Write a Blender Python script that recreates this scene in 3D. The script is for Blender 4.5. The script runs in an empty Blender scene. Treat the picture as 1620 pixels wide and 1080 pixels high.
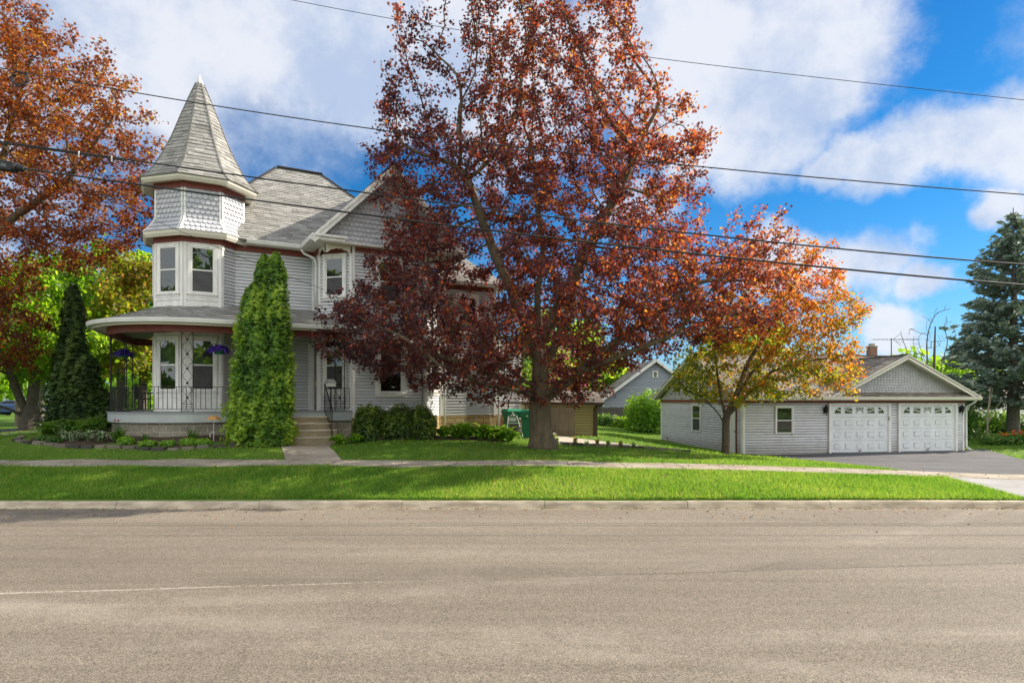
import bpy, math, random
import numpy as np
from mathutils import Vector
random.seed(7); RNG = np.random.default_rng(11)
R = math.radians
SC = bpy.context.scene
COL = SC.collection
# ------------------------------------------------------------------ camera, world, sun, exposure
CAMZ = 2.6; FPX = 1040.0
cd = bpy.data.cameras.new("camera"); cam = bpy.data.objects.new("camera", cd); COL.objects.link(cam)
cam.location = (0, 0, CAMZ); cam.rotation_euler = (R(90), 0, 0)
cd.sensor_width = 36; cd.lens = 36 * FPX / 1620; cd.shift_y = (633 - 540) / 1620
cd.clip_start = .1; cd.clip_end = 3000
SC.camera = cam
SC.view_settings.view_transform = 'Standard'; SC.view_settings.look = 'None'
SC.view_settings.exposure = 0.95; SC.view_settings.gamma = 1
SUN_EL, SUN_AZ = 33.5, 66.0        # azimuth from +Y towards +X
to_sun = Vector((math.sin(R(SUN_AZ)) * math.cos(R(SUN_EL)), math.cos(R(SUN_AZ)) * math.cos(R(SUN_EL)), math.sin(R(SUN_EL))))
sd = bpy.data.lights.new("sun", 'SUN'); sd.energy = 5.0; sd.angle = R(.55); sd.color = (1, .89, .74)
so = bpy.data.objects.new("sun", sd); COL.objects.link(so)
so.rotation_euler = to_sun.to_track_quat('Z', 'Y').to_euler(); so.location = (0, 0, 60)

class NT:
    """small helper to write node trees"""
    def __init__(s, nt): s.nt = nt; nt.nodes.clear()
    def n(s, t, inputs=None, **kw):
        nd = s.nt.nodes.new(t)
        for k, v in kw.items(): setattr(nd, k, v)
        for k, v in (inputs or {}).items(): s.set(nd.inputs[k], v)
        return nd
    def set(s, sock, v):
        if hasattr(v, 'is_output') or isinstance(v, bpy.types.NodeSocket): s.nt.links.new(v, sock)
        elif isinstance(v, bpy.types.Node): s.nt.links.new(v.outputs[0], sock)
        else:
            if isinstance(v, tuple) and len(v) == 3 and sock.type == 'RGBA': v = v + (1,)
            sock.default_value = v
    def math(s, op, a, b=0.0, clamp=False):
        return s.n('ShaderNodeMath', {0: a, 1: b}, operation=op, use_clamp=clamp).outputs[0]
    def vmath(s, op, a, b=(0, 0, 0)):
        nd = s.n('ShaderNodeVectorMath', {0: a, 1: b}, operation=op)
        return nd.outputs[1] if op in ('DOT_PRODUCT', 'LENGTH', 'DISTANCE') else nd.outputs[0]
    def mix(s, f, a, b, blend='MIX'):
        nd = s.n('ShaderNodeMix', data_type='RGBA', blend_type=blend)
        s.set(nd.inputs[0], f); s.set(nd.inputs[6], a); s.set(nd.inputs[7], b)
        return nd.outputs[2]
    def ramp(s, f, stops, interp='LINEAR'):
        nd = s.n('ShaderNodeValToRGB', {0: f}); cr = nd.color_ramp; cr.interpolation = interp
        while len(cr.elements) > len(stops): cr.elements.remove(cr.elements[-1])
        for i, (p, c) in enumerate(stops):
            e = cr.elements[i] if i < len(cr.elements) else cr.elements.new(p)
            e.position = p; e.color = tuple(c) + (1,)
        return nd.outputs[0]
    def smooth(s, v, a, b, lo=0., hi=1.):
        return s.n('ShaderNodeMapRange', {0: v, 1: a, 2: b, 3: lo, 4: hi}, interpolation_type='SMOOTHSTEP', clamp=True).outputs[0]
    def noise(s, vec, scale, detail=4., rough=.5, dist=0.):
        i = {'Scale': scale, 'Detail': detail, 'Roughness': rough, 'Distortion': dist}
        if vec is not None: i['Vector'] = vec
        return s.n('ShaderNodeTexNoise', i).outputs['Fac']

w = bpy.data.worlds.new("World"); SC.world = w; w.use_nodes = True
N = NT(w.node_tree)
sky = N.n('ShaderNodeTexSky', sky_type='NISHITA', sun_disc=False, sun_elevation=R(SUN_EL), sun_rotation=R(SUN_AZ),
          air_density=1.0, dust_density=.3, ozone_density=3.0)
tc = N.n('ShaderNodeTexCoord')
dirv = N.vmath('NORMALIZE', tc.outputs['Generated'])
sep = N.n('ShaderNodeSeparateXYZ', {0: dirv})
# cloudy daylight sky: deep blue overhead and lighter towards the horizon
tint = N.ramp(N.math('ABSOLUTE', sep.outputs[2]), [(0., (.48, .64, .84)), (.14, (.27, .62, .90)), (.30, (.11, .56, .88)), (.55, (.09, .50, .88)), (1., (.15, .5, 1.0))])
blue = N.mix(1.0, sky.outputs[0], tint, 'MULTIPLY')
warp = N.n('ShaderNodeTexNoise', {'Vector': dirv, 'Scale': 3.2, 'Detail': 7., 'Roughness': .62})
wv = N.vmath('SUBTRACT', warp.outputs['Color'], (.5, .5, .5))
dv = N.vmath('ADD', dirv, N.vmath('MULTIPLY', wv, (.26, .26, .20)))
blobs = [  # direction (x/y, z/y) of each cloud bank and its angular radius
    (330, 0, .31), (500, 50, .24), (610, 50, .22), (230, 110, .13), (420, 130, .10), (800, 120, .22), (590, 190, .09),
    (1060, 60, .19), (1170, 150, .17), (1250, 60, .14), (1200, 220, .12), (1100, 200, .13), (1290, 120, .08),
    (1420, 250, .09), (1500, 225, .10), (1600, 215, .12), (1360, 240, .07), (1330, 255, .06), (1700, 230, .13),
    (1310, 430, .085), (1400, 435, .085), (1480, 465, .05), (1260, 395, .06), (1215, 440, .07), (1560, 350, .045), (1440, 540, .06),
    (80, 470, .10), (220, 470, .05), (1010, 330, .07), (-300, 200, .3), (-500, 500, .2), (2300, 300, .3), (2000, 0, .25)]
f = None
for px, py, rr in blobs:
    c = Vector(((px - 810) / FPX, 1, (633 - py) / FPX)).normalized()
    d = N.vmath('DISTANCE', N.vmath('MULTIPLY', dv, (1, 1, 1.35)), (c.x, c.y, c.z * 1.35))
    v = N.math('SUBTRACT', 1.0, N.math('DIVIDE', d, rr))
    f = v if f is None else N.math('MAXIMUM', f, v)
# unseen bright clouds behind the camera and overhead, added to light shaded fronts
backm = N.math('MAXIMUM', N.smooth(sep.outputs[1], .05, -.25), N.smooth(sep.outputs[2], .58, .75))
back = N.math('MULTIPLY', backm, N.math('SUBTRACT', N.noise(dirv, 2.2, 6., .6), .36))
f = N.math('MAXIMUM', f, N.math('MULTIPLY', back, 5.0))
fine = N.noise(dirv, 8., 10., .66)
f2 = N.math('ADD', f, N.math('MULTIPLY', N.math('SUBTRACT', fine, .5), .85))
mask = N.smooth(f2, .03, .58)
thin = N.math('MULTIPLY', mask, .93)
shade = N.smooth(N.math('ADD', N.noise(N.vmath('ADD', dirv, (.0, .0, .035)), 5.2, 9., .62), N.math('MULTIPLY', sep.outputs[2], -.12)), .34, .58)
ccol = N.mix(shade, (3.7, 4.45, 5.9), (6.1, 6.3, 6.8))
ccol = N.mix(N.smooth(sep.outputs[1], .0, -.35), ccol, (12.6, 12.4, 12.2))  # overbright white behind the camera, added as fill light
col = N.mix(thin, blue, ccol)
ground_side = N.smooth(sep.outputs[2], -.02, -.0)
bg = N.n('ShaderNodeBackground', {'Color': col, 'Strength': .075})
N.n('ShaderNodeOutputWorld', {'Surface': bg.outputs[0]})
# ------------------------------------------------------------------ helpers: objects
class MB:
    """collects polygons, links them as ONE mesh object"""
    def __init__(s): s.v = []; s.f = []; s.uv = []; s.t = []
    def poly(s, pts, uv=None, t=0.0):
        i = len(s.v); s.v += [tuple(p) for p in pts]; s.f.append(tuple(range(i, i + len(pts))))
        s.uv.append(uv or [(0, 0)] * len(pts)); s.t.append(t)
    def mesh8(s, P, t=0.0):          # 8 corners: bottom 4 (ccw), top 4
        i = len(s.v); s.v += [tuple(p) for p in P]
        for q in ((3, 2, 1, 0), (4, 5, 6, 7), (0, 1, 5, 4), (1, 2, 6, 5), (2, 3, 7, 6), (3, 0, 4, 7)):
            s.f.append(tuple(i + k for k in q)); s.uv.append([(0, 0)] * 4); s.t.append(t)
    def box(s, fr, u0, u1, w0, w1, z0, z1, t=0.0):
        s.mesh8([fr(u0, w1, z0), fr(u1, w1, z0), fr(u1, w0, z0), fr(u0, w0, z0), fr(u0, w1, z1), fr(u1, w1, z1), fr(u1, w0, z1), fr(u0, w0, z1)], t)
    def beam(s, p, q, a, b, up=(0, 0, 1), t=0.0):    # a = width sideways, b = height
        p = Vector(p); q = Vector(q); d = (q - p).normalized(); up = Vector(up)
        sd_ = d.cross(up).normalized() * a / 2; u = sd_.cross(d).normalized() * b / 2
        s.mesh8([p - sd_ - u, p + sd_ - u, q + sd_ - u, q - sd_ - u, p - sd_ + u, p + sd_ + u, q + sd_ + u, q - sd_ + u], t)
    def prism(s, pts, z0, z1, uvscale=None):     # pts ccw list of (x,y); z0,z1 numbers
        n = len(pts); L = 0
        s.poly([(p[0], p[1], z1) for p in pts]); s.poly([(p[0], p[1], z0) for p in reversed(pts)])
        for i in range(n):
            a = pts[i]; b = pts[(i + 1) % n]; d = math.hypot(b[0] - a[0], b[1] - a[1])
            s.poly([(a[0], a[1], z0), (b[0], b[1], z0), (b[0], b[1], z1), (a[0], a[1], z1)], uv=[(L, z0), (L + d, z0), (L + d, z1), (L, z1)]); L += d
    def tube(s, pts, rad, n=8, cap=True, t=0.0):
        pts = [Vector(p) for p in pts]
        if not hasattr(rad, '__len__'): rad = [rad] * len(pts)
        base = len(s.v); prev = None
        for k, p in enumerate(pts):
            d = (pts[min(k + 1, len(pts) - 1)] - pts[max(k - 1, 0)]).normalized()
            if prev is None: a = d.orthogonal().normalized()
            else: a = (prev - d * prev.dot(d)).normalized()
            prev = a; b = d.cross(a)
            for j in range(n):
                an = 2 * math.pi * j / n
                s.v.append(tuple(p + (a * math.cos(an) + b * math.sin(an)) * rad[k]))
        for k in range(len(pts) - 1):
            for j in range(n):
                q = (base + k * n + j, base + k * n + (j + 1) % n, base + (k + 1) * n + (j + 1) % n, base + (k + 1) * n + j)
                s.f.append(q); s.uv.append([(0, 0)] * 4); s.t.append(t)
        if cap:
            s.f.append(tuple(base + j for j in reversed(range(n)))); s.uv.append([(0, 0)] * n); s.t.append(t)
            s.f.append(tuple(base + (len(pts) - 1) * n + j for j in range(n))); s.uv.append([(0, 0)] * n); s.t.append(t)
    def lathe(s, c, prof, n=16, t=0.0):    # prof list of (r, z)
        s_ = len(s.v)
        for r, z in prof:
            for j in range(n):
                an = 2 * math.pi * j / n; s.v.append((c[0] + r * math.cos(an), c[1] + r * math.sin(an), c[2] + z))
        for k in range(len(prof) - 1):
            for j in range(n):
                s.f.append((s_ + k * n + j, s_ + k * n + (j + 1) % n, s_ + (k + 1) * n + (j + 1) % n, s_ + (k + 1) * n + j)); s.uv.append([(0, 0)] * 4); s.t.append(t)
    def build(s, name, mat, parent=None, org=None, smooth=False, bevel=0):
        org = Vector(org) if org is not None else (parent_org(parent) if parent else Vector((0, 0, 0)))
        me = bpy.data.meshes.new(name)
        me.from_pydata([(v[0] - org[0], v[1] - org[1], v[2] - org[2]) for v in s.v], [], s.f)
        ul = me.uv_layers.new(name='uv'); ul.data.foreach_set('uv', [c for f_ in s.uv for p in f_ for c in p])
        at = me.attributes.new('tint', 'FLOAT', 'FACE'); at.data.foreach_set('value', s.t)
        me.materials.append(mat)
        if smooth: me.polygons.foreach_set('use_smooth', [True] * len(me.polygons))
        o = bpy.data.objects.new(name, me); COL.objects.link(o)
        if parent: o.parent = parent
        else: o.location = org
        if bevel:
            m = o.modifiers.new('bevel', 'BEVEL'); m.width = bevel; m.segments = 2; m.limit_method = 'ANGLE'
        return o
def parent_org(o):
    while o.parent: o = o.parent
    return Vector(o.location)
def tag(o, label=None, cat=None, group=None, kind=None):
    if label: o['label'] = label
    if cat: o['category'] = cat
    if group: o['group'] = group
    if kind: o['kind'] = kind
    return o
def empty(name, loc, label=None, cat=None, group=None):
    o = bpy.data.objects.new(name, None); COL.objects.link(o); o.location = loc; o.empty_display_size = .2
    return tag(o, label, cat, group)
def copy_thing(src, loc, rz=0., sc=1., label=None):
    c = src.copy(); COL.objects.link(c); c.location = loc; c.rotation_euler = (0, 0, rz); c.scale = (sc, sc, sc)
    if label: c['label'] = label
    for ch in src.children:
        k = ch.copy(); COL.objects.link(k); k.parent = c
        for g in ch.children:
            d = g.copy(); COL.objects.link(d); d.parent = k
    return c
class Fr:
    """frame on the ground plan: u along, w outward (towards the viewer side), z up"""
    def __init__(s, x, y, deg): s.o = (x, y); c, q = math.cos(R(deg)), math.sin(R(deg)); s.U = (c, q); s.W = (q, -c)
    def __call__(s, u, w, z=0.): return (s.o[0] + u * s.U[0] + w * s.W[0], s.o[1] + u * s.U[1] + w * s.W[1], z)
def wallframe(a, b):
    """frame whose u axis runs from plan point a to b, w pointing to the right of that direction (outside)"""
    f_ = Fr(a[0], a[1], math.degrees(math.atan2(b[1] - a[1], b[0] - a[0]))); f_.L = math.hypot(b[0] - a[0], b[1] - a[1]); return f_
def inst_mesh(name, tv, tf, P, Rm, S, tint, mat, parent=None, org=(0, 0, 0)):
    """N copies of a small template (k verts, list of same-length faces) merged in one mesh"""
    n = len(P); tv = np.asarray(tv, float); k = len(tv); tf = np.asarray(tf, int); nf, m = tf.shape
    S = np.asarray(S, float).reshape(n, -1)
    V = np.einsum('nij,nkj->nki', Rm, tv[None] * (S[:, None, :] if S.shape[1] == 3 else S[:, :, None])) + np.asarray(P)[:, None] - np.array(org)[None, None]
    F = (tf[None] + (np.arange(n) * k)[:, None, None]).reshape(-1)
    me = bpy.data.meshes.new(name); me.vertices.add(n * k); me.vertices.foreach_set('co', V.reshape(-1).astype(np.float32))
    me.loops.add(n * nf * m); me.loops.foreach_set('vertex_index', F.astype(np.int32))
    me.polygons.add(n * nf); me.polygons.foreach_set('loop_start', (np.arange(n * nf) * m).astype(np.int32))
    me.polygons.foreach_set('loop_total', np.full(n * nf, m, np.int32))
    at = me.attributes.new('tint', 'FLOAT', 'FACE')
    tint = np.asarray(tint, float)
    at.data.foreach_set('value', (np.repeat(tint, nf) if tint.ndim == 1 else tint.reshape(-1)).astype(np.float32))
    me.materials.append(mat); me.update(calc_edges=True); me.validate()
    o = bpy.data.objects.new(name, me); COL.objects.link(o)
    if parent: o.parent = parent
    else: o.location = org
    return o
def rot_from_normal(nrm, spin):
    """matrices whose z axis = nrm, x axis spun by angle"""
    z = nrm / np.linalg.norm(nrm, axis=1, keepdims=True)
    a = np.where(np.abs(z[:, 2:3]) < .95, np.array([[0, 0, 1.]]), np.array([[1., 0, 0]]))
    x = np.cross(a, z); x /= np.linalg.norm(x, axis=1, keepdims=True); y = np.cross(z, x)
    c, s = np.cos(spin)[:, None], np.sin(spin)[:, None]
    X = x * c + y * s; Y = -x * s + y * c
    return np.stack([X, Y, z], axis=2)
def rvec(n): v = RNG.normal(size=(n, 3)); return v / np.linalg.norm(v, axis=1, keepdims=True)
# ------------------------------------------------------------------ materials
def mat_new(name): m = bpy.data.materials.new(name); m.use_nodes = True; return m, NT(m.node_tree)
def pm(name, c1, c2=None, scale=3., rough=.6, bump=0., bscale=40., metal=0., spec=.35, coord='Object', streak=None, detail=5.):
    """painted / solid surface with soft procedural variation and grain"""
    m, n = mat_new(name); c2 = c2 or tuple(x * .85 for x in c1)
    tcx = n.n('ShaderNodeTexCoord').outputs[coord]
    if streak: tcx = n.n('ShaderNodeMapping', {'Vector': tcx, 'Scale': streak}).outputs[0]
    c = n.mix(n.smooth(n.noise(tcx, scale, detail, .6), .3, .7), c1, c2)
    b = n.n('ShaderNodeBsdfPrincipled', {'Base Color': c, 'Roughness': rough, 'Metallic': metal, 'Specular IOR Level': spec})
    if bump:
        bp = n.n('ShaderNodeBump', {'Strength': bump, 'Distance': .02, 'Height': n.noise(tcx, bscale, 4., .6)}); n.set(b.inputs['Normal'], bp.outputs[0])
    n.n('ShaderNodeOutputMaterial', {0: b.outputs[0]}); return m
def tintmat(name, stops, rough=.7, bump=0., bscale=60., spec=.3, dirt=.25, dscale=2.5, splash=None):
    """base colour from the per-face value 'tint' (colour differs from tab to tab, stone to stone)"""
    m, n = mat_new(name)
    a = n.n('ShaderNodeAttribute', attribute_name='tint').outputs['Fac']; tcx = n.n('ShaderNodeTexCoord').outputs['Object']
    c = n.ramp(a, stops)
    c = n.mix(n.math('MULTIPLY', n.smooth(n.noise(tcx, dscale, 6., .6), .4, .75), dirt), c, n.mix(1., c, (.55, .55, .52), 'MULTIPLY'))
    if splash is not None:   # rain-splashed soil low on the wall
        wz = n.n('ShaderNodeSeparateXYZ', {0: n.n('ShaderNodeNewGeometry').outputs['Position']}).outputs[2]
        c = n.mix(n.math('MULTIPLY', n.smooth(n.math('ADD', wz, n.math('MULTIPLY', n.noise(tcx, 2.2, 6., .7), -.7)), splash + .25, splash - .3), .45), c, (.20, .17, .12))
    gr = n.noise(tcx, 150., 2., .7); c = n.mix(.35, c, n.mix(1., c, n.ramp(gr, [(.3, (.5, .5, .5)), (.7, (1.4, 1.4, 1.4))]), 'MULTIPLY'))
    b = n.n('ShaderNodeBsdfPrincipled', {'Base Color': c, 'Roughness': rough, 'Specular IOR Level': spec})
    if bump:
        bp = n.n('ShaderNodeBump', {'Strength': bump, 'Distance': .02, 'Height': n.noise(tcx, bscale, 4., .6)}); n.set(b.inputs['Normal'], bp.outputs[0])
    n.n('ShaderNodeOutputMaterial', {0: b.outputs[0]}); return m
def leafmat(name, refl, trans, tf=.5, rough=.55, spec=.22):
    """leaf: reflected colour and (stronger) transmitted colour, both picked by each leaf's own 'tint'"""
    m, n = mat_new(name)
    a = n.n('ShaderNodeAttribute', attribute_name='tint').outputs['Fac']
    cr = n.ramp(a, refl); ct = n.ramp(a, trans)
    b = n.n('ShaderNodeBsdfPrincipled', {'Base Color': cr, 'Roughness': rough, 'Specular IOR Level': spec})
    t = n.n('ShaderNodeBsdfTranslucent', {'Color': ct})
    mx = n.n('ShaderNodeMixShader', {0: tf, 1: b.outputs[0], 2: t.outputs[0]})
    n.n('ShaderNodeOutputMaterial', {0: mx.outputs[0]}); return m
def glassmat(name='window_glass', k=.35):
    m, n = mat_new(name)
    fr = n.n('ShaderNodeFresnel', {'IOR': 1.9}).outputs[0]
    g = n.n('ShaderNodeBsdfGlossy', {'Color': (.55, .6, .62), 'Roughness': .01})
    bp = n.n('ShaderNodeBump', {'Strength': .05, 'Distance': .02, 'Height': n.noise(n.n('ShaderNodeTexCoord').outputs['Object'], 2.5, 2.)}); n.set(g.inputs['Normal'], bp.outputs[0])
    t = n.n('ShaderNodeBsdfTransparent', {'Color': (.62, .66, .64)})
    mx = n.n('ShaderNodeMixShader', {0: n.math('ADD', fr, k - .30, True), 1: t.outputs[0], 2: g.outputs[0]})
    n.n('ShaderNodeOutputMaterial', {0: mx.outputs[0]}); return m
M = {}
M['white'] = pm('white_trim', (.81, .81, .79), (.66, .655, .63), 2.6, .45, .04, 60, streak=(2.5, 2.5, .7), detail=8.)
M['cream'] = pm('cream_trim', (.72, .70, .60), (.64, .62, .52), 1.5, .45)
M['red'] = pm('dark_red_trim', (.22, .055, .042), (.17, .045, .035), 3, .5)
M['siding'] = tintmat('lap_siding', [(0, (.17, .17, .18)), (.2, (.515, .53, .55)), (1, (.61, .625, .645))], .5, dirt=.15)
M['siding_cream'] = tintmat('garage_siding', [(0, (.10, .10, .10)), (.2, (.58, .595, .625)), (1, (.67, .685, .71))], .5, dirt=.3, splash=.25)
M['tan_siding'] = tintmat('tan_siding', [(0, (.10, .08, .04)), (.2, (.40, .34, .16)), (1, (.46, .39, .19))], .6, dirt=.1)
M['blue_siding'] = tintmat('bluegrey_siding', [(0, (.10, .11, .13)), (.2, (.28, .32, .38)), (1, (.33, .37, .43))], .6, dirt=.1)
M['scallop'] = tintmat('scalloped_shingle', [(0, (.24, .24, .25)), (.12, (.28, .28, .29)), (.2, (.42, .44, .485)), (1, (.51, .53, .575))], .6, dirt=.1)
M['scallop2'] = tintmat('garage_scalloped_shingle', [(0, (.20, .20, .20)), (.2, (.42, .43, .44)), (1, (.51, .52, .525))], .6, dirt=.1)
M['roof'] = tintmat('grey_roof_shingle', [(0, (.22, .218, .205)), (.5, (.30, .296, .28)), (1, (.40, .395, .375))], .9, .4, 120, .15)
M['roof2'] = tintmat('brown_roof_shingle', [(0, (.18, .155, .13)), (.5, (.27, .24, .205)), (1, (.37, .335, .29))], .9, .4, 120, .15)
M['ridge'] = pm('dark_ridge_cap', (.05, .05, .052), None, 10, .8)
M['deck'] = pm('grey_deck_paint', (.26, .28, .29), (.22, .235, .24), 4, .55, .1, 50, streak=(1, 1, 1))
M['fascia_grey'] = pm('pale_grey_fascia', (.40, .44, .44), (.34, .37, .37), 1.5, .5)
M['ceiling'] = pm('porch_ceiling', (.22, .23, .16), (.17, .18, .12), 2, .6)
M['conc'] = pm('weathered_concrete', (.36, .32, .255), (.25, .22, .17), 1.6, .85, .25, 70)
M['conc2'] = pm('pale_concrete', (.50, .45, .37), (.40, .36, .29), .9, .85, .2, 70)
M['sidewalk'] = pm('sidewalk_concrete', (.36, .315, .25), (.22, .19, .145), 1.3, .85, .3, 60)
M['gutter'] = pm('white_gutter', (.72, .73, .70), (.64, .65, .62), 2, .35)
M['iron'] = pm('black_iron', (.012, .012, .013), (.02, .018, .016), 8, .45, 0, 40, .3)
M['dark'] = pm('dark_interior', (.02, .02, .022), (.03, .03, .03), 2, .8)
M['screen'] = pm('window_screen', (.075, .078, .08), (.05, .052, .055), 3, .6)
M['curtain'] = pm('pale_curtain', (.20, .19, .155), (.10, .095, .08), 14, .8, streak=(5, 5, .4))
M['blind'] = pm('green_blind', (.22, .27, .20), (.14, .18, .13), 3, .8)
M['glass'] = glassmat()
M['door_brown'] = pm('dark_brown_door', (.07, .035, .025), None, 5, .4)
M['door_white'] = pm('garage_door_white', (.75, .78, .80), (.65, .68, .70), 1.6, .4, streak=(1.5, 1.5, .8), detail=8.)
M['brass'] = pm('brass', (.55, .38, .12), None, 5, .3, metal=.9)
M['bark'] = pm('maple_bark', (.15, .12, .075), (.075, .06, .04), 5, .9, .9, 16, streak=(1.6, 1.6, .35), detail=8)
M['bark2'] = pm('crab_bark', (.13, .10, .07), (.06, .05, .035), 9, .9, .9, 30, streak=(1.4, 1.4, .5), detail=8)
M['bark_grey'] = pm('grey_bark', (.16, .14, .12), (.09, .08, .07), 8, .9, .5, 30)
M['mulch'] = pm('mulch', (.075, .05, .032), (.035, .024, .016), 18, .95, .9, 45)
M['wood'] = pm('weathered_wood', (.23, .19, .14), (.14, .115, .09), 6, .85, .3, 60, streak=(4, 4, .5))
M['wood_dark'] = pm('dark_weathered_wood', (.12, .105, .095), (.07, .06, .055), 6, .85, .3, 60, streak=(4, 4, .5))
M['green_plastic'] = pm('green_plastic', (.018, .19, .09), (.014, .15, .075), 3, .45)
M['green_lid'] = pm('green_plastic_lid', (.05, .38, .22), (.04, .32, .18), 3, .4)
M['rubber'] = pm('black_rubber', (.016, .017, .02), None, 5, .6)
M['wire'] = pm('black_cable', (.012, .013, .016), (.03, .03, .03), 5, .6)
def stonemat(name, c1, c2, mortar, bw, bh, ms=.012, bumpk=.6):
    m, n = mat_new(name); uv = n.n('ShaderNodeUVMap', uv_map='uv').outputs[0]; oc = n.n('ShaderNodeTexCoord').outputs['Object']
    uvw = n.vmath('ADD', uv, n.vmath('MULTIPLY', n.vmath('SUBTRACT', n.n('ShaderNodeTexNoise', {'Vector': oc, 'Scale': 5., 'Detail': 2.}).outputs['Color'], (.5, .5, .5)), (.03, .03, 0)))
    b = n.n('ShaderNodeTexBrick', {'Vector': uvw, 'Color1': c1 + (1,), 'Color2': c2 + (1,), 'Mortar': mortar + (1,), 'Scale': 1., 'Mortar Size': ms, 'Mortar Smooth': .2, 'Bias': 0., 'Brick Width': bw, 'Row Height': bh}, offset=.5, squash=1.)
    c = n.mix(.5, b.outputs[0], n.mix(1., b.outputs[0], n.ramp(n.noise(oc, 12., 6., .65), [(.3, (.5, .47, .42)), (.7, (1.35, 1.3, 1.2))]), 'MULTIPLY'))
    hgt = n.math('SUBTRACT', n.math('MULTIPLY', n.noise(oc, 14., 5., .6), .6), b.outputs[1])
    bp = n.n('ShaderNodeBump', {'Strength': bumpk, 'Distance': .03, 'Height': hgt})
    p = n.n('ShaderNodeBsdfPrincipled', {'Base Color': c, 'Roughness': .85, 'Normal': bp.outputs[0]})
    n.n('ShaderNodeOutputMaterial', {0: p.outputs[0]}); return m
M['block'] = stonemat('concrete_block', (.27, .25, .205), (.21, .195, .16), (.40, .375, .32), .4, .2, .010)
M['stone'] = stonemat('tan_stone', (.50, .37, .17), (.34, .24, .11), (.20, .16, .10), .42, .21, .012, .9)
M['brick'] = stonemat('red_brick', (.26, .11, .07), (.18, .08, .05), (.35, .32, .28), .2, .075, .008)
# ------------------------------------------------------------------ the ground
H = Fr(-10.355, 22.0, 29.0)              # house frame: origin at the middle of the tower's front face
G = Fr(10.14, 28.9, 11.0)                # garage frame: origin at its front left corner
CP = np.array([(-60, 13.9, .45), (-30, 13.9, .45), (-15, 13.9, .45), (0, 13.9, .45), (15, 13.9, .45), (30, 13.9, .45), (60, 13.9, .45),
    (-30, 17, .86), (-13.5, 17, .885), (-6, 17, .90), (1.5, 17, .87), (5, 17, .80), (8.3, 17, .70), (11.5, 17, .59), (14, 17, .51), (25, 17, .42),
    (-30, 18.3, .88), (-13.5, 18.3, .90), (-6, 18.3, .93), (1.5, 18.3, .90), (5, 18.3, .82), (8.5, 18.3, .71), (11.5, 18.3, .60), (14, 18.3, .51), (25, 18.3, .42),
    (-14, 20, 1.33), (-12, 19.7, 1.28), (-9, 19.6, 1.26), (-9, 20.4, 1.42), (-12, 20.6, 1.44), (-7, 21.3, 1.17), (-5.2, 21.5, 1.2), (-4, 22, 1.31), (-1, 22, 1.19), (.85, 22, 1.0),
    (-3, 24, 1.3), (0, 25.4, 1.16), (2.5, 26, 1.0), (2, 24, .98), (5, 24.5, .84), (4.5, 21.5, .80), (8.1, 25, .53), (10.1, 28.5, .23), (15, 29.4, .21), (21.3, 31, .21),
    (15, 25, .26), (9, 21, .60), (12, 22, .44), (18, 24, .34), (22, 22, .4), (20, 18.5, .46), (26, 25, .4), (24, 29, .30), (28, 36, .6), (9, 37.5, .3), (8, 33, .4),
    (6, 36, .7), (5, 30, .9), (3, 28.4, 1.05), (8, 44, .85), (5, 44, 1.0), (0, 42, 1.2), (-10, 36, 1.5), (-20, 30, 1.25), (-16, 25, 1.45), (-25, 22, .98), (-20, 38, 1.2),
    (-40, 30, 1.1), (-60, 60, 1.1), (-20, 70, 1.1), (20, 70, 1.0), (60, 60, 1.0), (45, 35, .7), (0, 110, 1.0), (100, 110, 1.0), (-100, 110, 1.0), (20, 45, .8), (35, 48, .8)], float)
_sx = [-30, -13.5, -6, 1.5, 5, 8.3, 11.5, 14, 25, 60]; _sz = [.86, .885, .90, .87, .80, .70, .59, .51, .42, .42]
_ex0 = [(x, 18.3, np.interp(x, _sx, _sz) + .012) for x in range(-28, 30, 3)] + [(x, 19.0, np.interp(x, _sx, _sz) + (.14 if -17 < x < -2 else .05 if x < 3 else .0)) for x in range(-28, 12, 3)]
_ex = [(x, y, .45 + (np.interp(x, _sx, _sz) - .45) * t) for x in range(-28, 30, 3) for y, t in ((13.9, 0.), (14.6, .22), (15.6, .6), (16.5, .9))]
CP = np.concatenate([CP, _ex0, [e for e in _ex if abs(e[0]) not in (0, 15, 30) or e[1] != 13.9]])
_keep = []
for _i, _p in enumerate(CP):
    if all((_p[0] - CP[_j][0]) ** 2 + (_p[1] - CP[_j][1]) ** 2 > .2 for _j in _keep): _keep.append(_i)
CP = CP[_keep]
def _k(d2): return np.sqrt(d2 + 2.0)
_A = np.zeros((len(CP) + 3,) * 2); _d = ((CP[:, None, :2] - CP[None, :, :2]) ** 2).sum(-1)
_A[:len(CP), :len(CP)] = _k(_d) ; _A[:len(CP), -3] = 1; _A[:len(CP), -2:] = CP[:, :2]; _A[-3, :len(CP)] = 1; _A[-2:, :len(CP)] = CP[:, :2].T
_W = np.linalg.solve(_A, np.concatenate([CP[:, 2], [0, 0, 0]]))
def gz(x, y):
    x = np.asarray(x, float); y = np.asarray(y, float); sh = x.shape; xx = x.ravel(); yy = y.ravel(); out = np.empty(len(xx))
    for i in range(0, len(xx), 20000):
        a = xx[i:i + 20000]; b = yy[i:i + 20000]
        d = (a[:, None] - CP[None, :, 0]) ** 2 + (b[:, None] - CP[None, :, 1]) ** 2
        v = _k(d) @ _W[:-3] + _W[-3] + _W[-2] * a + _W[-1] * b
        far = np.clip((np.hypot(a, b - 20) - 70) / 40, 0, 1); v = v * (1 - far) + 1.0 * far
        out[i:i + 20000] = v
    return out.reshape(sh)
def g1(x, y): return float(gz(np.array([x]), np.array([y]))[0])
KY = 14.02     # road-side foot of the kerb
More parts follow.
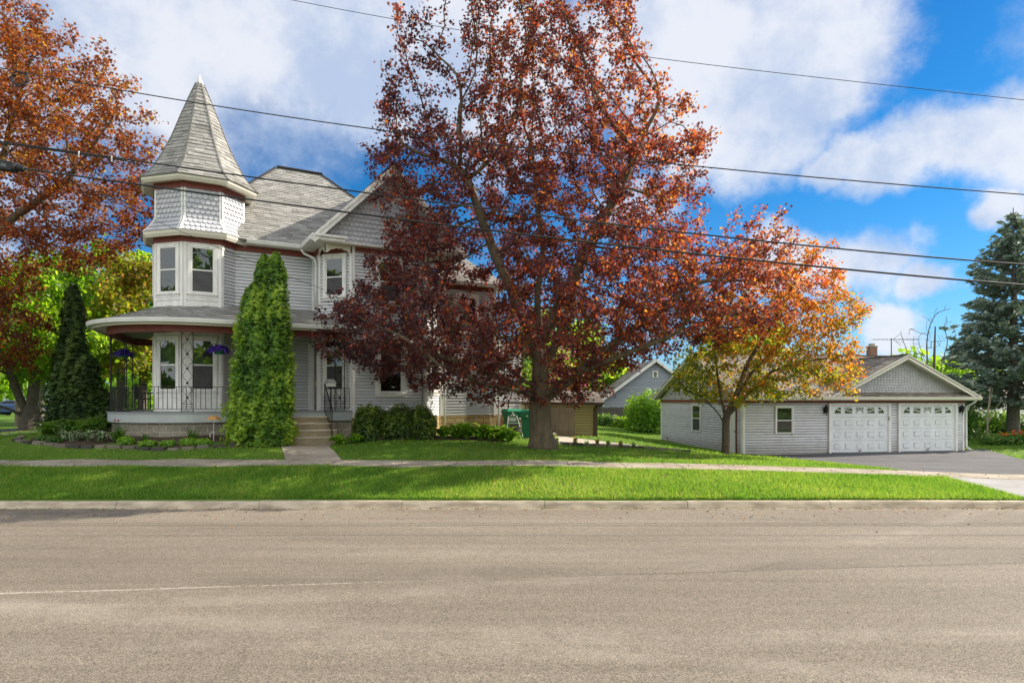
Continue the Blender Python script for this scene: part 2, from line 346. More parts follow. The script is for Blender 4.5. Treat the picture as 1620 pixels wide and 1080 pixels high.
def groundmat():
    m, n = mat_new('lawn_soil'); oc = n.n('ShaderNodeTexCoord').outputs['Object']
    a = n.noise(oc, .5, 6., .6); b = n.noise(oc, 14., 6., .7)
    c = n.ramp(n.math('ADD', n.math('MULTIPLY', a, .5), n.math('MULTIPLY', b, .5)), [(.3, (.045, .085, .012)), (.5, (.085, .160, .020)), (.7, (.13, .21, .03))])
    bp = n.n('ShaderNodeBump', {'Strength': .8, 'Distance': .03, 'Height': n.noise(oc, 60., 4., .7)})
    p = n.n('ShaderNodeBsdfPrincipled', {'Base Color': c, 'Roughness': .8, 'Specular IOR Level': .1, 'Normal': bp.outputs[0]})
    n.n('ShaderNodeOutputMaterial', {0: p.outputs[0]}); return m
M['lawn'] = groundmat()
xs = np.concatenate([-np.geomspace(900, 46, 14), np.arange(-44, 45, .8), np.geomspace(46, 900, 14)])
ys = np.concatenate([[-900, -300, -100, -30, 0, 10, 13.85, 14.12], np.arange(14.3, 46, .5), np.geomspace(47, 1500, 22)])
X, Y = np.meshgrid(xs, ys); Z = gz(X, Y); Z[Y < 13.9] = .12; Z = np.where((Y > 13.95) & (Y < 14.15), .43, Z)
V = np.stack([X, Y, Z], -1).reshape(-1, 3); nx = len(xs); ny = len(ys)
Fc = [(j * nx + i, j * nx + i + 1, (j + 1) * nx + i + 1, (j + 1) * nx + i) for j in range(ny - 1) for i in range(nx - 1)]
mb = MB(); mb.v = [tuple(v) for v in V]; mb.f = Fc; mb.uv = [[(0, 0)] * 4] * len(Fc); mb.t = [0.] * len(Fc)
tag(mb.build('lawn', M['lawn'], smooth=True), 'green lawn ground of the corner lot', None, None, 'structure')
# road
def roadmat():
    m, n = mat_new('worn_asphalt'); oc = n.n('ShaderNodeTexCoord').outputs['Object']
    big = n.noise(n.n('ShaderNodeMapping', {'Vector': oc, 'Scale': (.12, .5, 1)}).outputs[0], 1., 5., .6)
    streaks = n.noise(n.n('ShaderNodeMapping', {'Vector': oc, 'Scale': (.10, 2.2, 1), 'Rotation': (0, 0, R(-4))}).outputs[0], 1.4, 6., .65, .8)
    c = n.ramp(n.math('ADD', n.math('MULTIPLY', big, .55), n.math('MULTIPLY', streaks, .45)), [(.32, (.135, .116, .092)), (.5, (.178, .154, .123)), (.68, (.232, .204, .165))])
    gr = n.noise(oc, 70., 4., .85); gr2 = n.n('ShaderNodeTexVoronoi', {'Vector': oc, 'Scale': 95.}).outputs['Color']
    g2 = n.n('ShaderNodeSeparateColor', {0: gr2}).outputs[0]
    c = n.mix(.85, c, n.mix(1., c, n.ramp(n.math('ADD', n.math('MULTIPLY', gr, .5), n.math('MULTIPLY', g2, .5)), [(.2, (.25, .25, .25)), (.5, (.95, .95, .95)), (.85, (1.9, 1.86, 1.78))]), 'MULTIPLY'))
    sp = n.n('ShaderNodeSeparateXYZ', {0: oc}); x_, y_ = sp.outputs[0], sp.outputs[1]
    wob = n.noise(oc, 1.7, 3.)
    # construction seam running slightly askew, pale (worn paint / sealant) to the left
    yl = n.math('ADD', n.math('ADD', n.math('MULTIPLY', x_, .112), 8.52), n.math('MULTIPLY', n.math('SUBTRACT', wob, .5), .05))
    dseam = n.math('ABSOLUTE', n.math('SUBTRACT', y_, yl))
    leftside = n.smooth(x_, 1.5, -4.5)
    pale = n.math('MULTIPLY', n.math('MULTIPLY', n.smooth(dseam, .028, .014), leftside), n.smooth(n.math('ADD', n.noise(oc, 22., 3., .7), n.math('MULTIPLY', n.noise(oc, 1.1, 3.), .5)), .58, .82))
    c = n.mix(n.math('MULTIPLY', pale, .7), c, (.50, .47, .40))
    dk = n.math('MULTIPLY', n.smooth(dseam, .03, .012), n.smooth(x_, -3., 1.5))
    c = n.mix(n.math('MULTIPLY', dk, .55), c, (.05, .045, .04))
    side = n.math('MULTIPLY', n.smooth(n.math('SUBTRACT', y_, yl), .0, .05), n.smooth(n.math('SUBTRACT', y_, yl), .9, .2))
    c = n.mix(n.math('MULTIPLY', n.math('MULTIPLY', side, n.smooth(n.noise(oc, .7, 4.), .42, .62)), .3), c, (.09, .078, .066))
    # scattered pale scuffs
    sc = n.noise(n.n('ShaderNodeMapping', {'Vector': oc, 'Scale': (.5, 3.2, 1), 'Rotation': (0, 0, R(7))}).outputs[0], 1.6, 8., .75, .4)
    c = n.mix(n.math('MULTIPLY', n.smooth(sc, .62, .75), .45), c, (.34, .31, .26))
    # pale tyre-worn arcs
    for (ax_, ay_, ar_, wd_) in ((-6., 30., 22.6, .30), (-3., -22., 28.2, .22), (9., -30., 35.5, .3), (2., 40., 33.6, .35), (-14., -8., 13.5, .14)):
        dd_ = n.vmath('DISTANCE', n.vmath('MULTIPLY', oc, (1, 1, 0)), (ax_, ay_, 0)); da_ = n.math('ABSOLUTE', n.math('SUBTRACT', dd_, ar_))
        c = n.mix(n.math('MULTIPLY', n.math('MULTIPLY', n.smooth(da_, wd_, wd_ * .2), n.smooth(n.noise(oc, .9, 5., .7), .38, .62)), .17), c, (.42, .38, .32))
    c = n.mix(n.math('MULTIPLY', n.smooth(n.noise(oc, 1.3, 7., .72), .60, .70), .35), c, (.10, .088, .074))
    c = n.mix(n.math('MULTIPLY', n.smooth(n.noise(n.n('ShaderNodeMapping', {'Vector': oc, 'Scale': (1., 2.6, 1)}).outputs[0], 1.1, 9., .72, .3), .655, .70), .5), c, (.07, .062, .054))
    sc2 = n.noise(n.n('ShaderNodeMapping', {'Vector': oc, 'Scale': (.55, 6., 1), 'Rotation': (0, 0, R(-5))}).outputs[0], 1.1, 10., .8, .5); c = n.mix(n.math('MULTIPLY', n.smooth(sc2, .62, .70), .5), c, (.42, .39, .33))
    # hairline cracks
    vo = n.n('ShaderNodeTexVoronoi', {'Vector': n.vmath('ADD', oc, n.vmath('MULTIPLY', n.n('ShaderNodeTexNoise', {'Vector': oc, 'Scale': 2.5, 'Detail': 6.}).outputs['Color'], (.5, .5, 0))), 'Scale': .28}, feature='DISTANCE_TO_EDGE').outputs['Distance']
    c = n.mix(n.math('MULTIPLY', n.math('MULTIPLY', n.smooth(vo, .0035, .001), n.smooth(n.noise(oc, .6, 3.), .52, .62)), .28), c, (.05, .045, .04))
    bp = n.n('ShaderNodeBump', {'Strength': .55, 'Distance': .01, 'Height': n.math('ADD', gr, n.math('MULTIPLY', g2, .6))})
    p = n.n('ShaderNodeBsdfPrincipled', {'Base Color': c, 'Roughness': .82, 'Specular IOR Level': .25, 'Normal': bp.outputs[0]})
    n.n('ShaderNodeOutputMaterial', {0: p.outputs[0]}); return m
M['road'] = roadmat()
mb = MB(); mb.prism([(-300, -6), (300, -6), (300, KY - .14), (-300, KY - .14)], .15, .30)
tag(mb.build('road', M['road']), 'worn tan-grey asphalt street', None, None, 'structure')
# kerb with gutter pan, cast in lengths
kc = pm('kerb_concrete', (.56, .48, .36), (.30, .25, .18), 3.0, .85, .4, 45, streak=(.6, 2, 2)); M['kerbm'] = kc
mb = MB(); L0 = -42.; k = 0
while L0 < 45:
    L1 = L0 + 3.05; a = L0 + .006; b = L1 - .006
    prof = [(KY - .14, .15), (KY - .14, .304), (KY - .02, .292), (KY + .03, .40), (KY + .06, .438), (KY + .2, .45), (KY + .22, .43), (KY + .22, .15)]
    jz = .004 * math.sin(k * 1.7)
    A = [(a, y, z + jz) for y, z in prof]; B = [(b, y, z + jz) for y, z in prof]
    for i in range(len(prof)):
        j = (i + 1) % len(prof); mb.poly([A[i], A[j], B[j], B[i]])
    mb.poly(A[::-1]); mb.poly(B); L0 = L1; k += 1
tag(mb.build('kerb', kc), 'weathered concrete kerb and gutter between street and verge', None, None, 'structure')
def ribbon(name, L, Rr, nu, nv, mat, off=.02, thick=.12, slabs=None, label=None):
    """paved strip draped on the ground between two plan polylines"""
    def samp(P, t):
        P = np.array(P, float); d = np.concatenate([[0], np.cumsum(np.hypot(*(np.diff(P, axis=0).T)))]); t = np.array(t) * d[-1]
        return np.stack([np.interp(t, d, P[:, 0]), np.interp(t, d, P[:, 1])], -1)
    mb = MB(); cells = slabs or [(0, 1)]
    for (t0, t1) in cells:
        tt = np.linspace(t0, t1, max(2, int(nu * (t1 - t0)) + 1)); a = samp(L, tt); b = samp(Rr, tt)
        g = np.stack([a * (1 - v) + b * v for v in np.linspace(0, 1, nv + 1)], 1)
        z = gz(g[..., 0], g[..., 1]) + off
        nu_ = len(tt)
        for i in range(nu_ - 1):
            for j in range(nv):
                q = [(i, j), (i + 1, j), (i + 1, j + 1), (i, j + 1)]
                mb.poly([(g[p][0], g[p][1], z[p]) for p in q])
        bd = [(i, 0) for i in range(nu_)] + [(nu_ - 1, j) for j in range(1, nv + 1)] + [(i, nv) for i in range(nu_ - 2, -1, -1)] + [(0, j) for j in range(nv - 1, 0, -1)]
        for q in range(len(bd)):
            p0 = bd[q]; p1 = bd[(q + 1) % len(bd)]
            mb.poly([(g[p0][0], g[p0][1], z[p0]), (g[p1][0], g[p1][1], z[p1]), (g[p1][0], g[p1][1], z[p1] - thick), (g[p0][0], g[p0][1], z[p0] - thick)])
    return tag(mb.build(name, mat), label, None, None, 'structure')
nS = 52; g_ = .006 / 1.5
ribbon('sidewalk', [(-39, 17.0), (39, 17.0)], [(-39, 18.3), (39, 18.3)], 104, 2, M['sidewalk'], .025, .1, [(i / nS + g_ / nS * 2, (i + 1) / nS - g_ / nS * 2) for i in range(nS)], 'old concrete sidewalk along the verge')
ribbon('front_walk', [(-7.6, 21.6), (-7.1, 20.2), (-6.3, 18.31)], [(-5.9, 21.6), (-5.6, 20.2), (-5.15, 19.2), (-4.75, 18.31)], 12, 4, M['sidewalk'], .02, .1, [(0, .49), (.51, 1)], 'concrete walk from sidewalk to porch steps')
M['drive'] = pm('driveway_asphalt', (.105, .105, .11), (.065, .066, .07), .5, .9, .4, 80)
ribbon('driveway', [(11.2, 30.6), (11.4, 28.4), (11.2, 26), (11.0, 22), (10.9, 18.31)], [(22.6, 31.4), (21.6, 29), (20.3, 26.6), (18.9, 23.7), (18.3, 18.31)], 24, 8, M['drive'], .02, .1, None, 'dark asphalt driveway before the garage')
M['apron'] = pm('apron_concrete', (.34, .335, .33), (.24, .235, .23), .7, .9, .3, 80)
ribbon('driveway_apron', [(11.2, 16.99), (11.15, 14.12)], [(18.6, 16.99), (19.2, 14.12)], 6, 6, M['apron'], .02, .1, None, 'pale driveway apron crossing the verge')
ribbon('side_walk', [(-1.1, 26.0), (1.3, 25.1), (4.75, 24.45)], [(-1.0, 28.2), (1.2, 28.4), (5.0, 25.0)], 10, 4, M['conc2'], .02, .08, None, 'pale concrete walk beside the house')
ribbon('cross_street', [(-24, 29), (-40, 90)], [(-17.5, 29), (-21, 90)], 16, 4, M['drive'], .02, .1, None, 'side street seen beyond the trees')
ribbon('side_street_walk', [(-22, 25.2), (-17.4, 25.8)], [(-22, 26.7), (-16.6, 27.2)], 6, 2, M['conc2'], .02, .1, None, 'sidewalk of the side street')
ribbon('far_road', [(24, 62), (80, 62)], [(24, 68), (80, 68)], 8, 2, M['conc2'], .02, .1, None, 'distant pale road behind the spruce')
# planting beds (mulch)
def bedmesh(name, pts, label):
    c = np.mean(pts, 0); mb = MB(); K = 4; P = np.array(pts, float); n = len(P)
    ring = [c + (P - c) * (k / K) for k in range(K + 1)]
    zz = [gz(r[:, 0], r[:, 1]) + .03 + (0 if k < K else -.05) for k, r in enumerate(ring)]
    for k in range(K):
        for i in range(n):
            j = (i + 1) % n
            q = [(ring[k][i], zz[k][i]), (ring[k + 1][i], zz[k + 1][i]), (ring[k + 1][j], zz[k + 1][j]), (ring[k][j], zz[k][j])]
            if k == 0: q = [q[0], q[1], q[2]]
            mb.poly([(p[0], p[1], z) for p, z in q])
    return tag(mb.build(name, M['mulch'], smooth=True), label, None, None, 'structure')
BED1 = [(-15.7, 20.8), (-15.2, 20.15), (-14.2, 19.8), (-12.5, 19.55), (-10.5, 19.45), (-8.8, 19.5), (-7.7, 20.0), (-7.55, 21.3), (-8.6, 21.6), (-10, 20.9), (-12, 20.8), (-13.5, 22.2), (-14.6, 24.6), (-16, 24.3)]
bedmesh('planting_bed', BED1, 'mulched planting bed before the porch')
BED2 = [(-6.0, 21.3), (-5.2, 21.2), (-3.0, 21.6), (-.3, 22.6), (.1, 23.8), (-.4, 25.6), (-2.9, 24.4), (-5.3, 22.9)]
bedmesh('planting_bed', BED2, 'mulched planting bed along the house wall')
BED3 = [(1.5, 24.0), (3.5, 23.85), (6.3, 23.75), (6.5, 24.1), (4.8, 24.42), (3.2, 24.7), (1.4, 25.05)]
bedmesh('planting_bed', BED3, 'narrow stony bed beside the side walk')
# ------------------------------------------------------------------ building helpers
def siding(mb, fr, u0, u1, z0, z1, e=.114, gp=.018):
    z = z0; rnd = random.Random(int(abs(u0 * 37 + z0 * 11)))
    while z < z1 - .01:
        zt = min(z + e, z1)
        a = (.022, z + gp); b = (.004, zt); tt = .3 + .6 * rnd.random()
        if z + gp >= zt: break
        for (p, q, t_) in (((-.055, z), (-.055, z + gp), 0.), ((-.055, z + gp), (-.01, z + gp), 0.), ((-.01, z + gp), a, tt), (a, b, tt), (b, (-.055, zt), 0.)):  # groove faces tinted dark: shadow lines between courses put into the colour
            mb.poly([fr(u0, p[0], p[1]), fr(u1, p[0], p[1]), fr(u1, q[0], q[1]), fr(u0, q[0], q[1])], t=t_)
        z = zt
def clip_poly(P, Q):
    """convex clip of 2D polygon P by convex ccw polygon Q"""
    for i in range(len(Q)):
        a = Q[i]; b = Q[(i + 1) % len(Q)]; out = []
        def sd_(p): return (b[0] - a[0]) * (p[1] - a[1]) - (b[1] - a[1]) * (p[0] - a[0])
        for j in range(len(P)):
            p = P[j]; q = P[(j + 1) % len(P)]; sp, sq = sd_(p), sd_(q)
            if sp >= 0: out.append(p)
            if (sp >= 0) != (sq >= 0):
                t = sp / (sp - sq); out.append((p[0] + t * (q[0] - p[0]), p[1] + t * (q[1] - p[1])))
        P = out
        if len(P) < 3: return []
    return P
def shingles(mb, pts, e=.14, tab=.32, th=.014, slab=.06, seed=0):
    """roof plane covered with overlapping tabs; pts[0]->pts[1] is the eave, seen ccw from above"""
    rnd = random.Random(seed + int(abs(pts[0][0]) * 100)); P = [Vector(p) for p in pts]
    Ud = (P[1] - P[0]).normalized(); nrm = Ud.cross(P[-1] - P[0]).normalized()
    if nrm.z < 0: nrm = -nrm
    Vd = nrm.cross(Ud)
    Q = [((p - P[0]).dot(Ud), (p - P[0]).dot(Vd)) for p in P]
    area = sum(Q[i][0] * Q[(i + 1) % len(Q)][1] - Q[(i + 1) % len(Q)][0] * Q[i][1] for i in range(len(Q)))
    Qc = Q if area > 0 else Q[::-1]
    a0 = min(q[0] for q in Q); a1 = max(q[0] for q in Q); b1 = max(q[1] for q in Q)
    def w3(a, b, h): return P[0] + Ud * a + Vd * b + nrm * h
    mb.poly(pts, t=.3); low = [p - nrm * slab for p in P]; mb.poly(low[::-1], t=.2)
    for i in range(len(P)): j = (i + 1) % len(P); mb.poly([low[i], low[j], P[j], P[i]], t=.1)
    r = 0; b = 0.0
    while b < b1:
        a = a0 - rnd.random() * tab; be = b + e
        while a < a1:
            tw = tab * (.55 + .9 * rnd.random()); c = clip_poly([(a + .004, b), (a + tw, b), (a + tw, be), (a + .004, be)], Qc)
            lift = th * (1.4 if rnd.random() < .4 else .8)
            if c:
                t = min(1, max(0, rnd.gauss(.5, .24)))
                hh = lambda q: .002 + lift * (be - q[1]) / e
                mb.poly([w3(q[0], q[1], hh(q)) for q in c], t=t)
                lo = [q for q in c if q[1] < b + 1e-4]
                if len(lo) >= 2:
                    la = min(q[0] for q in lo); lb = max(q[0] for q in lo)
                    mb.poly([w3(la, b, 0), w3(lb, b, 0), w3(lb, b, .002 + lift), w3(la, b, .002 + lift)], t=t * .6)
            a += tw
        b = be; r += 1
def scales(mb, fr, urange, z0, z1, sw, e, wf=lambda z: 0., seed=1):
    """rows of fish-scale shingles; urange(z)->(u0,u1), wf(z) = how far the wall bells out"""
    rnd = random.Random(seed); z = z0; r = 0
    while z < z1 - .02:
        zt = min(z + e * 1.12, z1)
        lo, hi = urange(z + e * .5); n = max(1, round((hi - lo) / sw)); w_ = (hi - lo) / n
        k0 = 0 if r % 2 == 0 else -1
        for k in range(k0, n):
            a = lo + k * w_ + (w_ / 2 if r % 2 else 0); b = a + w_
            rad = w_ / 2 * .97; cx = (a + b) / 2; zc = z + rad * .9
            arc = [(cx + rad * math.cos(t), zc + rad * .9 * math.sin(t)) for t in [math.pi + math.pi * i / 6 for i in range(7)]]
            out = [(a + .006, zt)] + arc + [(b - .006, zt)]
            def cl(p):
                l2, h2 = urange(p[1]); return (min(max(p[0], l2), h2), p[1])
            out = [cl(p) for p in out]
            if max(p[0] for p in out) - min(p[0] for p in out) < .02: continue
            def ww(p): return wf(p[1]) + .004 + .032 * (zt - p[1]) / (zt - z)
            t = .25 + .75 * rnd.random(); rim = .011
            mb.poly([fr(p[0], ww(p), p[1]) for p in out], t=t)
            o2 = [cl((p[0] + (p[0] - cx) / (w_ / 2) * rim * 1.1, p[1] - rim * (1 if 0 < i < len(out) - 1 else 0))) for i, p in enumerate(out)]
            mb.poly([fr(p[0], ww(q) - .006, p[1]) for p, q in zip(o2, out)], t=0.)  # darker plate round each scale draws its edge shadow as colour
            for i in range(1, 7):
                p, q = out[i], out[i + 1]; mb.poly([fr(p[0], wf(p[1]) - .004, p[1]), fr(q[0], wf(q[1]) - .004, q[1]), fr(q[0], ww(q), q[1]), fr(p[0], ww(p), p[1])], t=t)
        z += e; r += 1
def window(par, fr, uc, wd, z0, z1, wo=.02, trim=.11, up='blind', lo='screen', trimmat='white', sill=True, split=.5, name='window'):
    """double-hung window standing on the wall face: casing + sashes, panes and what hangs behind them"""
    a, b = uc - wd / 2, uc + wd / 2; zm = z0 + (z1 - z0) * split; mb = MB()
    for (u0, u1, q0, q1, d) in ((a - trim, a, z0 - .02, z1 + trim, .055), (b, b + trim, z0 - .02, z1 + trim, .055), (a, b, z1, z1 + trim, .055), (a - trim - .02, b + trim + .02, z1 + trim, z1 + trim + .03, .075)):
        mb.box(fr, u0, u1, wo, wo + d, q0, q1)
    if sill: mb.box(fr, a - trim - .03, b + trim + .03, wo, wo + .09, z0 - .06, z0 - .0202); mb.box(fr, a - trim, b + trim, wo, wo + .04, z0 - .15, z0 - .0605)
    s = .042
    for (u0, u1, q0, q1, d) in ((a, a + s, z0, z1, .04), (b - s, b, z0, z1, .04), (a + s, b - s, z1 - s, z1, .04), (a + s, b - s, z0, z0 + s * 1.2, .035), (a + s, b - s, zm - s / 2, zm + s / 2, .046)):
        mb.box(fr, u0, u1, wo, wo + d, q0, q1)
    wn = mb.build(name, M[trimmat], par)
    pb = MB(); pb.poly([fr(a + s, wo + .018, z0 + s * 1.2), fr(b - s, wo + .018, z0 + s * 1.2), fr(b - s, wo + .018, zm - s / 2), fr(a + s, wo + .018, zm - s / 2)])
    pb.poly([fr(a + s, wo + .028, zm + s / 2), fr(b - s, wo + .028, zm + s / 2), fr(b - s, wo + .028, z1 - s), fr(a + s, wo + .028, z1 - s)])
    pb.build('pane', M['glass'], wn)
    if up: ub = MB(); ub.box(fr, a + s, b - s, wo + .004, wo + .010, zm + s / 2, z1 - s); ub.build('blind' if up != 'curtain' else 'curtain', M[up], wn)
    if lo: lb = MB(); q_ = .019 if lo == 'screen' else .0; lb.box(fr, a + s, b - s, wo + .004 + q_, wo + .010 + q_, z0 + s * 1.2, zm - s / 2); lb.build('insect_screen' if lo == 'screen' else 'curtain', M[lo], wn)
    return wn
def downspout(par, pts, rad=.042):
    mb = MB(); P = [Vector(p) for p in pts]; S = []
    for i in range(len(P) - 1):
        for t in (0, .5): S.append(P[i].lerp(P[i + 1], t))
    S.append(P[-1]); mb.tube(S, rad, 8); return mb.build('downspout', M['gutter'], par, smooth=True)

# ------------------------------------------------------------------ the house
DK = 2.235            # porch deck level
HB = H(3.5, -4, 1.2)
house = empty('victorian_house', HB, 'large two-storey pale grey house with corner turret, wrap-around porch and scalloped front gable', 'house')
hx = lambda u, w: H(u, w)[:2]
TC = (0., -1.39); RI = 1.39
def opt(r, k, frame=H):     # octagon corner k (k=0: left corner of the front face, counting to the right)
    a = R(-22.5 + 45 * k); rc = r / math.cos(R(22.5)); return (TC[0] + rc * math.sin(a), TC[1] + rc * math.cos(a))
def oct_ring(mb, prof, t=0., faces=range(8)):
    for k in faces:
        for i in range(len(prof) - 1):
            (r0, z0), (r1, z1) = prof[i], prof[i + 1]
            a, b = opt(r0, k), opt(r0, k + 1); c, d = opt(r1, k + 1), opt(r1, k)
            mb.poly([H(*a, z0), H(*b, z0), H(*c, z1), H(*d, z1)], t=t)
def face(k, r=RI): return wallframe(hx(*opt(r, k)), hx(*opt(r, k + 1)))
FL = 2 * RI * math.tan(R(22.5))
# foundation and inner core (keeps the house closed from every side)
core = MB(); e_ = .065
core.prism([hx(-.55 + e_, -.486 - e_), hx(8.475 - e_, -.486 - e_), hx(8.475 - e_, -7.6 + e_), hx(-.55 + e_, -7.6 + e_)], 1.9, 8.0)
core.prism([hx(3.83, -.6), hx(3.83, .21), hx(4.75, 1.13), hx(7.49, 1.13), hx(8.41, .21), hx(8.41, -.6)], 1.9, 8.04)
core.prism([hx(8.3, .175), hx(10.89, .175), hx(10.89, -6.0), hx(8.3, -6.0)], 1.9, 7.2)
core.prism([hx(10.8, -.675), hx(12.575, -.675), hx(12.575, -4.5), hx(10.8, -4.5)], 1.9, 4.9)
core.prism([hx(*opt(RI - .065, k)) for k in range(8)], 1.6, 9.7)
core.build('wall_core', M['dark'], house)
def sided(name, a, b, z0, z1, mat='siding', e=.114, corner=(1, 1), cbw=.09):
    fr = wallframe(hx(*a), hx(*b)); mb = MB(); siding(mb, fr, 0, fr.L, z0, z1, e); o = mb.build(name, M[mat], house)
    for c_, (ua, ub) in zip(corner, ((0, cbw), (fr.L - cbw, fr.L))):
        if c_: cb = MB(); cb.box(fr, ua, ub, .0, .032, z0 - .02, z1); cb.build('corner_board', M['white'], house)
    return fr
WA, WB_, WC, WD = (3.765, .245), (4.715, 1.195), (7.525, 1.195), (8.475, .245)
f_main = sided('wall', (.3, -.486), (3.765, -.486), DK, 8.03, corner=(0, 1))
f_wl = sided('wall', (3.765, -.486), WA, DK - .3, 8.03, corner=(0, 1))
f_ca = sided('wall', WA, WB_, 2.0, 8.03)
f_fr = sided('wall', WB_, WC, 2.0, 8.03)
f_cr = sided('wall', WC, WD, 2.0, 8.03)
f_ad = sided('wall', (8.475, .24), (10.955, .24), 2.0, 7.2, corner=(1, 1), cbw=.12)
f_ad2 = sided('wall', (10.955, -.61), (12.64, -.61), 2.0, 4.9, corner=(0, 1), cbw=.12)
f_adr = sided('wall', (10.955, .24), (10.955, -6.03), 2.0, 7.2, corner=(0, 0))
f_ad3 = sided('wall', (12.64, -.61), (12.64, -4.5), 2.0, 4.9, corner=(0, 0))
f_lw = sided('wall', (-.55, -7.6), (-.55, -1.4), 1.9, 8.03, corner=(1, 0))
f_bk = sided('wall', (8.475, -7.6), (-.55, -7.6), 1.9, 8.03, corner=(0, 0))
f_rw = sided('wall', (8.475, -5.5), (8.475, -7.6), 1.9, 8.03, corner=(0, 0))
f_t1 = face(1); mb = MB(); siding(mb, f_t1, 0, f_t1.L, DK, 8.0); mb.build('wall', M['siding'], house)
# stone foundation
mb = MB()
def fnd(pts, z0=.9, z1=2.0, off=.02):
    P = [hx(*p) for p in pts]; L = 0
    for i in range(len(P) - 1):
        fr = wallframe(P[i], P[i + 1])
        mb.poly([fr(-.01, off, z0), fr(fr.L + .01, off, z0), fr(fr.L + .01, off, z1), fr(-.01, off, z1)], uv=[(L, z0), (L + fr.L, z0), (L + fr.L, z1), (L, z1)])
        mb.poly([fr(-.01, off, z1), fr(fr.L + .01, off, z1), fr(fr.L + .01, -.1, z1), fr(-.01, -.1, z1)]); L += fr.L
fnd([(3.77, -.4), WA, WB_, WC, WD]); fnd([(8.475, .24), (10.955, .24), (10.955, -.61), (12.64, -.61), (12.64, -4.5)]); fnd([(12.64, -4.5), (8.4, -7.6), (-.55, -7.6), (-.55, -1.0)])
mb.build('stone_foundation', M['stone'], house)
# red friezes
def one(name, mat, par, *a, **k): m_ = MB(); m_.box(*a, **k); return m_.build(name, mat, par)
for fr, a_, b_, z0, z1_ in ((f_main, 0, f_main.L, 7.83, 8.03), (f_wl, 0, f_wl.L, 7.83, 8.03), (f_ca, 0, f_ca.L, 7.80, 8.03), (f_fr, .1, f_fr.L - .1, 7.86, 8.03), (f_cr, 0, f_cr.L, 7.80, 8.03), (f_ad, .13, f_ad.L - .13, 7.02, 7.2)): one('frieze', M['red'], house, fr, a_, b_, 0, .045, z0, z1_)
for (za, zb_) in ((7.84, 8.08), (9.64, 9.86)):
    mb = MB()
    for k in (-4, -3, -2, -1, 0, 1): fr = face(k); mb.box(fr, -.018, fr.L + .018, 0., .045, za, zb_)
    mb.build('frieze', M['red'], house)
# turret: flat white window panels and mouldings
for (z0, z1, wz0, wz1) in ((5.6, 7.84, 6.17, 7.70), (DK, 4.86, 2.93, 4.62)):
    mb = MB()
    for k in (-3, -2, -1, 0):
        fr = face(k); mb.box(fr, 0, fr.L, 0, .02, z0, z1)
        for (u0, u1) in ((0, .085), (fr.L - .085, fr.L)): mb.box(fr, u0, u1, .02, .042, z0, z1)
        mb.box(fr, .085, fr.L - .085, .02, .045, wz0 - .24, wz0 - .151); mb.box(fr, .085, fr.L - .085, .02, .035, z1 - .09, z1)
        mb.box(fr, .085, fr.L - .085, .02, .03, z0, z0 + .09)
    fr = face(1); mb.box(fr, 0, .09, .0, .045, z0, z1)
    mb.build('turret_panelling', M['white'], house)
    for k in (-3, -2, -1, 0): window(house, face(k), FL / 2, .70, wz0, wz1, .02, .09, 'blind' if k == 0 or wz0 < 4 else 'dark', 'screen' if k == 0 else 'dark')
# turret drum: scalloped shingles with belled skirt
mb = MB(); sb = MB(); cbd = MB()
def bell(z): return 0. if z > 8.72 else .335 * ((8.72 - z) / .52) ** 1.35
for k in range(-4, 4):
    fr = face(k)
    ur = lambda z, fr=fr: (-bell(z) * math.tan(R(22.5)) , fr.L + bell(z) * math.tan(R(22.5)))
    scales(mb, fr, ur, 8.18, 9.66, .155, .163, bell, 3 + k)
    zz = [8.18, 8.3, 8.42, 8.56, 8.72, 9.66]
    for i in range(5):
        a, b = zz[i], zz[i + 1]
        sb.poly([fr(ur(a)[0], bell(a) - .006, a), fr(ur(a)[1], bell(a) - .006, a), fr(ur(b)[1], bell(b) - .006, b), fr(ur(b)[0], bell(b) - .006, b)])
        for (e1, s_) in ((0, 1), (1, -1)):
            q = [fr(ur(a)[e1], bell(a) + .03, a), fr(ur(a)[e1] + s_ * .07, bell(a) + .03, a), fr(ur(b)[e1] + s_ * .07, bell(b) + .03, b), fr(ur(b)[e1], bell(b) + .03, b)]
            q2 = [fr(ur(a)[e1] + s_ * .07, bell(a), a), fr(ur(b)[e1] + s_ * .07, bell(b), b)]
            cbd.poly(q); cbd.poly([q[1], q2[0], q2[1], q[2]])
mb.build('turret_shingles', M['scallop'], house); sb.build('turret_drum', M['scallop'], house); cbd.build('turret_corner_trim', M['white'], house)
# cornices and gutters of the turret
mb = MB()
oct_ring(mb, [(1.39, 8.08), (1.64, 8.06), (1.64, 8.0), (1.67, 7.985), (1.73, 8.08), (1.75, 8.185), (1.69, 8.195), (1.39, 8.24)], faces=(-4, -3, -2, -1, 0, 1))
mb.build('cornice', M['cream'], house)
mb = MB(); oct_ring(mb, [(1.39, 9.86), (1.69, 9.82), (1.69, 9.815), (1.72, 9.80), (1.79, 9.88), (1.81, 9.97), (1.74, 9.99), (1.39, 10.1)]); mb.build('cornice', M['cream'], house)
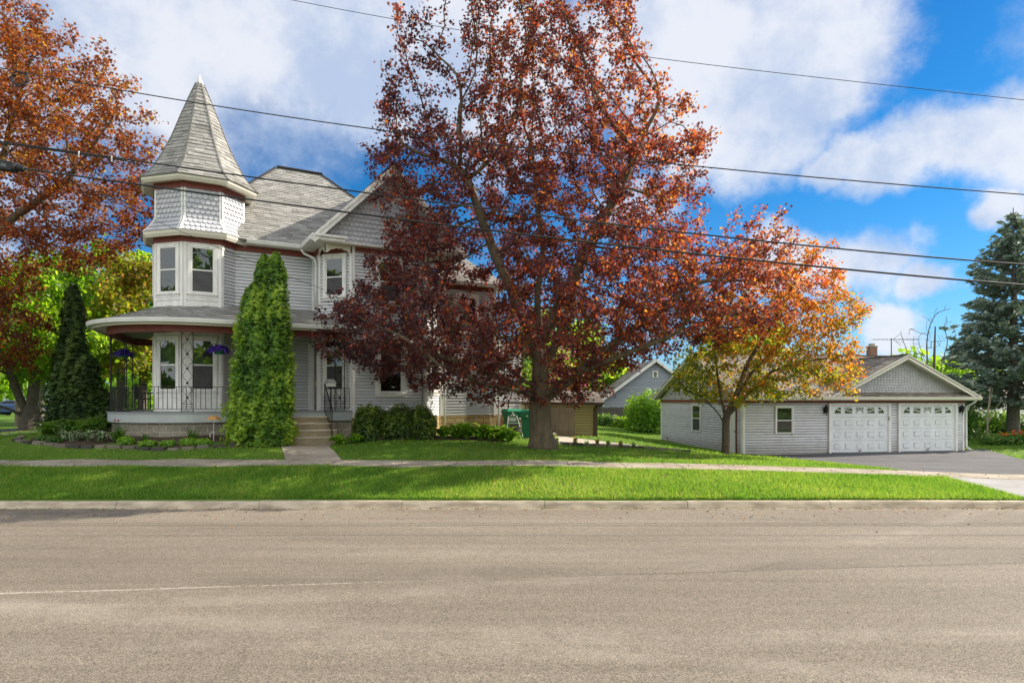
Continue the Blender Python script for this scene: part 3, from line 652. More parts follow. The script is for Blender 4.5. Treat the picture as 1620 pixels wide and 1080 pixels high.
# spire with bell-cast eaves
prof = [(1.84, 9.97), (1.60, 10.2), (1.38, 10.52), (1.16, 10.98), (.885, 11.62), (.60, 12.45), (.33, 13.2), (.12, 13.75)]
mb = MB()
for k in range(8):
    for i in range(len(prof) - 1):
        (r0, z0), (r1, z1) = prof[i], prof[i + 1]; a, b, c, d = opt(r0, k), opt(r0, k + 1), opt(r1, k + 1), opt(r1, k)
        shingles(mb, [H(*a, z0), H(*b, z0), H(*c, z1), H(*d, z1)], .15, .26, .018, .03, k * 9 + i)
mb.build('turret_roof', M['roof'], house)
mb = MB()
for k in range(8):
    for i in range(len(prof) - 1):
        (r0, z0), (r1, z1) = prof[i], prof[i + 1]; mb.beam(H(*opt(r0 + .012, k), z0 + .012), H(*opt(r1 + .012, k), z1 + .012), .05, .022)
mb.build('turret_hip_caps', M['roof'], house)
c = H(*TC, 0); mb = MB(); mb.lathe((c[0], c[1], 13.72), [(.145, 0), (.14, .03), (.10, .10), (.045, .26), (.012, .34), (0, .36)], 16); mb.build('finial', M['gutter'], house, smooth=True)
# main hip roof
ez = 8.16; rz = 12.16
ev = dict(l=-.97, r=8.85, f=-.04, b=-8.04); rw_ = -4.04; ra, rb = 3.03, 4.85
mb = MB(); E = lambda u, w: H(u, w, ez); Rg = lambda u: H(u, rw_, rz)
shingles(mb, [E(ev['l'], ev['f']), E(ev['r'], ev['f']), Rg(rb), Rg(ra)], .13, .3, .016, .08, 1)
shingles(mb, [E(ev['l'], ev['b']), E(ev['l'], ev['f']), Rg(ra)], .13, .3, .016, .08, 2)
shingles(mb, [E(ev['r'], ev['f']), E(ev['r'], ev['b']), Rg(rb)], .13, .3, .016, .08, 3)
shingles(mb, [E(ev['r'], ev['b']), E(ev['l'], ev['b']), Rg(ra), Rg(rb)], .13, .3, .016, .08, 4)
# cross gable of the projecting wing
gw = 1.62; gr_ = 6.12; gl, grr = 3.26, 8.98; rzg = ez + (gr_ - gl)
wv_ = lambda z: -.04 - (z - ez)        # where the main roof has height z
shingles(mb, [H(gl, ev['f'], ez), H(gl, gw, ez), H(gr_, gw, rzg), H(gr_, wv_(rzg), rzg)], .13, .3, .016, .08, 5)
shingles(mb, [H(grr, gw, ez), H(grr, ev['f'], ez), H(gr_, wv_(rzg), rzg), H(gr_, gw, rzg)], .13, .3, .016, .08, 6)
# lower roofs of the rear additions
az = 7.3; shingles(mb, [H(8.3, .64, az), H(11.35, .64, az), H(9.8, -1.2, az + 1.5), H(8.3, -1.2, az + 1.5)], .13, .3, .016, .08, 7)
shingles(mb, [H(11.35, .64, az), H(11.35, -6.4, az), H(9.8, -4.8, az + 1.5), H(9.8, -1.2, az + 1.5)], .13, .3, .016, .08, 8)
shingles(mb, [H(11.35, -6.4, az), H(8.3, -6.4, az), H(8.3, -4.8, az + 1.5), H(9.8, -4.8, az + 1.5)], .13, .3, .016, .08, 9)
shingles(mb, [H(8.3, -1.2, az + 1.5), H(9.8, -1.2, az + 1.5), H(9.8, -4.8, az + 1.5), H(8.3, -4.8, az + 1.5)], .13, .3, .016, .06, 10)
shingles(mb, [H(10.9, -.2, 4.95), H(13.0, -.2, 4.95), H(13.0, -4.8, 5.7), H(10.9, -4.8, 5.7)], .13, .3, .016, .08, 11)
mb.build('roof', M['roof'], house)
mb = MB(); mb.beam(Vector(Rg(ra)) + Vector((0, 0, .02)), Vector(Rg(rb)) + Vector((0, 0, .02)), .26, .05)
mb.beam(H(gr_, gw, rzg + .02), H(gr_, wv_(rzg), rzg + .02), .24, .04)
for a, b in ((E(ev['r'], ev['f']), Rg(rb)), (E(ev['l'], ev['f']), Rg(ra))): mb.beam(Vector(a) + Vector((0, 0, .02)), Vector(b) + Vector((0, 0, .02)), .2, .025)
mb.build('ridge_cap', M['ridge'], house)
# eaves: soffit, fascia, gutter
mb = MB()
mb.box(H, 1.30, gl, -.48, -.10, 8.035, 8.06); mb.box(H, gl, 4.76, -.48, gw - .06, 8.035, 8.06); mb.box(H, 7.48, 8.9, -.48, gw - .06, 8.036, 8.061); mb.box(H, 4.76, 7.48, 1.15, gw - .06, 8.034, 8.059)
mb.box(H, -.9, -.5, -8.0, -1.6, 8.035, 8.06); mb.box(H, -.9, 8.8, -8.0, -7.55, 8.037, 8.062); mb.box(H, 8.47, 8.8, -7.9, -.5, 8.039, 8.064); mb.box(H, 8.5, 11.3, .2, .6, 7.201, 7.226); mb.box(H, 10.9, 12.95, -.7, -.22, 4.90, 4.92)
mb.build('soffit', M['cream'], house)
mb = MB()
def gutter(fr_a, fr_b, z=ez, h=.13, d=.11):
    a = Vector((*fr_a, z)); b = Vector((*fr_b, z)); fr = wallframe(fr_a, fr_b)
    P = [(-.02, z - h - .02), (.0, z - h), (d * .75, z - h), (d, z - .03), (d, z), (d - .012, z), (d - .012, z - .02), (.0, z - .03)]
    A = [fr(0, p, q) for p, q in P]; B = [fr(fr.L, p, q) for p, q in P]
    for i in range(len(P)): j = (i + 1) % len(P); mb.poly([A[i], B[i], B[j], A[j]])
    mb.poly(A); mb.poly(B[::-1])
gutter(hx(1.38, -.05), hx(gl - .11, -.05)); gutter(hx(gl, -.05), hx(gl, gw - .02), ez - .01); gutter(hx(grr, gw - .02), hx(grr, -.05), ez - .01)
gutter(hx(-.97, -8.04), hx(-.97, -1.9)); gutter(hx(8.85, -.2), hx(8.85, -8.04)); gutter(hx(8.85, -8.04), hx(-.97, -8.04))
gutter(hx(9.0, .66), hx(11.35, .66), az); gutter(hx(11.36, .64), hx(11.36, -6.4), az); gutter(hx(10.96, -.2), hx(13.0, -.2), 4.95)
mb.build('gutter', M['gutter'], house)
# gable: shingled wall, rake boards, cornice returns, scalloped spandrels
gf = Fr(*hx(0, 1.205), 29.0); mb = MB(); top = lambda u: ez - .02 + (u - gl if u < gr_ else grr - u)
inv = lambda z: (max(3.765, gl + z - ez + .02), min(8.475, grr - (z - ez + .02)))
scales(mb, gf, inv, 8.08, rzg - .12, .165, .165, lambda z: .0, 9)
mb.build('gable_shingles', M['scallop'], house)
mb = MB(); mb.poly([gf(3.765, -.008, 8.04), gf(8.475, -.008, 8.04), gf(8.475, -.008, top(8.475)), gf(gr_, -.008, rzg - .03), gf(3.765, -.008, top(3.765))])
mb.poly([gf(3.765, -.008, 8.04), gf(3.765, -.008, top(3.765)), gf(3.765, -1.7, top(3.765)), gf(3.765, -1.7, 8.04)]); mb.poly([gf(8.475, -.008, 8.04), gf(8.475, -1.7, 8.04), gf(8.475, -1.7, top(8.475)), gf(8.475, -.008, top(8.475))])
mb.build('gable_wall', M['scallop'], house)
mb = MB()
for a, b in (((gl, ez), (gr_, rzg)), ((grr, ez), (gr_, rzg))):
    mb.beam(H(a[0], gw - .01, a[1] - .15), H(b[0], gw - .01, b[1] - .15), .04, .20); mb.beam(H(a[0], gw + .015, a[1] - .035), H(b[0], gw + .015, b[1] - .035), .05, .09)
    mb.beam(H(a[0], (gw + 1.2) / 2, a[1] - .13), H(b[0], (gw + 1.2) / 2, b[1] - .13), gw - 1.2, .02)
mb.box(H, gl + .02, 4.36, 1.17, gw - .03, 8.063, 8.17); mb.box(H, gl - .02, 4.42, 1.2, gw + .05, 8.172, 8.24)
mb.box(H, 7.88, 8.95, 1.17, gw - .03, 8.063, 8.17); mb.box(H, 7.82, 9.0, 1.2, gw + .05, 8.172, 8.24)
mb.box(H, 4.37, 7.87, 1.20, 1.26, 8.03, 8.09)
mb.build('rake_board', M['white'], house)
def spandrel(a, b, z1=8.03):
    mb = MB(); fr = wallframe(hx(*a), hx(*b)); n = 24; top_ = []; bot = []
    for i in range(n + 1):
        t = i / n; x = t * fr.L; q = abs(2 * t - 1); d = .10 + .20 * q ** 2.2 + .035 * abs(math.sin(t * math.pi * 5)); top_.append((x, z1)); bot.append((x, z1 - d))
    for i in range(n):
        for w0 in (.0, .03): mb.poly([fr(bot[i][0], w0, bot[i][1]), fr(bot[i + 1][0], w0, bot[i + 1][1]), fr(top_[i + 1][0], w0, z1), fr(top_[i][0], w0, z1)])
        mb.poly([fr(bot[i][0], 0, bot[i][1]), fr(bot[i + 1][0], 0, bot[i + 1][1]), fr(bot[i + 1][0], .03, bot[i + 1][1]), fr(bot[i][0], .03, bot[i][1])])
    mb.build('spandrel', M['cream'], house)
spandrel((3.80, 1.17), (4.70, 1.17)); spandrel((3.78, .28), (3.78, 1.18)); spandrel((7.54, 1.17), (8.45, 1.17)); spandrel((8.46, 1.18), (8.46, .28))
# windows of the wing
cL = f_ca.L / 2
window(house, f_ca, cL, .70, 6.30, 7.66, .02, .11, 'curtain', 'screen'); window(house, f_ca, cL, .70, 2.95, 4.72, .02, .11, 'curtain', 'screen')
window(house, f_fr, f_fr.L / 2, .84, 6.15, 7.62, .02, .14, 'curtain', 'screen'); window(house, f_fr, f_fr.L / 2, .84, 2.88, 4.78, .02, .17, 'curtain', 'dark', split=.55)
window(house, f_cr, cL, .70, 6.30, 7.66, .02, .11, 'curtain', 'screen'); window(house, f_cr, cL, .70, 2.95, 4.78, .02, .13, 'curtain', 'curtain')
window(house, f_ad, 1.15, .8, 5.3, 6.75, .02, .11, 'curtain', 'screen'); window(house, f_lw, 2.4, .8, 6.2, 7.6, .02, .11, 'curtain', 'screen')
window(house, f_ad3, 1.6, .9, 3.2, 4.5, .02, .1, 'curtain', 'screen')
# front door in the side of the wing, seen obliquely
fr = f_wl; mb = MB(); d0, d1 = .16, .64
mb.box(fr, d0 - .10, d0, .0, .06, DK, 4.55); mb.box(fr, d1, d1 + .05, .0, .06, DK, 4.55); mb.box(fr, d0 - .1, d1 + .05, .0, .06, 4.55, 4.68); mb.build('door_casing', M['white'], house)
mb = MB(); mb.box(fr, d0, d1, .0, .03, DK + .02, 4.5); dr = mb.build('door', M['door_brown'], house)
mb = MB(); mb.box(fr, d0 + .12, d1 - .1, .03, .04, DK + .2, 4.35); mb.build('door_panel', M['glass'], dr)
mb = MB(); hp = Vector(fr(d1 - .06, .065, 3.2)); mb.tube([hp - Vector((0, 0, .09)), hp + Vector((0, 0, .09))], .018, 8); mb.build('door_handle', M['brass'], dr)
mb = MB(); mb.box(f_main, f_main.L - .22, f_main.L - .09, .02, .05, DK, 4.72); mb.build('door_casing', M['white'], house)
# ------------------------------------------------------------------ porch
def ppath(Rr, n=12):
    """plan polyline (u,w) from the wing end, round the turret, to the back left corner"""
    d = Rr - 2.75; P = [(4.66, TC[1] + Rr), (3.6, TC[1] + Rr), (2.2, TC[1] + Rr), (1.0, TC[1] + Rr)]
    for i in range(n + 1):
        a = R(94 * i / n); P.append((-Rr * math.sin(a), TC[1] + Rr * math.cos(a)))
    P += [(-2.45 - d, -3.6), (-2.12 - d, -5.4 - d)]
    return P
def sweep(mb, prof, n=12, uvs=False):
    rows = [[H(u, w, z) for (u, w) in ppath(rr, n)] for rr, z in prof]
    base = ppath(prof[0][0], n); L = [0]
    for i in range(len(base) - 1): L.append(L[-1] + math.hypot(base[i + 1][0] - base[i][0], base[i + 1][1] - base[i][1]))
    for a in range(len(prof) - 1):
        for i in range(len(base) - 1):
            uv = [(L[i], prof[a][1]), (L[i + 1], prof[a][1]), (L[i + 1], prof[a + 1][1]), (L[i], prof[a + 1][1])]
            mb.poly([rows[a][i + 1], rows[a][i], rows[a + 1][i], rows[a + 1][i + 1]], uv=[uv[1], uv[0], uv[3], uv[2]])
mb = MB(); sweep(mb, [(2.80, DK - .05), (2.80, DK), (.9, DK)]); mb.poly([H(2, -2, DK - .004), H(4.66, -.5, DK - .004), H(4.66, .6, DK - .004), H(2, .6, DK - .004)]); mb.build('porch_deck', M['deck'], house)
mb = MB()      # board joints on the deck edge
P_ = ppath(2.805, 36); 
for i in range(len(P_) - 1):
    (u0, w0), (u1, w1) = P_[i], P_[i + 1]; L = math.hypot(u1 - u0, w1 - w0); n = max(1, int(L / .14))
    for j in range(n):
        t = j / n; u = u0 + (u1 - u0) * t; w_ = w0 + (w1 - w0) * t; s_ = .8
        mb.beam(H(u, w_, DK + .002), H(TC[0] * (1 - s_) * 0 + u * s_ if u < 0 else u, w_ - .5 if u >= 0 else TC[1] + (w_ - TC[1]) * s_, DK + .002), .006, .004)
mb.build('deck_joint', M['dark'], house)
mb = MB(); sweep(mb, [(2.78, 1.90), (2.78, DK - .05)]); sweep(mb, [(2.5, 1.90), (2.78, 1.90)]); mb.build('porch_fascia', M['fascia_grey'], house)
mb = MB(); sweep(mb, [(2.66, .9), (2.66, 1.90)], uvs=True); mb.build('block_foundation', M['block'], house)
mb = MB(); E1, E0 = 3.27, 5.12     # eave radius and height, slope up to the walls
PO = ppath(E1, 10); slope = .33
zi = lambda d: E0 + d * slope
pin = [(4.66, -.5), (3.6, -.5), (2.2, -.5), (1.0, -.5)] + [(-(RI - .03) * math.sin(R(94 * i / 10)), TC[1] + (RI - .03) * math.cos(R(94 * i / 10))) for i in range(11)] + [(-.5, -3.6), (-.5, -4.9)]
for i in range(len(PO) - 1):
    a, b = PO[i], PO[i + 1]; c, d = pin[i + 1], pin[i]
    zc = lambda o, q: zi(math.hypot(o[0] - q[0], o[1] - q[1]))
    if i < 3: pts = [(b[0], b[1], E0), (a[0], a[1], E0), (d[0], d[1], zi(E1 + TC[1] + .5)), (c[0], c[1], zi(E1 + TC[1] + .5))]
    elif i == 3: pts = [(b[0], b[1], E0), (a[0], a[1], E0), (d[0], d[1], zi(E1 + TC[1] + .5)), (c[0], c[1], zi(E1 + TC[1]- c[1]))]
    else: pts = [(b[0], b[1], E0), (a[0], a[1], E0), (d[0], d[1], zi(1.9)), (c[0], c[1], zi(1.9))]
    shingles(mb, [H(*p) for p in pts], .13, .3, .015, .05, 20 + i)
a, b = PO[-1], (-.5, PO[-1][1]); shingles(mb, [H(b[0], b[1], E0), H(a[0], a[1], E0), H(-.5, -4.9, zi(1.9))], .13, .3, .015, .05, 50)
mb.build('porch_roof', M['roof'], house)
mb = MB(); sweep(mb, [(3.22, 4.99), (3.26, 4.97), (3.36, 4.99), (3.385, 5.09), (3.38, 5.115), (3.36, 5.115), (3.35, 5.08), (3.2, 5.08)], 18); mb.build('porch_gutter', M['gutter'], house, smooth=False)
mb = MB(); sweep(mb, [(3.25, 4.98), (2.72, 5.0)], 18); sweep(mb, [(3.20, 4.92), (3.20, 5.04)], 18); mb.build('porch_soffit', M['cream'], house)
mb = MB(); sweep(mb, [(2.66, 5.0), (2.66, 4.74), (2.80, 4.74), (2.80, 4.995)], 18)
q = ppath(2.73)[-1]; mb.box(H, q[0] - .1, -.5, q[1] - .07, q[1] + .07, 4.7402, 5.0); mb.build('porch_frieze', M['red'], house)
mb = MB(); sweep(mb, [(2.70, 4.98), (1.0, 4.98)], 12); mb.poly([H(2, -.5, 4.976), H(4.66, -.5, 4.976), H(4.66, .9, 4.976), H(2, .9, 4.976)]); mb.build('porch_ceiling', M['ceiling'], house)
# railing and ironwork posts
def railing(pts, z0, z1, name='railing', sp=.165):
    mb = MB()
    for i in range(len(pts) - 1):
        a = Vector(H(*pts[i], 0)); b = Vector(H(*pts[i + 1], 0)); L = (b - a).length
        for z in (z1, z0 + .09): mb.beam(a + Vector((0, 0, z)), b + Vector((0, 0, z)), .028 if z == z1 else .018, .018)
        n = max(1, round(L / sp))
        for j in range(n):
            p = a.lerp(b, j / n); mb.beam(p + Vector((0, 0, z0 + .09)), p + Vector((0, 0, z1)), .014, .014, (1, 0, 0))
    return mb.build(name, M['iron'], house)
rp = ppath(2.68, 16)
railing([(2.05, rp[0][1]), (1.0, rp[0][1])] + rp[4:], DK, DK + .79)
railing([(4.6, rp[0][1]), (3.82, rp[0][1])], DK, DK + .79)
def ironpost(u, w, dirdeg, z0=DK, z1=4.74, wd=.33, low=.0):
    fr = Fr(*hx(u, w), 29.0 + dirdeg); mb = MB()
    for s_ in (-wd / 2, wd / 2): mb.box(fr, s_ - .013, s_ + .013, -.013, .013, z0, z1)
    n = 5; zz0 = z0 + .22; hgt = (z1 - zz0) / n
    for z in (z0 + .16, z0 + .24, z0 + .03): mb.box(fr, -wd / 2, wd / 2, -.008, .008, z, z + .016)
    for i in range(n):
        zc = zz0 + hgt * (i + .5)
        for s_ in (-1, 1):
            pts = [fr(s_ * (wd / 2 - (wd / 2 - .02) * math.sin(math.pi * t)), 0, zc - hgt / 2 + hgt * t) for t in np.linspace(0, 1, 9)]
            mb.tube(pts, .007, 5)
        r_ = .045; mb.mesh8([fr(-.001, .012, zc - r_), fr(r_, .012, zc), fr(.001, -.012, zc - r_), fr(-r_, -.012, zc), fr(-.001, .012, zc + r_), fr(r_, .012, zc + .001), fr(.001, -.012, zc + r_), fr(-r_, -.012, zc + .001)])
        mb.box(fr, -r_ * .5, r_ * .5, -.013, .013, zc - r_ * .5, zc + r_ * .5)
    return mb.build('iron_post', M['iron'], house)
ironpost(-.52, TC[1] + 2.68, 6); ironpost(4.25, TC[1] + 2.68, 0)
for (u, w, d) in ((rp[4 + 15][0] + .0, rp[4 + 15][1], 85), (rp[-2][0] + .05, -3.3, 90), (-2.3, -4.4, 88), (-2.12, -5.3, 90), (-1.3, -5.38, 0)): ironpost(u, w, d, wd=.22)
# concrete steps with handrail
mb = MB(); tb_ = MB(); s0, s1 = 2.26, 3.80; wf = TC[1] + 2.80
for i in range(4):
    z = DK - .215 * (i + 1); ex = i * .05
    mb.box(H, s0 - ex, s1 + ex, wf - .1 + (.0 if i == 0 else .29 * i), wf + .29 * (i + 1), .9, z); tb_.box(H, s0 - ex - .01, s1 + ex + .01, wf - .05 + .29 * i + (.02 if i else 0), wf + .29 * (i + 1) + .025, z + .001, z + .038)
ps_ = mb.build('porch_steps', pm('step_concrete', (.30, .25, .16), (.22, .18, .115), 2.5, .85, .3, 60), house); tb_.build('step_tread', M['conc2'], ps_)  # paler treads on darker risers: sunlight on the treads put into colour
mb = MB(); pt = lambda w, z: H(s1 - .08, w, z)
mb.tube([pt(wf - .12, DK + .92), pt(wf - .02, DK + .90), pt(wf + .95, DK + .08), pt(wf + 1.02, DK + .02)], .022, 8)
mb.tube([pt(wf - .1, DK + .05), pt(wf + .92, DK - .72)], .012, 6); mb.tube([pt(wf - .06, DK - .01), pt(wf - .06, DK + .9)], .018, 6); mb.tube([pt(wf + .97, DK - 1.05), pt(wf + .97, DK + .06)], .018, 6)
for i in range(1, 7):
    t = i / 7; mb.tube([pt(wf - .06 + 1.0 * t, DK + .02 - .76 * t), pt(wf - .06 + 1.0 * t, DK + .9 - .84 * t)], .008, 5)
mb.build('handrail', M['iron'], house)
# mailbox on a shelf bracket at the rail end
mf = Fr(*hx(3.93, wf - .1), 29.0); mb = MB(); z = DK + .84
mb.box(mf, -.16, .16, -.1, .1, z, z + .12); mb.mesh8([mf(-.16, .1, z + .12), mf(.16, .1, z + .12), mf(.16, -.1, z + .12), mf(-.16, -.1, z + .12), mf(-.16, .1, z + .125), mf(.16, .1, z + .125), mf(.16, -.1, z + .2), mf(-.16, -.1, z + .2)])
mbx = mb.build('mailbox', M['gutter'], house)
mb = MB(); mb.mesh8([mf(-.19, .13, z + .125), mf(.19, .13, z + .125), mf(.19, -.13, z + .125), mf(-.19, -.13, z + .125), mf(-.10, .03, z + .26), mf(.10, .03, z + .26), mf(.10, -.03, z + .26), mf(-.10, -.03, z + .26)]); mb.build('mailbox_lid', M['fascia_grey'], mbx)
mb = MB(); mb.tube([mf(0, 0, DK), mf(0, 0, z)], .02, 6); mb.build('mailbox_post', M['iron'], mbx)
# downspouts, meter
downspout(house, [H(3.2, .02, 8.0), H(3.3, .02, 7.86), H(3.62, .22, 7.68), H(3.66, .26, 7.5), H(3.66, .26, 5.9)])
downspout(house, [H(8.9, .5, 8.0), H(8.62, .34, 7.7), H(8.62, .34, 1.4)]) 
downspout(house, [H(11.1, .6, 7.2), H(11.03, .34, 7.0), H(11.03, .34, 1.4)], .05)
mb = MB(); mb.box(f_fr, 2.32, 2.5, .02, .1, 2.35, 2.6); mb.build('meter_box', M['fascia_grey'], house, bevel=.01)
mb = MB(); mb.tube([f_fr(2.62, .04, 2.1), f_fr(2.62, .04, 7.4)], .012, 5); mb.build('cable_riser', M['dark'], house)
# ------------------------------------------------------------------ the garage
garage = empty('garage', G(5.7, -4, .22), 'long pale grey garage with two white panel doors under a scalloped gable', 'garage')
GL, GD, gb, gt = 11.44, 8.64, .12, 2.62
mb = MB(); mb.prism([G(.065, -.065)[:2], G(GL - .065, -.065)[:2], G(GL - .065, -GD + .065)[:2], G(.065, -GD + .065)[:2]], gb, 2.7); mb.build('wall_core', M['dark'], garage)
gfr = wallframe(G(0, 0)[:2], G(GL, 0)[:2]); gle = wallframe(G(0, -GD)[:2], G(0, 0)[:2]); gri = wallframe(G(GL, 0)[:2], G(GL, -GD)[:2]); gba = wallframe(G(GL, -GD)[:2], G(0, -GD)[:2])
DO = [(4.26, 7.36), (7.86, 10.95)]
for (a, b) in ((0, 4.2), (7.42, 7.80), (11.0, GL)):
    mb = MB(); siding(mb, gfr, a, b, gb, 2.5, .119, .024); mb.build('wall', M['siding_cream'], garage)
for fr, (a, b) in ((gle, (0, GD)), (gri, (0, GD)), (gba, (0, GL))):
    mb = MB(); siding(mb, fr, a, b, gb, gt, .119, .024); mb.build('wall', M['siding_cream'], garage)
for fr, u in ((gle, 0.), (gle, GD - .10), (gfr, 0.), (gfr, GL - .1), (gri, 0.), (gri, GD - .1)): one('corner_board', M['white'], garage, fr, u, u + .10, .0, .035, gb, gt)
mb = MB(); mb.box(gfr, -.05, GL + .05, 0, .05, 2.47, 2.615); mb.box(gle, 0, GD + .048, 0, .05, 2.48, 2.62); mb.box(gri, -.048, GD, 0, .05, 2.48, 2.62); mb.build('frieze', M['red'], garage)
# roofs
es, ee = 2.75, .42; sl = .465; rzz = es + (GD / 2 + ee) * sl; cw = 8.0; ch = 3.92; cz = es + ch * .49
mb = MB()
shingles(mb, [G(-.38, ee, es), G(GL + .42, ee, es), G(GL + .42, -GD / 2, rzz), G(-.38, -GD / 2, rzz)], .14, .32, .018, .07, 61)
shingles(mb, [G(GL + .42, -GD - ee, es), G(-.38, -GD - ee, es), G(-.38, -GD / 2, rzz), G(GL + .42, -GD / 2, rzz)], .14, .32, .018, .07, 62)
wm = ee - (cz - es) / sl
shingles(mb, [G(cw - ch, ee - .0, es + .004), G(cw - ch, ee + .06, es + .004), G(cw, ee + .06, cz), G(cw, wm, cz)], .14, .32, .018, .07, 63)
shingles(mb, [G(cw + ch, ee + .06, es + .01), G(cw + ch, -GD / 2 - ee, es + .01), G(cw + .0, -GD / 2 - ee, cz), G(cw, ee + .06, cz)], .14, .32, .018, .07, 64)
shingles(mb, [G(cw - ch + .2, ee + .1, es - .0), G(cw + ch - .1, ee + .1, es - .0), G(cw + ch - .1, .03, es + .2), G(cw - ch + .2, .03, es + .2)], .1, .3, .018, .03, 65)
mb.build('roof', M['roof2'], garage)
mb = MB(); mb.beam(G(-.38, -GD / 2, rzz + .02), G(GL + .42, -GD / 2, rzz + .02), .22, .03); mb.beam(G(cw, ee + .06, cz + .02), G(cw, wm, cz + .02), .2, .03); mb.build('ridge_cap', M['roof2'], garage)
# gable shingles, rakes
gf2 = Fr(*G(0, .012)[:2], 11.0); mb = MB()
inv2 = lambda z: (min(cw, cw - ch + (z - es + .04) / .49), max(cw, cw + ch - (z - es + .04) / .49))
scales(mb, gf2, inv2, 2.94, cz - .14, .155, .12, lambda z: 0., 12); mb.build('gable_shingles', M['scallop2'], garage)
mb = MB(); mb.poly([gf2(cw - ch + .1, -.006, 2.62), gf2(cw + ch - .1, -.006, 2.62), gf2(cw + ch - .1, -.006, es), gf2(cw, -.006, cz - .03), gf2(cw - ch + .1, -.006, es)])
for fr in (gle, gri): mb.poly([fr(0, .003, 2.6), fr(GD, .003, 2.6), fr(GD, .003, 2.75), fr(GD / 2, .003, rzz - .08), fr(0, .003, 2.75)])
mb.build('gable_wall', M['scallop2'], garage)
mb = MB(); inv3 = lambda z: (min(GD / 2, (z - es + .1) / sl), max(GD / 2, GD - (z - es + .1) / sl))
scales(mb, gle, inv3, 2.63, rzz - .2, .155, .12, lambda z: .004, 13); mb.build('gable_shingles', M['scallop2'], garage)
mb = MB()
for s_ in (-1, 1):
    mb.beam(G(cw + s_ * ch, ee + .03, es - .09), G(cw, ee + .03, cz - .10), .035, .17); mb.beam(G(cw + s_ * ch, ee + .05, es - .005), G(cw, ee + .05, cz - .015), .04, .06)
    mb.beam(G(cw + s_ * (ch - .1), .24, es - .06), G(cw, .24, cz - .11), .40, .02)
for u in (-.36, GL + .40):
    for s_ in (-1, 1): mb.beam(G(u, -GD / 2 + s_ * (GD / 2 + ee), es - .08), G(u, -GD / 2, rzz - .08), .035, .17)
    for s_ in (-1, 1): mb.beam(G(u + (.19 if u < 0 else -.19), -GD / 2 + s_ * (GD / 2 + ee), es - .09), G(u + (.19 if u < 0 else -.19), -GD / 2, rzz - .09), .34, .02)
mb.box(G, -.36, GL + .4, .045, ee - .02, 2.595, 2.615); mb.box(G, -.36, GL + .4, -GD - ee + .02, -GD - .01, 2.595, 2.615)
mb.build('rake_board', M['cream'], garage)
mb = MB(); gutter(G(-.34, ee + .02)[:2], G(GL + .48, ee + .02)[:2], es + .005, .13, .11); mb.build('gutter', M['cream'], garage)
downspout(garage, [G(GL + .30, ee - .02, 2.62), G(GL + .22, .25, 2.45), G(GL + .06, .07, 2.3), G(GL + .06, .07, .42), G(GL + .12, .25, .27)], .045)
# window, side window, side door
window(garage, gfr, 2.0, .80, 1.12, 2.30, .02, .05, 'curtain', 'curtain', sill=False); window(garage, gle, 4.35, .84, 1.05, 2.35, .02, .05, 'curtain', 'screen', sill=False)
mb = MB(); mb.box(gle, 7.15, 7.22, .0, .06, gb, 2.3); mb.box(gle, 8.12, 8.19, .0, .06, gb, 2.3); mb.box(gle, 7.15, 8.19, .0, .06, 2.3, 2.37); mb.build('door_casing', M['red'], garage)
mb = MB(); mb.box(gle, 7.22, 8.12, .0, .035, gb + .08, 2.3); mb.box(gle, 7.36, 7.98, .035, .042, 1.3, 2.1); sdr = mb.build('door', M['white'], garage); mb = MB(); mb.tube([gle(8.05, .036, 1.2), gle(8.05, .09, 1.2)], .03, 8); mb.build('door_handle', M['brass'], sdr)
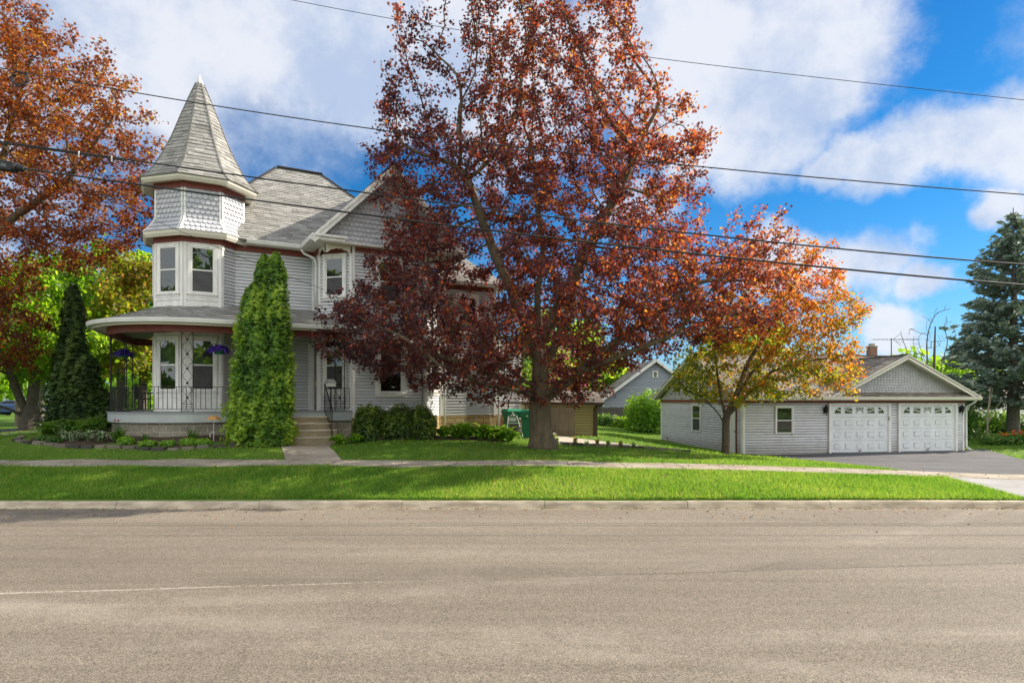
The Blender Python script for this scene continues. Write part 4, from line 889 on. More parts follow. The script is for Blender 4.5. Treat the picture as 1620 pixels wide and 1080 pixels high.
# overhead doors
def arcclip(x0, x1, y0, y1, cx, rx, ry, yb):
    el = [(cx + rx * math.cos(t), yb + ry * math.sin(t)) for t in np.linspace(0, math.pi, 25)]
    return clip_poly([(x0, y0), (x1, y0), (x1, y1), (x0, y1)], el)
for (a, b) in DO:
    d0, d1 = a + .10, b - .10; z0, z1 = .24, 2.37; cs = MB()
    cs.box(gfr, a - .05, a + .06, 0, .10, .2, 2.47); cs.box(gfr, b - .06, b + .05, 0, .10, .2, 2.47); cs.box(gfr, a + .06, b - .06, 0, .10, 2.37, 2.469); cs.box(gfr, a + .06, a + .10, 0, .06, .2, 2.37); cs.box(gfr, b - .10, b - .06, 0, .06, .2, 2.37)
    cs.build('door_casing', M['white'], garage)
    mb = MB(); rows = 4; rh = (z1 - z0) / rows
    for r in range(rows): mb.box(gfr, d0, d1, .0, .03, z0 + r * rh + (.004 if r else 0), z0 + (r + 1) * rh - .004)
    pw = (d1 - d0) / 5
    for r in range(3):
        for c_ in range(5):
            x0, x1, y0, y1 = d0 + pw * (c_ + .16), d0 + pw * (c_ + .86), z0 + rh * (r + .20), z0 + rh * (r + .80); q = .018
            for (u0, u1, v0, v1) in ((x0, x1, y0, y0 + q), (x0, x1, y1 - q, y1), (x0, x0 + q, y0 + q, y1 - q), (x1 - q, x1, y0 + q, y1 - q)): mb.box(gfr, u0, u1, .03, .034, v0, v1)
            mb.mesh8([gfr(x0 + .04, .030, y0 + .04), gfr(x1 - .04, .030, y0 + .04), gfr(x1 - .04, .0299, y0 + .04), gfr(x0 + .04, .0299, y0 + .04), gfr(x0 + .04, .030, y1 - .04), gfr(x1 - .04, .030, y1 - .04), gfr(x1 - .04, .0299, y1 - .04), gfr(x0 + .04, .0299, y1 - .04)])
            mb.box(gfr, x0 + .06, x1 - .06, .0301, .050, y0 + .06, y1 - .06)
    od = mb.build('overhead_door', M['door_white'], garage, bevel=.004)
    one('weather_seal', M['rubber'], od, gfr, d0, d1, .002, .034, z0 - .035, z0 - .001); one('door_handle', M['iron'], od, gfr, (d0 + d1) / 2 - .07, (d0 + d1) / 2 + .07, .034, .07, z0 + .06, z0 + .09)
    cx = (d0 + d1) / 2; y0, y1 = z0 + 3 * rh + .17, z1 - .09; rx = (d1 - d0) / 2 - .16; ry = (y1 - y0) * 1.7; gl_ = MB(); ra_ = MB()
    for c_ in range(5):
        x0, x1 = d0 + pw * (c_ + .18), d0 + pw * (c_ + .84)
        P = arcclip(x0, x1, y0, y1, cx, rx, ry if c_ != 2 else 9, y0 - .001)
        if P: gl_.poly([gfr(p[0], .036, p[1]) for p in P])
        for (u0, u1, v0, v1) in ((x0 - .03, x1 + .03, y0 - .03, y0), (x0 - .03, x1 + .03, y1, y1 + .03), (x0 - .03, x0, y0, y1), (x1, x1 + .03, y0, y1)): ra_.box(gfr, u0, u1, .03, .040, v0, v1)
        if c_ in (1, 3):
            s_ = 1 if c_ == 1 else -1; xi = x1 if c_ == 1 else x0; xo = x0 if c_ == 1 else x1
            for (ya, yb) in ((.36, .55), (.98, .80)): ra_.beam(gfr(xi, .040, y0 + (y1 - y0) * (ya - .12)), gfr(xo, .040, y0 + (y1 - y0) * yb), .012, .035, (0, 0, 1))
        if c_ in (0, 4):
            xi = x1 if c_ == 0 else x0; xo = x0 if c_ == 0 else x1
            ra_.beam(gfr(xi, .040, y0 + (y1 - y0) * .45), gfr((xi + xo) / 2, .040, y0 + (y1 - y0) * .62), .012, .04)
        if c_ == 2:
            sun_ = [(cx + .13 * math.cos(t), y0 + .12 * math.sin(t)) for t in np.linspace(0, math.pi, 11)]; ra_.poly([gfr(p[0], .044, p[1]) for p in sun_])
            for t in np.linspace(.0, math.pi, 9)[0:]:
                q = clip_poly([(cx + math.cos(t - .09) * .12, y0 + math.sin(t - .09) * .12), (cx + math.cos(t - .07) * .5, y0 + math.sin(t - .07) * .5), (cx + math.cos(t + .07) * .5, y0 + math.sin(t + .07) * .5), (cx + math.cos(t + .09) * .12, y0 + math.sin(t + .09) * .12)], [(x0, y0), (x1, y0), (x1, y1), (x0, y1)])
                if q: ra_.poly([gfr(p[0], .042, p[1]) for p in q])
    gl_.build('pane', M['dark'] if False else pm('dark_door_glass', (.025, .035, .015), (.06, .07, .02), 3, .08, spec=.8), od); ra_.build('sunburst_grille', M['door_white'], od)
mb = MB(); mb.box(gfr, 7.29, 7.345, .06, .10, 1.66, 1.86); mb.build('keypad', M['wood'], garage, bevel=.005)
for u in (4.02, 11.20):
    mb = MB(); mb.tube([gfr(u, .03, 2.05), gfr(u, .05, 2.32), gfr(u, .14, 2.38)], .014, 6); p = gfr(u, .15, 2.05)
    mb.lathe(p, [(.02, .36), (.03, .30), (.10, .24), (.105, .20), (.09, .20), (.06, .02), (.03, 0), (.02, -.12), (0, -.14)], 8); mb.box(gfr, u - .04, u + .04, .0, .035, 2.0, 2.3); mb.build('wall_lamp', M['iron'], garage)
mb = MB(); mb.tube([gle(1.0, .05, .55), gle(1.1, .14, .56), gle(1.12, .15, .4)], .02, 6); mb.build('hose_tap', M['bark_grey'], garage)

# ------------------------------------------------------------------ other buildings and fences
sh = Fr(.6, 28.75, 3.0); shed = empty('tan_shed', sh(1.5, -1.5, .95), 'low tan lap-sided outbuilding with brown roof, right of the wide maple trunk', 'shed')
mb = MB(); mb.prism([sh(.065, -.065)[:2], sh(3.08, -.065)[:2], sh(3.08, -3.1)[:2], sh(.065, -3.1)[:2]], .7, 2.5)
for a, b in (((0, 0), (3.15, 0)), ((3.15, 0), (3.15, -3.2)), ((0, -3.2), (0, 0))):
    f_ = wallframe(sh(*a)[:2], sh(*b)[:2]); siding(mb, f_, 0, f_.L, .75, 2.46, .12)
mb.build('wall', M['tan_siding'], shed)
mb = MB(); shingles(mb, [sh(-.2, .25, 2.50), sh(3.4, .25, 2.50), sh(3.4, -1.6, 3.05), sh(-.2, -1.6, 3.05)], .14, .32, .018, .06, 71); shingles(mb, [sh(3.4, -3.45, 2.5), sh(-.2, -3.45, 2.5), sh(-.2, -1.6, 3.05), sh(3.4, -1.6, 3.05)], .14, .32, .018, .06, 72); mb.build('roof', M['roof2'], shed)
mb = MB(); mb.box(sh, -.2, 3.4, .25, .33, 2.40, 2.50); mb.tube([sh(3.3, .28, 2.42), sh(3.02, .06, 2.25), sh(3.02, .06, .95)], .04, 8); mb.build('gutter', M['door_brown'], shed)
mb = MB(); mb.box(sh, 3.05, 3.155, 0, .04, .8, 2.46); mb.build('corner_board', M['tan_siding'], shed)
def board_fence(name, a, b, z0f, hgt, mat, label, bw=.14, seed=3, gap=.008):
    rnd = random.Random(seed); f_ = wallframe(a, b); o_ = empty(name, f_(f_.L / 2, 0, z0f(f_.L / 2)), label, 'fence'); mb = MB(); rl = MB(); u = 0
    while u < f_.L:
        x, y, _ = f_(u, 0); z = z0f(u); h = hgt * (1 + rnd.uniform(-.03, .03)); q = rnd.uniform(-.006, .006)
        mb.mesh8([f_(u + gap, .022 + q, z), f_(u + bw - gap, .022 + q, z), f_(u + bw - gap, 0 + q, z), f_(u + gap, 0 + q, z), f_(u + gap + .0, .022 + q, z + h), f_(u + bw - gap, .022 + q, z + h), f_(u + bw - gap, 0 + q, z + h), f_(u + gap, 0 + q, z + h)]); u += bw
    mb.build('board', mat, o_)
    for k in (.25, .8): rl.beam(f_(0, -.05, z0f(0) + hgt * k), f_(f_.L, -.05, z0f(f_.L) + hgt * k), .04, .09)
    u = 0
    while u <= f_.L + .1: rl.box(f_, u - .05, u + .05, -.16, -.07, z0f(u) - .2, z0f(u) + hgt * .98); u += 2.2
    rl.build('rail', mat, o_); return o_
board_fence('wooden_fence', (1.45, 27.75), (2.62, 27.7), lambda u: .95, 1.38, M['wood'], 'weathered grey-brown board gate beside the tan shed', .15, 4)
board_fence('wooden_fence', (3.6, 45.5), (13.5, 46.2), lambda u: 1.0, 1.12, M['wood_dark'], 'dark weathered board fence before the blue-grey house', .17, 6)
bh = Fr(6.9, 50, 1.0); bl = empty('blue_grey_house', bh(4, -4, .8), 'blue-grey gabled house beyond the back fence', 'house')
mb = MB(); f_ = wallframe(bh(0, 0)[:2], bh(8, 0)[:2]); mb.prism([bh(.07, -.07)[:2], bh(7.93, -.07)[:2], bh(7.98, -9)[:2], bh(.02, -9)[:2]], .4, 2.9)
z = .6
while z < 5.7:
    k = max(0, (z - 2.7) / .72); 
    if 8 - 2 * k > .2: siding(mb, f_, k, 8 - k, z, z + .18, .18)
    z += .18
mb.poly([bh(0, -.06, 2.7), bh(8, -.06, 2.7), bh(4, -.06, 5.6)]); mb.build('wall', M['blue_siding'], bl)
mb = MB(); shingles(mb, [bh(-.4, -9.3, 2.45), bh(-.4, .35, 2.45), bh(4, .35, 5.7), bh(4, -9.3, 5.7)], .3, .6, .02, .1, 81); shingles(mb, [bh(8.4, .35, 2.45), bh(8.4, -9.3, 2.45), bh(4, -9.3, 5.7), bh(4, .35, 5.7)], .3, .6, .02, .1, 82); mb.build('roof', M['roof2'], bl)
mb = MB(); mb.beam(bh(-.4, .37, 2.38), bh(4, .37, 5.63), .05, .2); mb.beam(bh(8.4, .37, 2.38), bh(4, .37, 5.63), .05, .2); mb.box(bh, 0, .12, 0, .05, .8, 2.7); mb.build('rake_board', M['white'], bl)
window(bl, f_, 4.0, .32, 4.35, 4.75, .03, .05, 'dark', 'dark', sill=False); window(bl, f_, 6.2, .8, 1.6, 2.7, .03, .08, 'curtain', 'screen', sill=False)
ch_ = Fr(19.5, 43, 4.0); hb = empty('brown_roofed_house', ch_(6, -4, .8), 'low brown-roofed house with brick chimney behind the garage', 'house')
mb = MB(); mb.prism([ch_(.07, -.07)[:2], ch_(9.53, -.07)[:2], ch_(9.53, -8)[:2], ch_(.07, -8)[:2]], .4, 3.9)
for a, b in (((0, 0), (9.6, 0)), ((9.6, 0), (9.6, -8))):
    f_ = wallframe(ch_(*a)[:2], ch_(*b)[:2]); siding(mb, f_, 0, f_.L, .6, 3.9, .15)
mb.build('wall', M['siding'], hb); f_ = wallframe(ch_(0, 0)[:2], ch_(9.6, 0)[:2])
mb = MB(); q = [(-.4, .4), (10.0, .4), (10.0, -8.4), (-.4, -8.4)]; r1, r2 = (2.0, -4), (7.6, -4); Zt = 5.6
shingles(mb, [ch_(*q[0], 3.9), ch_(*q[1], 3.9), ch_(*r2, Zt), ch_(*r1, Zt)], .2, .5, .02, .1, 91); shingles(mb, [ch_(*q[1], 3.9), ch_(*q[2], 3.9), ch_(*r2, Zt)], .2, .5, .02, .1, 92); shingles(mb, [ch_(*q[2], 3.9), ch_(*q[3], 3.9), ch_(*r1, Zt), ch_(*r2, Zt)], .2, .5, .02, .1, 93); shingles(mb, [ch_(*q[3], 3.9), ch_(*q[0], 3.9), ch_(*r1, Zt)], .2, .5, .02, .1, 94); hr = mb.build('roof', M['roof2'], hb)
mb = MB(); mb.box(ch_, -.4, 10.0, .4, .5, 3.78, 3.9); mb.build('gutter', M['white'], hb); window(hb, f_, 8.6, 1.0, 2.0, 3.3, .03, .08, 'curtain', 'screen', sill=False)
mb = MB(); c = ch_(6.9, -4.2); P = [(c[0] - .26, c[1] - .26), (c[0] + .26, c[1] - .26), (c[0] + .26, c[1] + .26), (c[0] - .26, c[1] + .26)]; mb.prism(P, 5.2, 6.45, True); cm = mb.build('chimney', M['brick'], hr)
mb = MB(); mb.prism([(c[0] + 1.15 * (p[0] - c[0]), c[1] + 1.15 * (p[1] - c[1])) for p in P], 6.451, 6.52); mb.prism([(c[0] + .6 * (p[0] - c[0]), c[1] + .6 * (p[1] - c[1])) for p in P], 6.521, 6.7); mb.build('chimney_cap', M['conc'], hr)
# aerial
ax, ay = 25.1, 43.5; an = empty('tv_aerial', (ax, ay, 5.2), 'thin rooftop television aerial on a mast right of the brick chimney', 'aerial')
mb = MB(); mb.tube([(ax, ay, 4.6), (ax, ay, 6.7)], .03, 6); mb.build('mast', M['wire'], an); mb = MB(); mb.tube([(ax - 1.25, ay, 6.62), (ax + 1.7, ay - .3, 6.6)], .015, 5)
for t in np.linspace(0, 1, 12):
    x = ax - 1.25 + 2.95 * t; l = .25 + .3 * t; mb.tube([(x, ay - l, 6.62), (x, ay + l, 6.62)], .008, 4)
for s_ in (-1, 1): mb.tube([(ax + .1, ay, 6.62), (ax + .65, ay, 6.62 + s_ * .4)], .012, 4)
mb.build('boom', M['wire'], an)
fw = Fr(46, 66, -10.); wb = empty('white_building', fw(4, -3, .9), 'distant pale white building glimpsed under the spruce boughs', 'building')
mb = MB(); mb.prism([fw(0, 0)[:2], fw(9, 0)[:2], fw(9, -6)[:2], fw(0, -6)[:2]], .4, 3.4); mb.build('wall', M['white'], wb); mb = MB(); shingles(mb, [fw(-.4, .4, 3.4), fw(9.4, .4, 3.4), fw(9.4, -3, 4.8), fw(-.4, -3, 4.8)], .4, .8, .02, .1, 96); shingles(mb, [fw(9.4, -6.4, 3.4), fw(-.4, -6.4, 3.4), fw(-.4, -3, 4.8), fw(9.4, -3, 4.8)], .4, .8, .02, .1, 97); mb.build('roof', M['roof2'], wb)
f_ = wallframe(fw(0, 0)[:2], fw(9, 0)[:2])
for u in (1.5, 4.5, 7.5): window(wb, f_, u, 1.0, 1.6, 2.7, .03, .1, 'dark', 'dark', sill=False)
# ------------------------------------------------------------------ trees
MAPLE_LEAF = np.array([(0, -.50, 0), (.10, -.18, .02), (.34, -.26, -.04), (.30, -.04, .01), (.52, .12, -.06), (.26, .16, .02), (.16, .22, .02), (0, .56, -.05), (-.16, .22, .02), (-.26, .16, .02), (-.52, .12, -.06), (-.30, -.04, .01), (-.34, -.26, -.04), (-.10, -.18, .02)]) * np.array([1, .9, 1])
MAPLE_F = [(0, 1, 2, 3, 4, 5, 6, 7, 8, 9, 10, 11, 12, 13)]
OVAL_LEAF = np.array([(0, -.5, 0), (.24, -.12, .05), (.22, .18, .05), (0, .5, -.03), (-.22, .18, .05), (-.24, -.12, .05)]); OVAL_F = [(0, 1, 2, 3, 4, 5)]
def colonize(att, nodes, parents, step, di, dk, iters=60, up=.12, seed=0):
    rg = np.random.default_rng(seed); nodes = [np.array(n, float) for n in nodes]; parents = list(parents); A = np.array(att, float)
    NN = np.array(nodes); d = ((A[:, None] - NN[None]) ** 2).sum(-1); near = d.argmin(1); dist = np.sqrt(d.min(1)); alive = np.ones(len(A), bool); used = {}
    for it in range(iters):
        act = alive & (dist < di)
        if not act.any():
            if not alive.any(): break
            di *= 1.35; continue
        idx = np.unique(near[act]); new = []; ids = np.where(act)[0]; nr = near[ids]; NNa = np.array(nodes)
        v = A[ids] - NNa[nr]; v /= np.linalg.norm(v, axis=1, keepdims=True) + 1e-9
        for q in idx:
            s = v[nr == q].sum(0) + np.array([0, 0, up]) + rg.normal(size=3) * .15; s /= np.linalg.norm(s) + 1e-9
            c = used.get(int(q), 0)
            if c >= 4: alive[ids[nr == q]] &= rg.random((nr == q).sum()) > .15; continue
            used[int(q)] = c + 1; nodes.append(nodes[q] + s * step); parents.append(int(q)); new.append(len(nodes) - 1)
        if not new: continue
        P = np.array([nodes[k] for k in new]); dd = np.sqrt(((A[:, None] - P[None]) ** 2).sum(-1)); m = dd.argmin(1); md = dd.min(1); up_ = md < dist
        near[up_] = np.array(new)[m[up_]]; dist[up_] = md[up_]; alive &= ~(dist < dk)
    print('colonize', len(nodes), 'left', alive.sum(), 'of', len(A)); return np.array(nodes), np.array(parents)
def radii(nodes, parents, r0, rbase, ex=2.3):
    n = len(nodes); a = np.zeros(n); kids = [[] for _ in range(n)]
    for i in range(n):
        if parents[i] >= 0: kids[parents[i]].append(i)
    for i in range(n - 1, -1, -1):
        if not kids[i]: a[i] = r0 ** ex
        if parents[i] >= 0: a[parents[i]] += a[i] * 1.0
    r = a ** (1 / ex); k = math.log(rbase / r0) / math.log(r[0] / r0); return r0 * (r / r0) ** k, kids
def limb_mesh(nodes, parents, r, kids, rmin=.006, flare=None):
    mb = MB(); stack = [(0, None)]
    while stack:
        i, par = stack.pop(); ch = [i] if par is None else [par, i]
        cur = i
        while kids[cur]:
            ks = sorted(kids[cur], key=lambda k: -r[k])
            for k in ks[1:]: stack.append((k, cur))
            cur = ks[0]; ch.append(cur)
        rr = [max(rmin, r[c]) for c in ch]
        if par is not None: rr[0] = min(rr[0], rr[1] * 1.15)
        pts = [Vector(nodes[c]) for c in ch]
        if len(pts) < 2: continue
        big = max(rr); sides = 12 if big > .15 else 8 if big > .05 else 5 if big > .02 else 3
        if par is None and flare:
            zb = pts[0].z; rr = [q * (1 + flare * math.exp(-(p.z - zb) / .28)) for p, q in zip(pts, rr)]
        if big > .1:   # rounder sweep on thick limbs
            P2, R2 = [], []
            for a in range(len(pts) - 1):
                for t in (0, .5):
                    P2.append(pts[a].lerp(pts[a + 1], t)); R2.append(rr[a] * (1 - t) + rr[a + 1] * t)
            P2.append(pts[-1]); R2.append(rr[-1])
            for _ in range(2):
                P2 = [P2[0]] + [(P2[a - 1] + P2[a] * 2 + P2[a + 1]) / 4 for a in range(1, len(P2) - 1)] + [P2[-1]]
            pts, rr = P2, R2
        mb.tube(pts, rr, sides)
    return mb
def grow_tree(name, base, label, cat, trunk, att, leafm, barkm, nleaf, lsize, rbase, r0=.008, step=.4, di=2.5, dk=.5, iters=70, tmpl=(MAPLE_LEAF, MAPLE_F), tintf=None, droop=.5, spread=.2, group=None, up=.1, seed=0, flare=.5, extra=None, leafr=.03, ex=2.3):
    """trunk: list of limbs, each a list of points; the first starts at the base; others start at their nearest point on earlier limbs"""
    nodes, par = [], []
    for li, L in enumerate(trunk):
        P = [np.array(p, float) for p in L]; S = [P[0]]
        for a in range(len(P) - 1):
            n = max(1, int(np.linalg.norm(P[a + 1] - P[a]) / step))
            for k in range(1, n + 1): S.append(P[a] + (P[a + 1] - P[a]) * k / n)
        if li == 0: prev = -1; st = 0
        else: prev = int(np.argmin([np.linalg.norm(n - S[0]) for n in nodes])); st = 1
        for p in S[st:]: nodes.append(p); par.append(prev); prev = len(nodes) - 1
    N_, P_ = colonize(att, nodes, par, step, di, dk, iters, up, seed)
    r, kids = radii(N_, P_, r0, rbase, ex)
    root = empty(name, base, label, cat, group)
    limb_mesh(N_, P_, r, kids, .005, flare).build('trunk', barkm, root, smooth=True)
    rg = np.random.default_rng(seed + 5); tips = np.where(r < leafr)[0]; tips = tips[tips > 6]
    wgt = 1 / (r[tips] + .01); pick = rg.choice(tips, nleaf, p=wgt / wgt.sum()); t = rg.random(nleaf)[:, None]
    P = N_[pick] * t + N_[np.maximum(P_[pick], 0)] * (1 - t) + rg.normal(size=(nleaf, 3)) * spread * np.array([1, 1, .8])
    nrm = rg.normal(size=(nleaf, 3)) + np.array([0, 0, 1.0]) * droop; sp = rg.random(nleaf) * 6.28
    Rm = rot_from_normal(nrm, sp); S = lsize * (.55 + .75 * rg.random(nleaf))
    tt = tintf(P, rg) if tintf else rg.random(nleaf)
    inst_mesh('foliage', tmpl[0], tmpl[1], P, Rm, S, np.clip(tt, 0, 1), leafm, root, base)
    return root
def fbm3(P, s, seed=0):
    rg = np.random.default_rng(seed); v = np.zeros(len(P))
    for k in range(5):
        f_ = rg.normal(size=(3, 3)) * s * (1.7 ** k) ; ph = rg.random(3) * 6.28; v += (np.sin(P @ f_ + ph)).sum(1) / (1.5 ** k)
    return v / 4
def profile_att(n, cx, cy, prof, ydepth, seed=0, shell=.45, low=-9., thr=-.25, yo=0.):
    """attractors inside a crown: prof = (z, left extent, right extent) from bottom to top"""
    rg = np.random.default_rng(seed); prof = np.array(sorted(prof)); out = []
    wz = np.interp(np.linspace(prof[0, 0], prof[-1, 0], 200), prof[:, 0], (prof[:, 2] - prof[:, 1])) ** 1.6 * (1 + .45 * (np.linspace(prof[0, 0], prof[-1, 0], 200) < low)); zz = np.linspace(prof[0, 0], prof[-1, 0], 200)
    while len(out) < n:
        m = n * 3; z = rg.choice(zz, m, p=wz / wz.sum()) + rg.normal(size=m) * .05
        a = rg.random(m) * 6.28; rr = rg.random(m) ** shell; L = np.interp(z, prof[:, 0], prof[:, 1]); Rr = np.interp(z, prof[:, 0], prof[:, 2]); mid = (L + Rr) / 2; hw = (Rr - L) / 2
        x = cx + mid + hw * np.cos(a) * rr; y = cy + yo + hw * ydepth * np.sin(a) * rr; P = np.stack([x, y, z], -1)
        P = P[fbm3(P, .55, seed) > np.where(P[:, 2] < low, thr - .5, thr)]
        out += list(P)
    out = np.array(out); return out[rg.permutation(len(out))[:n]]
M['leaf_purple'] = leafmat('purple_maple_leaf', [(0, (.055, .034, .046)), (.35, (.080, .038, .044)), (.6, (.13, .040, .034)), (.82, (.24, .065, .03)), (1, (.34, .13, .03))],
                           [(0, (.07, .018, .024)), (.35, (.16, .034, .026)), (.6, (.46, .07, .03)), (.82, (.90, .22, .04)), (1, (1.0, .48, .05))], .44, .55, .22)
M['leaf_rust'] = leafmat('rust_maple_leaf', [(0, (.065, .022, .018)), (.5, (.14, .045, .020)), (.85, (.27, .095, .022)), (1, (.40, .26, .035))],
                         [(0, (.16, .03, .015)), (.5, (.42, .09, .02)), (.85, (.85, .28, .03)), (1, (.95, .70, .05))], .42, .55, .22)
M['leaf_crab'] = leafmat('crabapple_leaf', [(0, (.05, .075, .015)), (.35, (.11, .13, .02)), (.6, (.24, .11, .02)), (.85, (.30, .08, .022)), (1, (.28, .055, .03))],
                         [(0, (.20, .36, .02)), (.35, (.50, .55, .03)), (.6, (.85, .38, .03)), (.85, (.95, .25, .03)), (1, (.80, .13, .05))], .5, .5, .25)
M['leaf_green'] = leafmat('bright_green_leaf', [(0, (.045, .10, .012)), (.6, (.095, .17, .016)), (1, (.16, .22, .02))], [(0, (.22, .48, .02)), (.6, (.48, .80, .03)), (1, (.75, .92, .05))], .5, .4, .4)
M['leaf_mix'] = leafmat('mixed_spring_leaf', [(0, (.07, .11, .015)), (.5, (.14, .15, .02)), (.8, (.22, .12, .03)), (1, (.26, .08, .04))], [(0, (.3, .5, .02)), (.5, (.6, .6, .03)), (.8, (.75, .4, .06)), (1, (.75, .22, .08))], .5, .4, .4)
# the big purple maple
MX, MY, MZ = .95, 22.0, .98
prof = [(2.4, -2.5, 1.6), (3.0, -4.8, 2.5), (3.5, -6.4, 3.0), (4.1, -7.5, 4.2), (4.7, -7.7, 7.6), (5.6, -7.2, 8.5), (6.9, -6.0, 8.3), (8.0, -5.6, 8.3), (9.2, -5.7, 8.0), (10.5, -6.1, 6.3), (11.75, -5.7, 5.5), (13.9, -5.5, 3.6), (16.0, -4.8, 3.3), (17.2, -2.4, 2.0)]
att = profile_att(5200, MX, MY, prof, .62, 3, .42, low=8.0, thr=-.26)
cen = np.array([MX, MY, 3.0]); att = att[~((np.hypot(att[:, 0] - MX, att[:, 1] - MY) < 1.0) & (att[:, 2] < 6))]
limbs = [[(MX + .08, MY, MZ - .1), (MX - .02, MY, 2.0), (MX - .02, MY, 3.0), (MX + .05, MY + .1, 4.2), (MX - .12, MY, 6.0), (MX + .12, MY, 7.6), (MX - .1, MY + .15, 9.2)],
         [(MX, MY, 2.45), (MX + .9, MY - .1, 3.2), (MX + 1.9, MY - .1, 4.1), (MX + 3.4, MY - .3, 5.2), (MX + 5.0, MY - .2, 6.4)],
         [(MX, MY, 2.9), (MX - .9, MY - .4, 3.5), (MX - 2.0, MY - .8, 4.5), (MX - 2.6, MY - 1, 5.6)],
         [(MX, MY, 2.75), (MX - 1.0, MY + .5, 3.2), (MX - 2.2, MY + .8, 3.75), (MX - 4.4, MY + 1.0, 4.4)],
         [(MX, MY, 2.6), (MX - .7, MY - .8, 2.9), (MX - 1.8, MY - 1.6, 3.1), (MX - 3.2, MY - 2.2, 3.7)],
         [(MX, MY, 3.4), (MX + .6, MY + .9, 4.6), (MX + 1.3, MY + 1.9, 6.5), (MX + 1.8, MY + 2.4, 8.8)],
         [(MX, MY, 3.9), (MX - .5, MY - .4, 5.2), (MX - 1.5, MY - .7, 7.3), (MX - 2.4, MY - .8, 9.8)],
         [(MX, MY, 4.4), (MX + .7, MY - .5, 6.0), (MX + 1.9, MY - .9, 8.2), (MX + 2.9, MY - 1.0, 10.2)],
         [(MX, MY, 2.7), (MX + .8, MY - 1.0, 3.3), (MX + 2.2, MY - 2.0, 3.9), (MX + 4.0, MY - 2.6, 4.6)]]
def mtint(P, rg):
    c = fbm3(P, .8, 21) * .16; side = np.clip((P[:, 0] - MX) / 9, -1, 1) * .22 + np.clip((P[:, 2] - 7) / 9, -1, 1) * .08  # side term puts the light from the right into leaf colour
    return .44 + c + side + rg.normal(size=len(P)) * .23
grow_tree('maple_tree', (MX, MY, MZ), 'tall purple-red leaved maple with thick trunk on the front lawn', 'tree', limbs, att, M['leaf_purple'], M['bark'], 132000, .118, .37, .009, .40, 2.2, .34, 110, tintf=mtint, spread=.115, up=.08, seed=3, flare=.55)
# rusty maple reaching in from the left
LX, LY, LZ = -22.6, 24.0, 1.2
prof = [(3.6, -3, 5.0), (5.0, -6, 5.9), (6.5, -7.5, 5.7), (7.5, -7.8, 6.6), (8.4, -8, 9.0), (9.2, -8, 9.5), (11, -7.8, 9.9), (13, -7, 9.7), (15, -6, 8.6), (17, -4, 6.0), (18, -1, 3.0)]
att = profile_att(4200, LX, LY, prof, .50, 8, .45, thr=-.42)
limbs = [[(LX, LY, LZ - .1), (LX + .1, LY, 3.5), (LX, LY, 7), (LX + .2, LY, 11), (LX, LY, 14)], [(LX, LY, 3.6), (LX + 2.2, LY - .3, 6.2), (LX + 4.6, LY - .5, 9.0), (LX + 6.5, LY - .4, 10.4)], [(LX, LY, 4.2), (LX + 2.0, LY + .6, 8), (LX + 3.5, LY + .8, 12)], [(LX, LY, 3.2), (LX + 2.5, LY - 1, 4.6), (LX + 5.0, LY - 1.2, 6.2)], [(LX, LY, 4.), (LX - 2.5, LY, 7.0), (LX - 4, LY, 10)]]
def ltint(P, rg): return .46 + fbm3(P, .8, 5) * .2 + np.clip((P[:, 2] - 7) / 8, -1, 1) * .12 + rg.normal(size=len(P)) * .2
grow_tree('maple_tree', (LX, LY, LZ), 'rust and orange leaved maple reaching in from the left edge', 'tree', limbs, att, M['leaf_rust'], M['bark'], 120000, .13, .40, .009, .40, 2.2, .34, 100, tintf=ltint, spread=.15, up=.08, seed=9, flare=.4)
# crabapple before the garage
CX, CY, CZ = 8.12, 25.0, .50
prof = [(2.55, -1.9, 3.6), (3.4, -2.5, 5.3), (4.2, -2.1, 5.3), (5.0, -1.6, 4.9), (5.9, -1.0, 5.8), (6.4, -.6, 5.3), (7.0, .3, 4.7), (8.0, 1.5, 4.3), (8.7, 2.1, 3.9)]
att = profile_att(1500, CX, CY, prof, .62, 14, .5, thr=-.32)
limbs = [[(CX, CY, CZ - .1), (CX + .02, CY, 1.2), (CX, CY, 1.95), (CX + .35, CY, 2.7), (CX + .9, CY + .2, 4.0), (CX + 1.7, CY + .3, 5.2), (CX + 2.3, CY + .2, 6.4), (CX + 2.9, CY + .1, 7.5)],
         [(CX, CY, 1.75), (CX - .5, CY - .2, 2.3), (CX - 1.1, CY - .4, 2.75), (CX - 1.9, CY - .5, 3.1)], [(CX, CY, 1.9), (CX - .15, CY + .2, 2.9), (CX - .3, CY + .3, 4.2), (CX - .4, CY, 5.2)],
         [(CX, CY, 1.9), (CX + .7, CY - .3, 2.8), (CX + 1.6, CY - .5, 3.7), (CX + 3.0, CY - .5, 4.1)], [(CX + .1, CY, 2.2), (CX + 1.2, CY + .5, 3.7), (CX + 2.5, CY + .8, 5.0)]]
def ctint(P, rg): return .45 + fbm3(P, 1.0, 8) * .16 + np.clip((P[:, 0] - CX - 1) / 4.5, -1, 1) * .16 + np.clip((P[:, 2] - 4.3) / 3.4, -1, 1) * .26 + rg.normal(size=len(P)) * .15
grow_tree('crabapple_tree', (CX, CY, CZ), 'small crabapple tree with green and orange leaves before the garage', 'tree', limbs, att, M['leaf_crab'], M['bark2'], 23000, .115, .15, .006, .3, 1.6, .34, 70, tmpl=(OVAL_LEAF * np.array([1.3, 1, 1]), OVAL_F), tintf=ctint, spread=.13, up=.1, seed=15, flare=.35, leafr=.022)
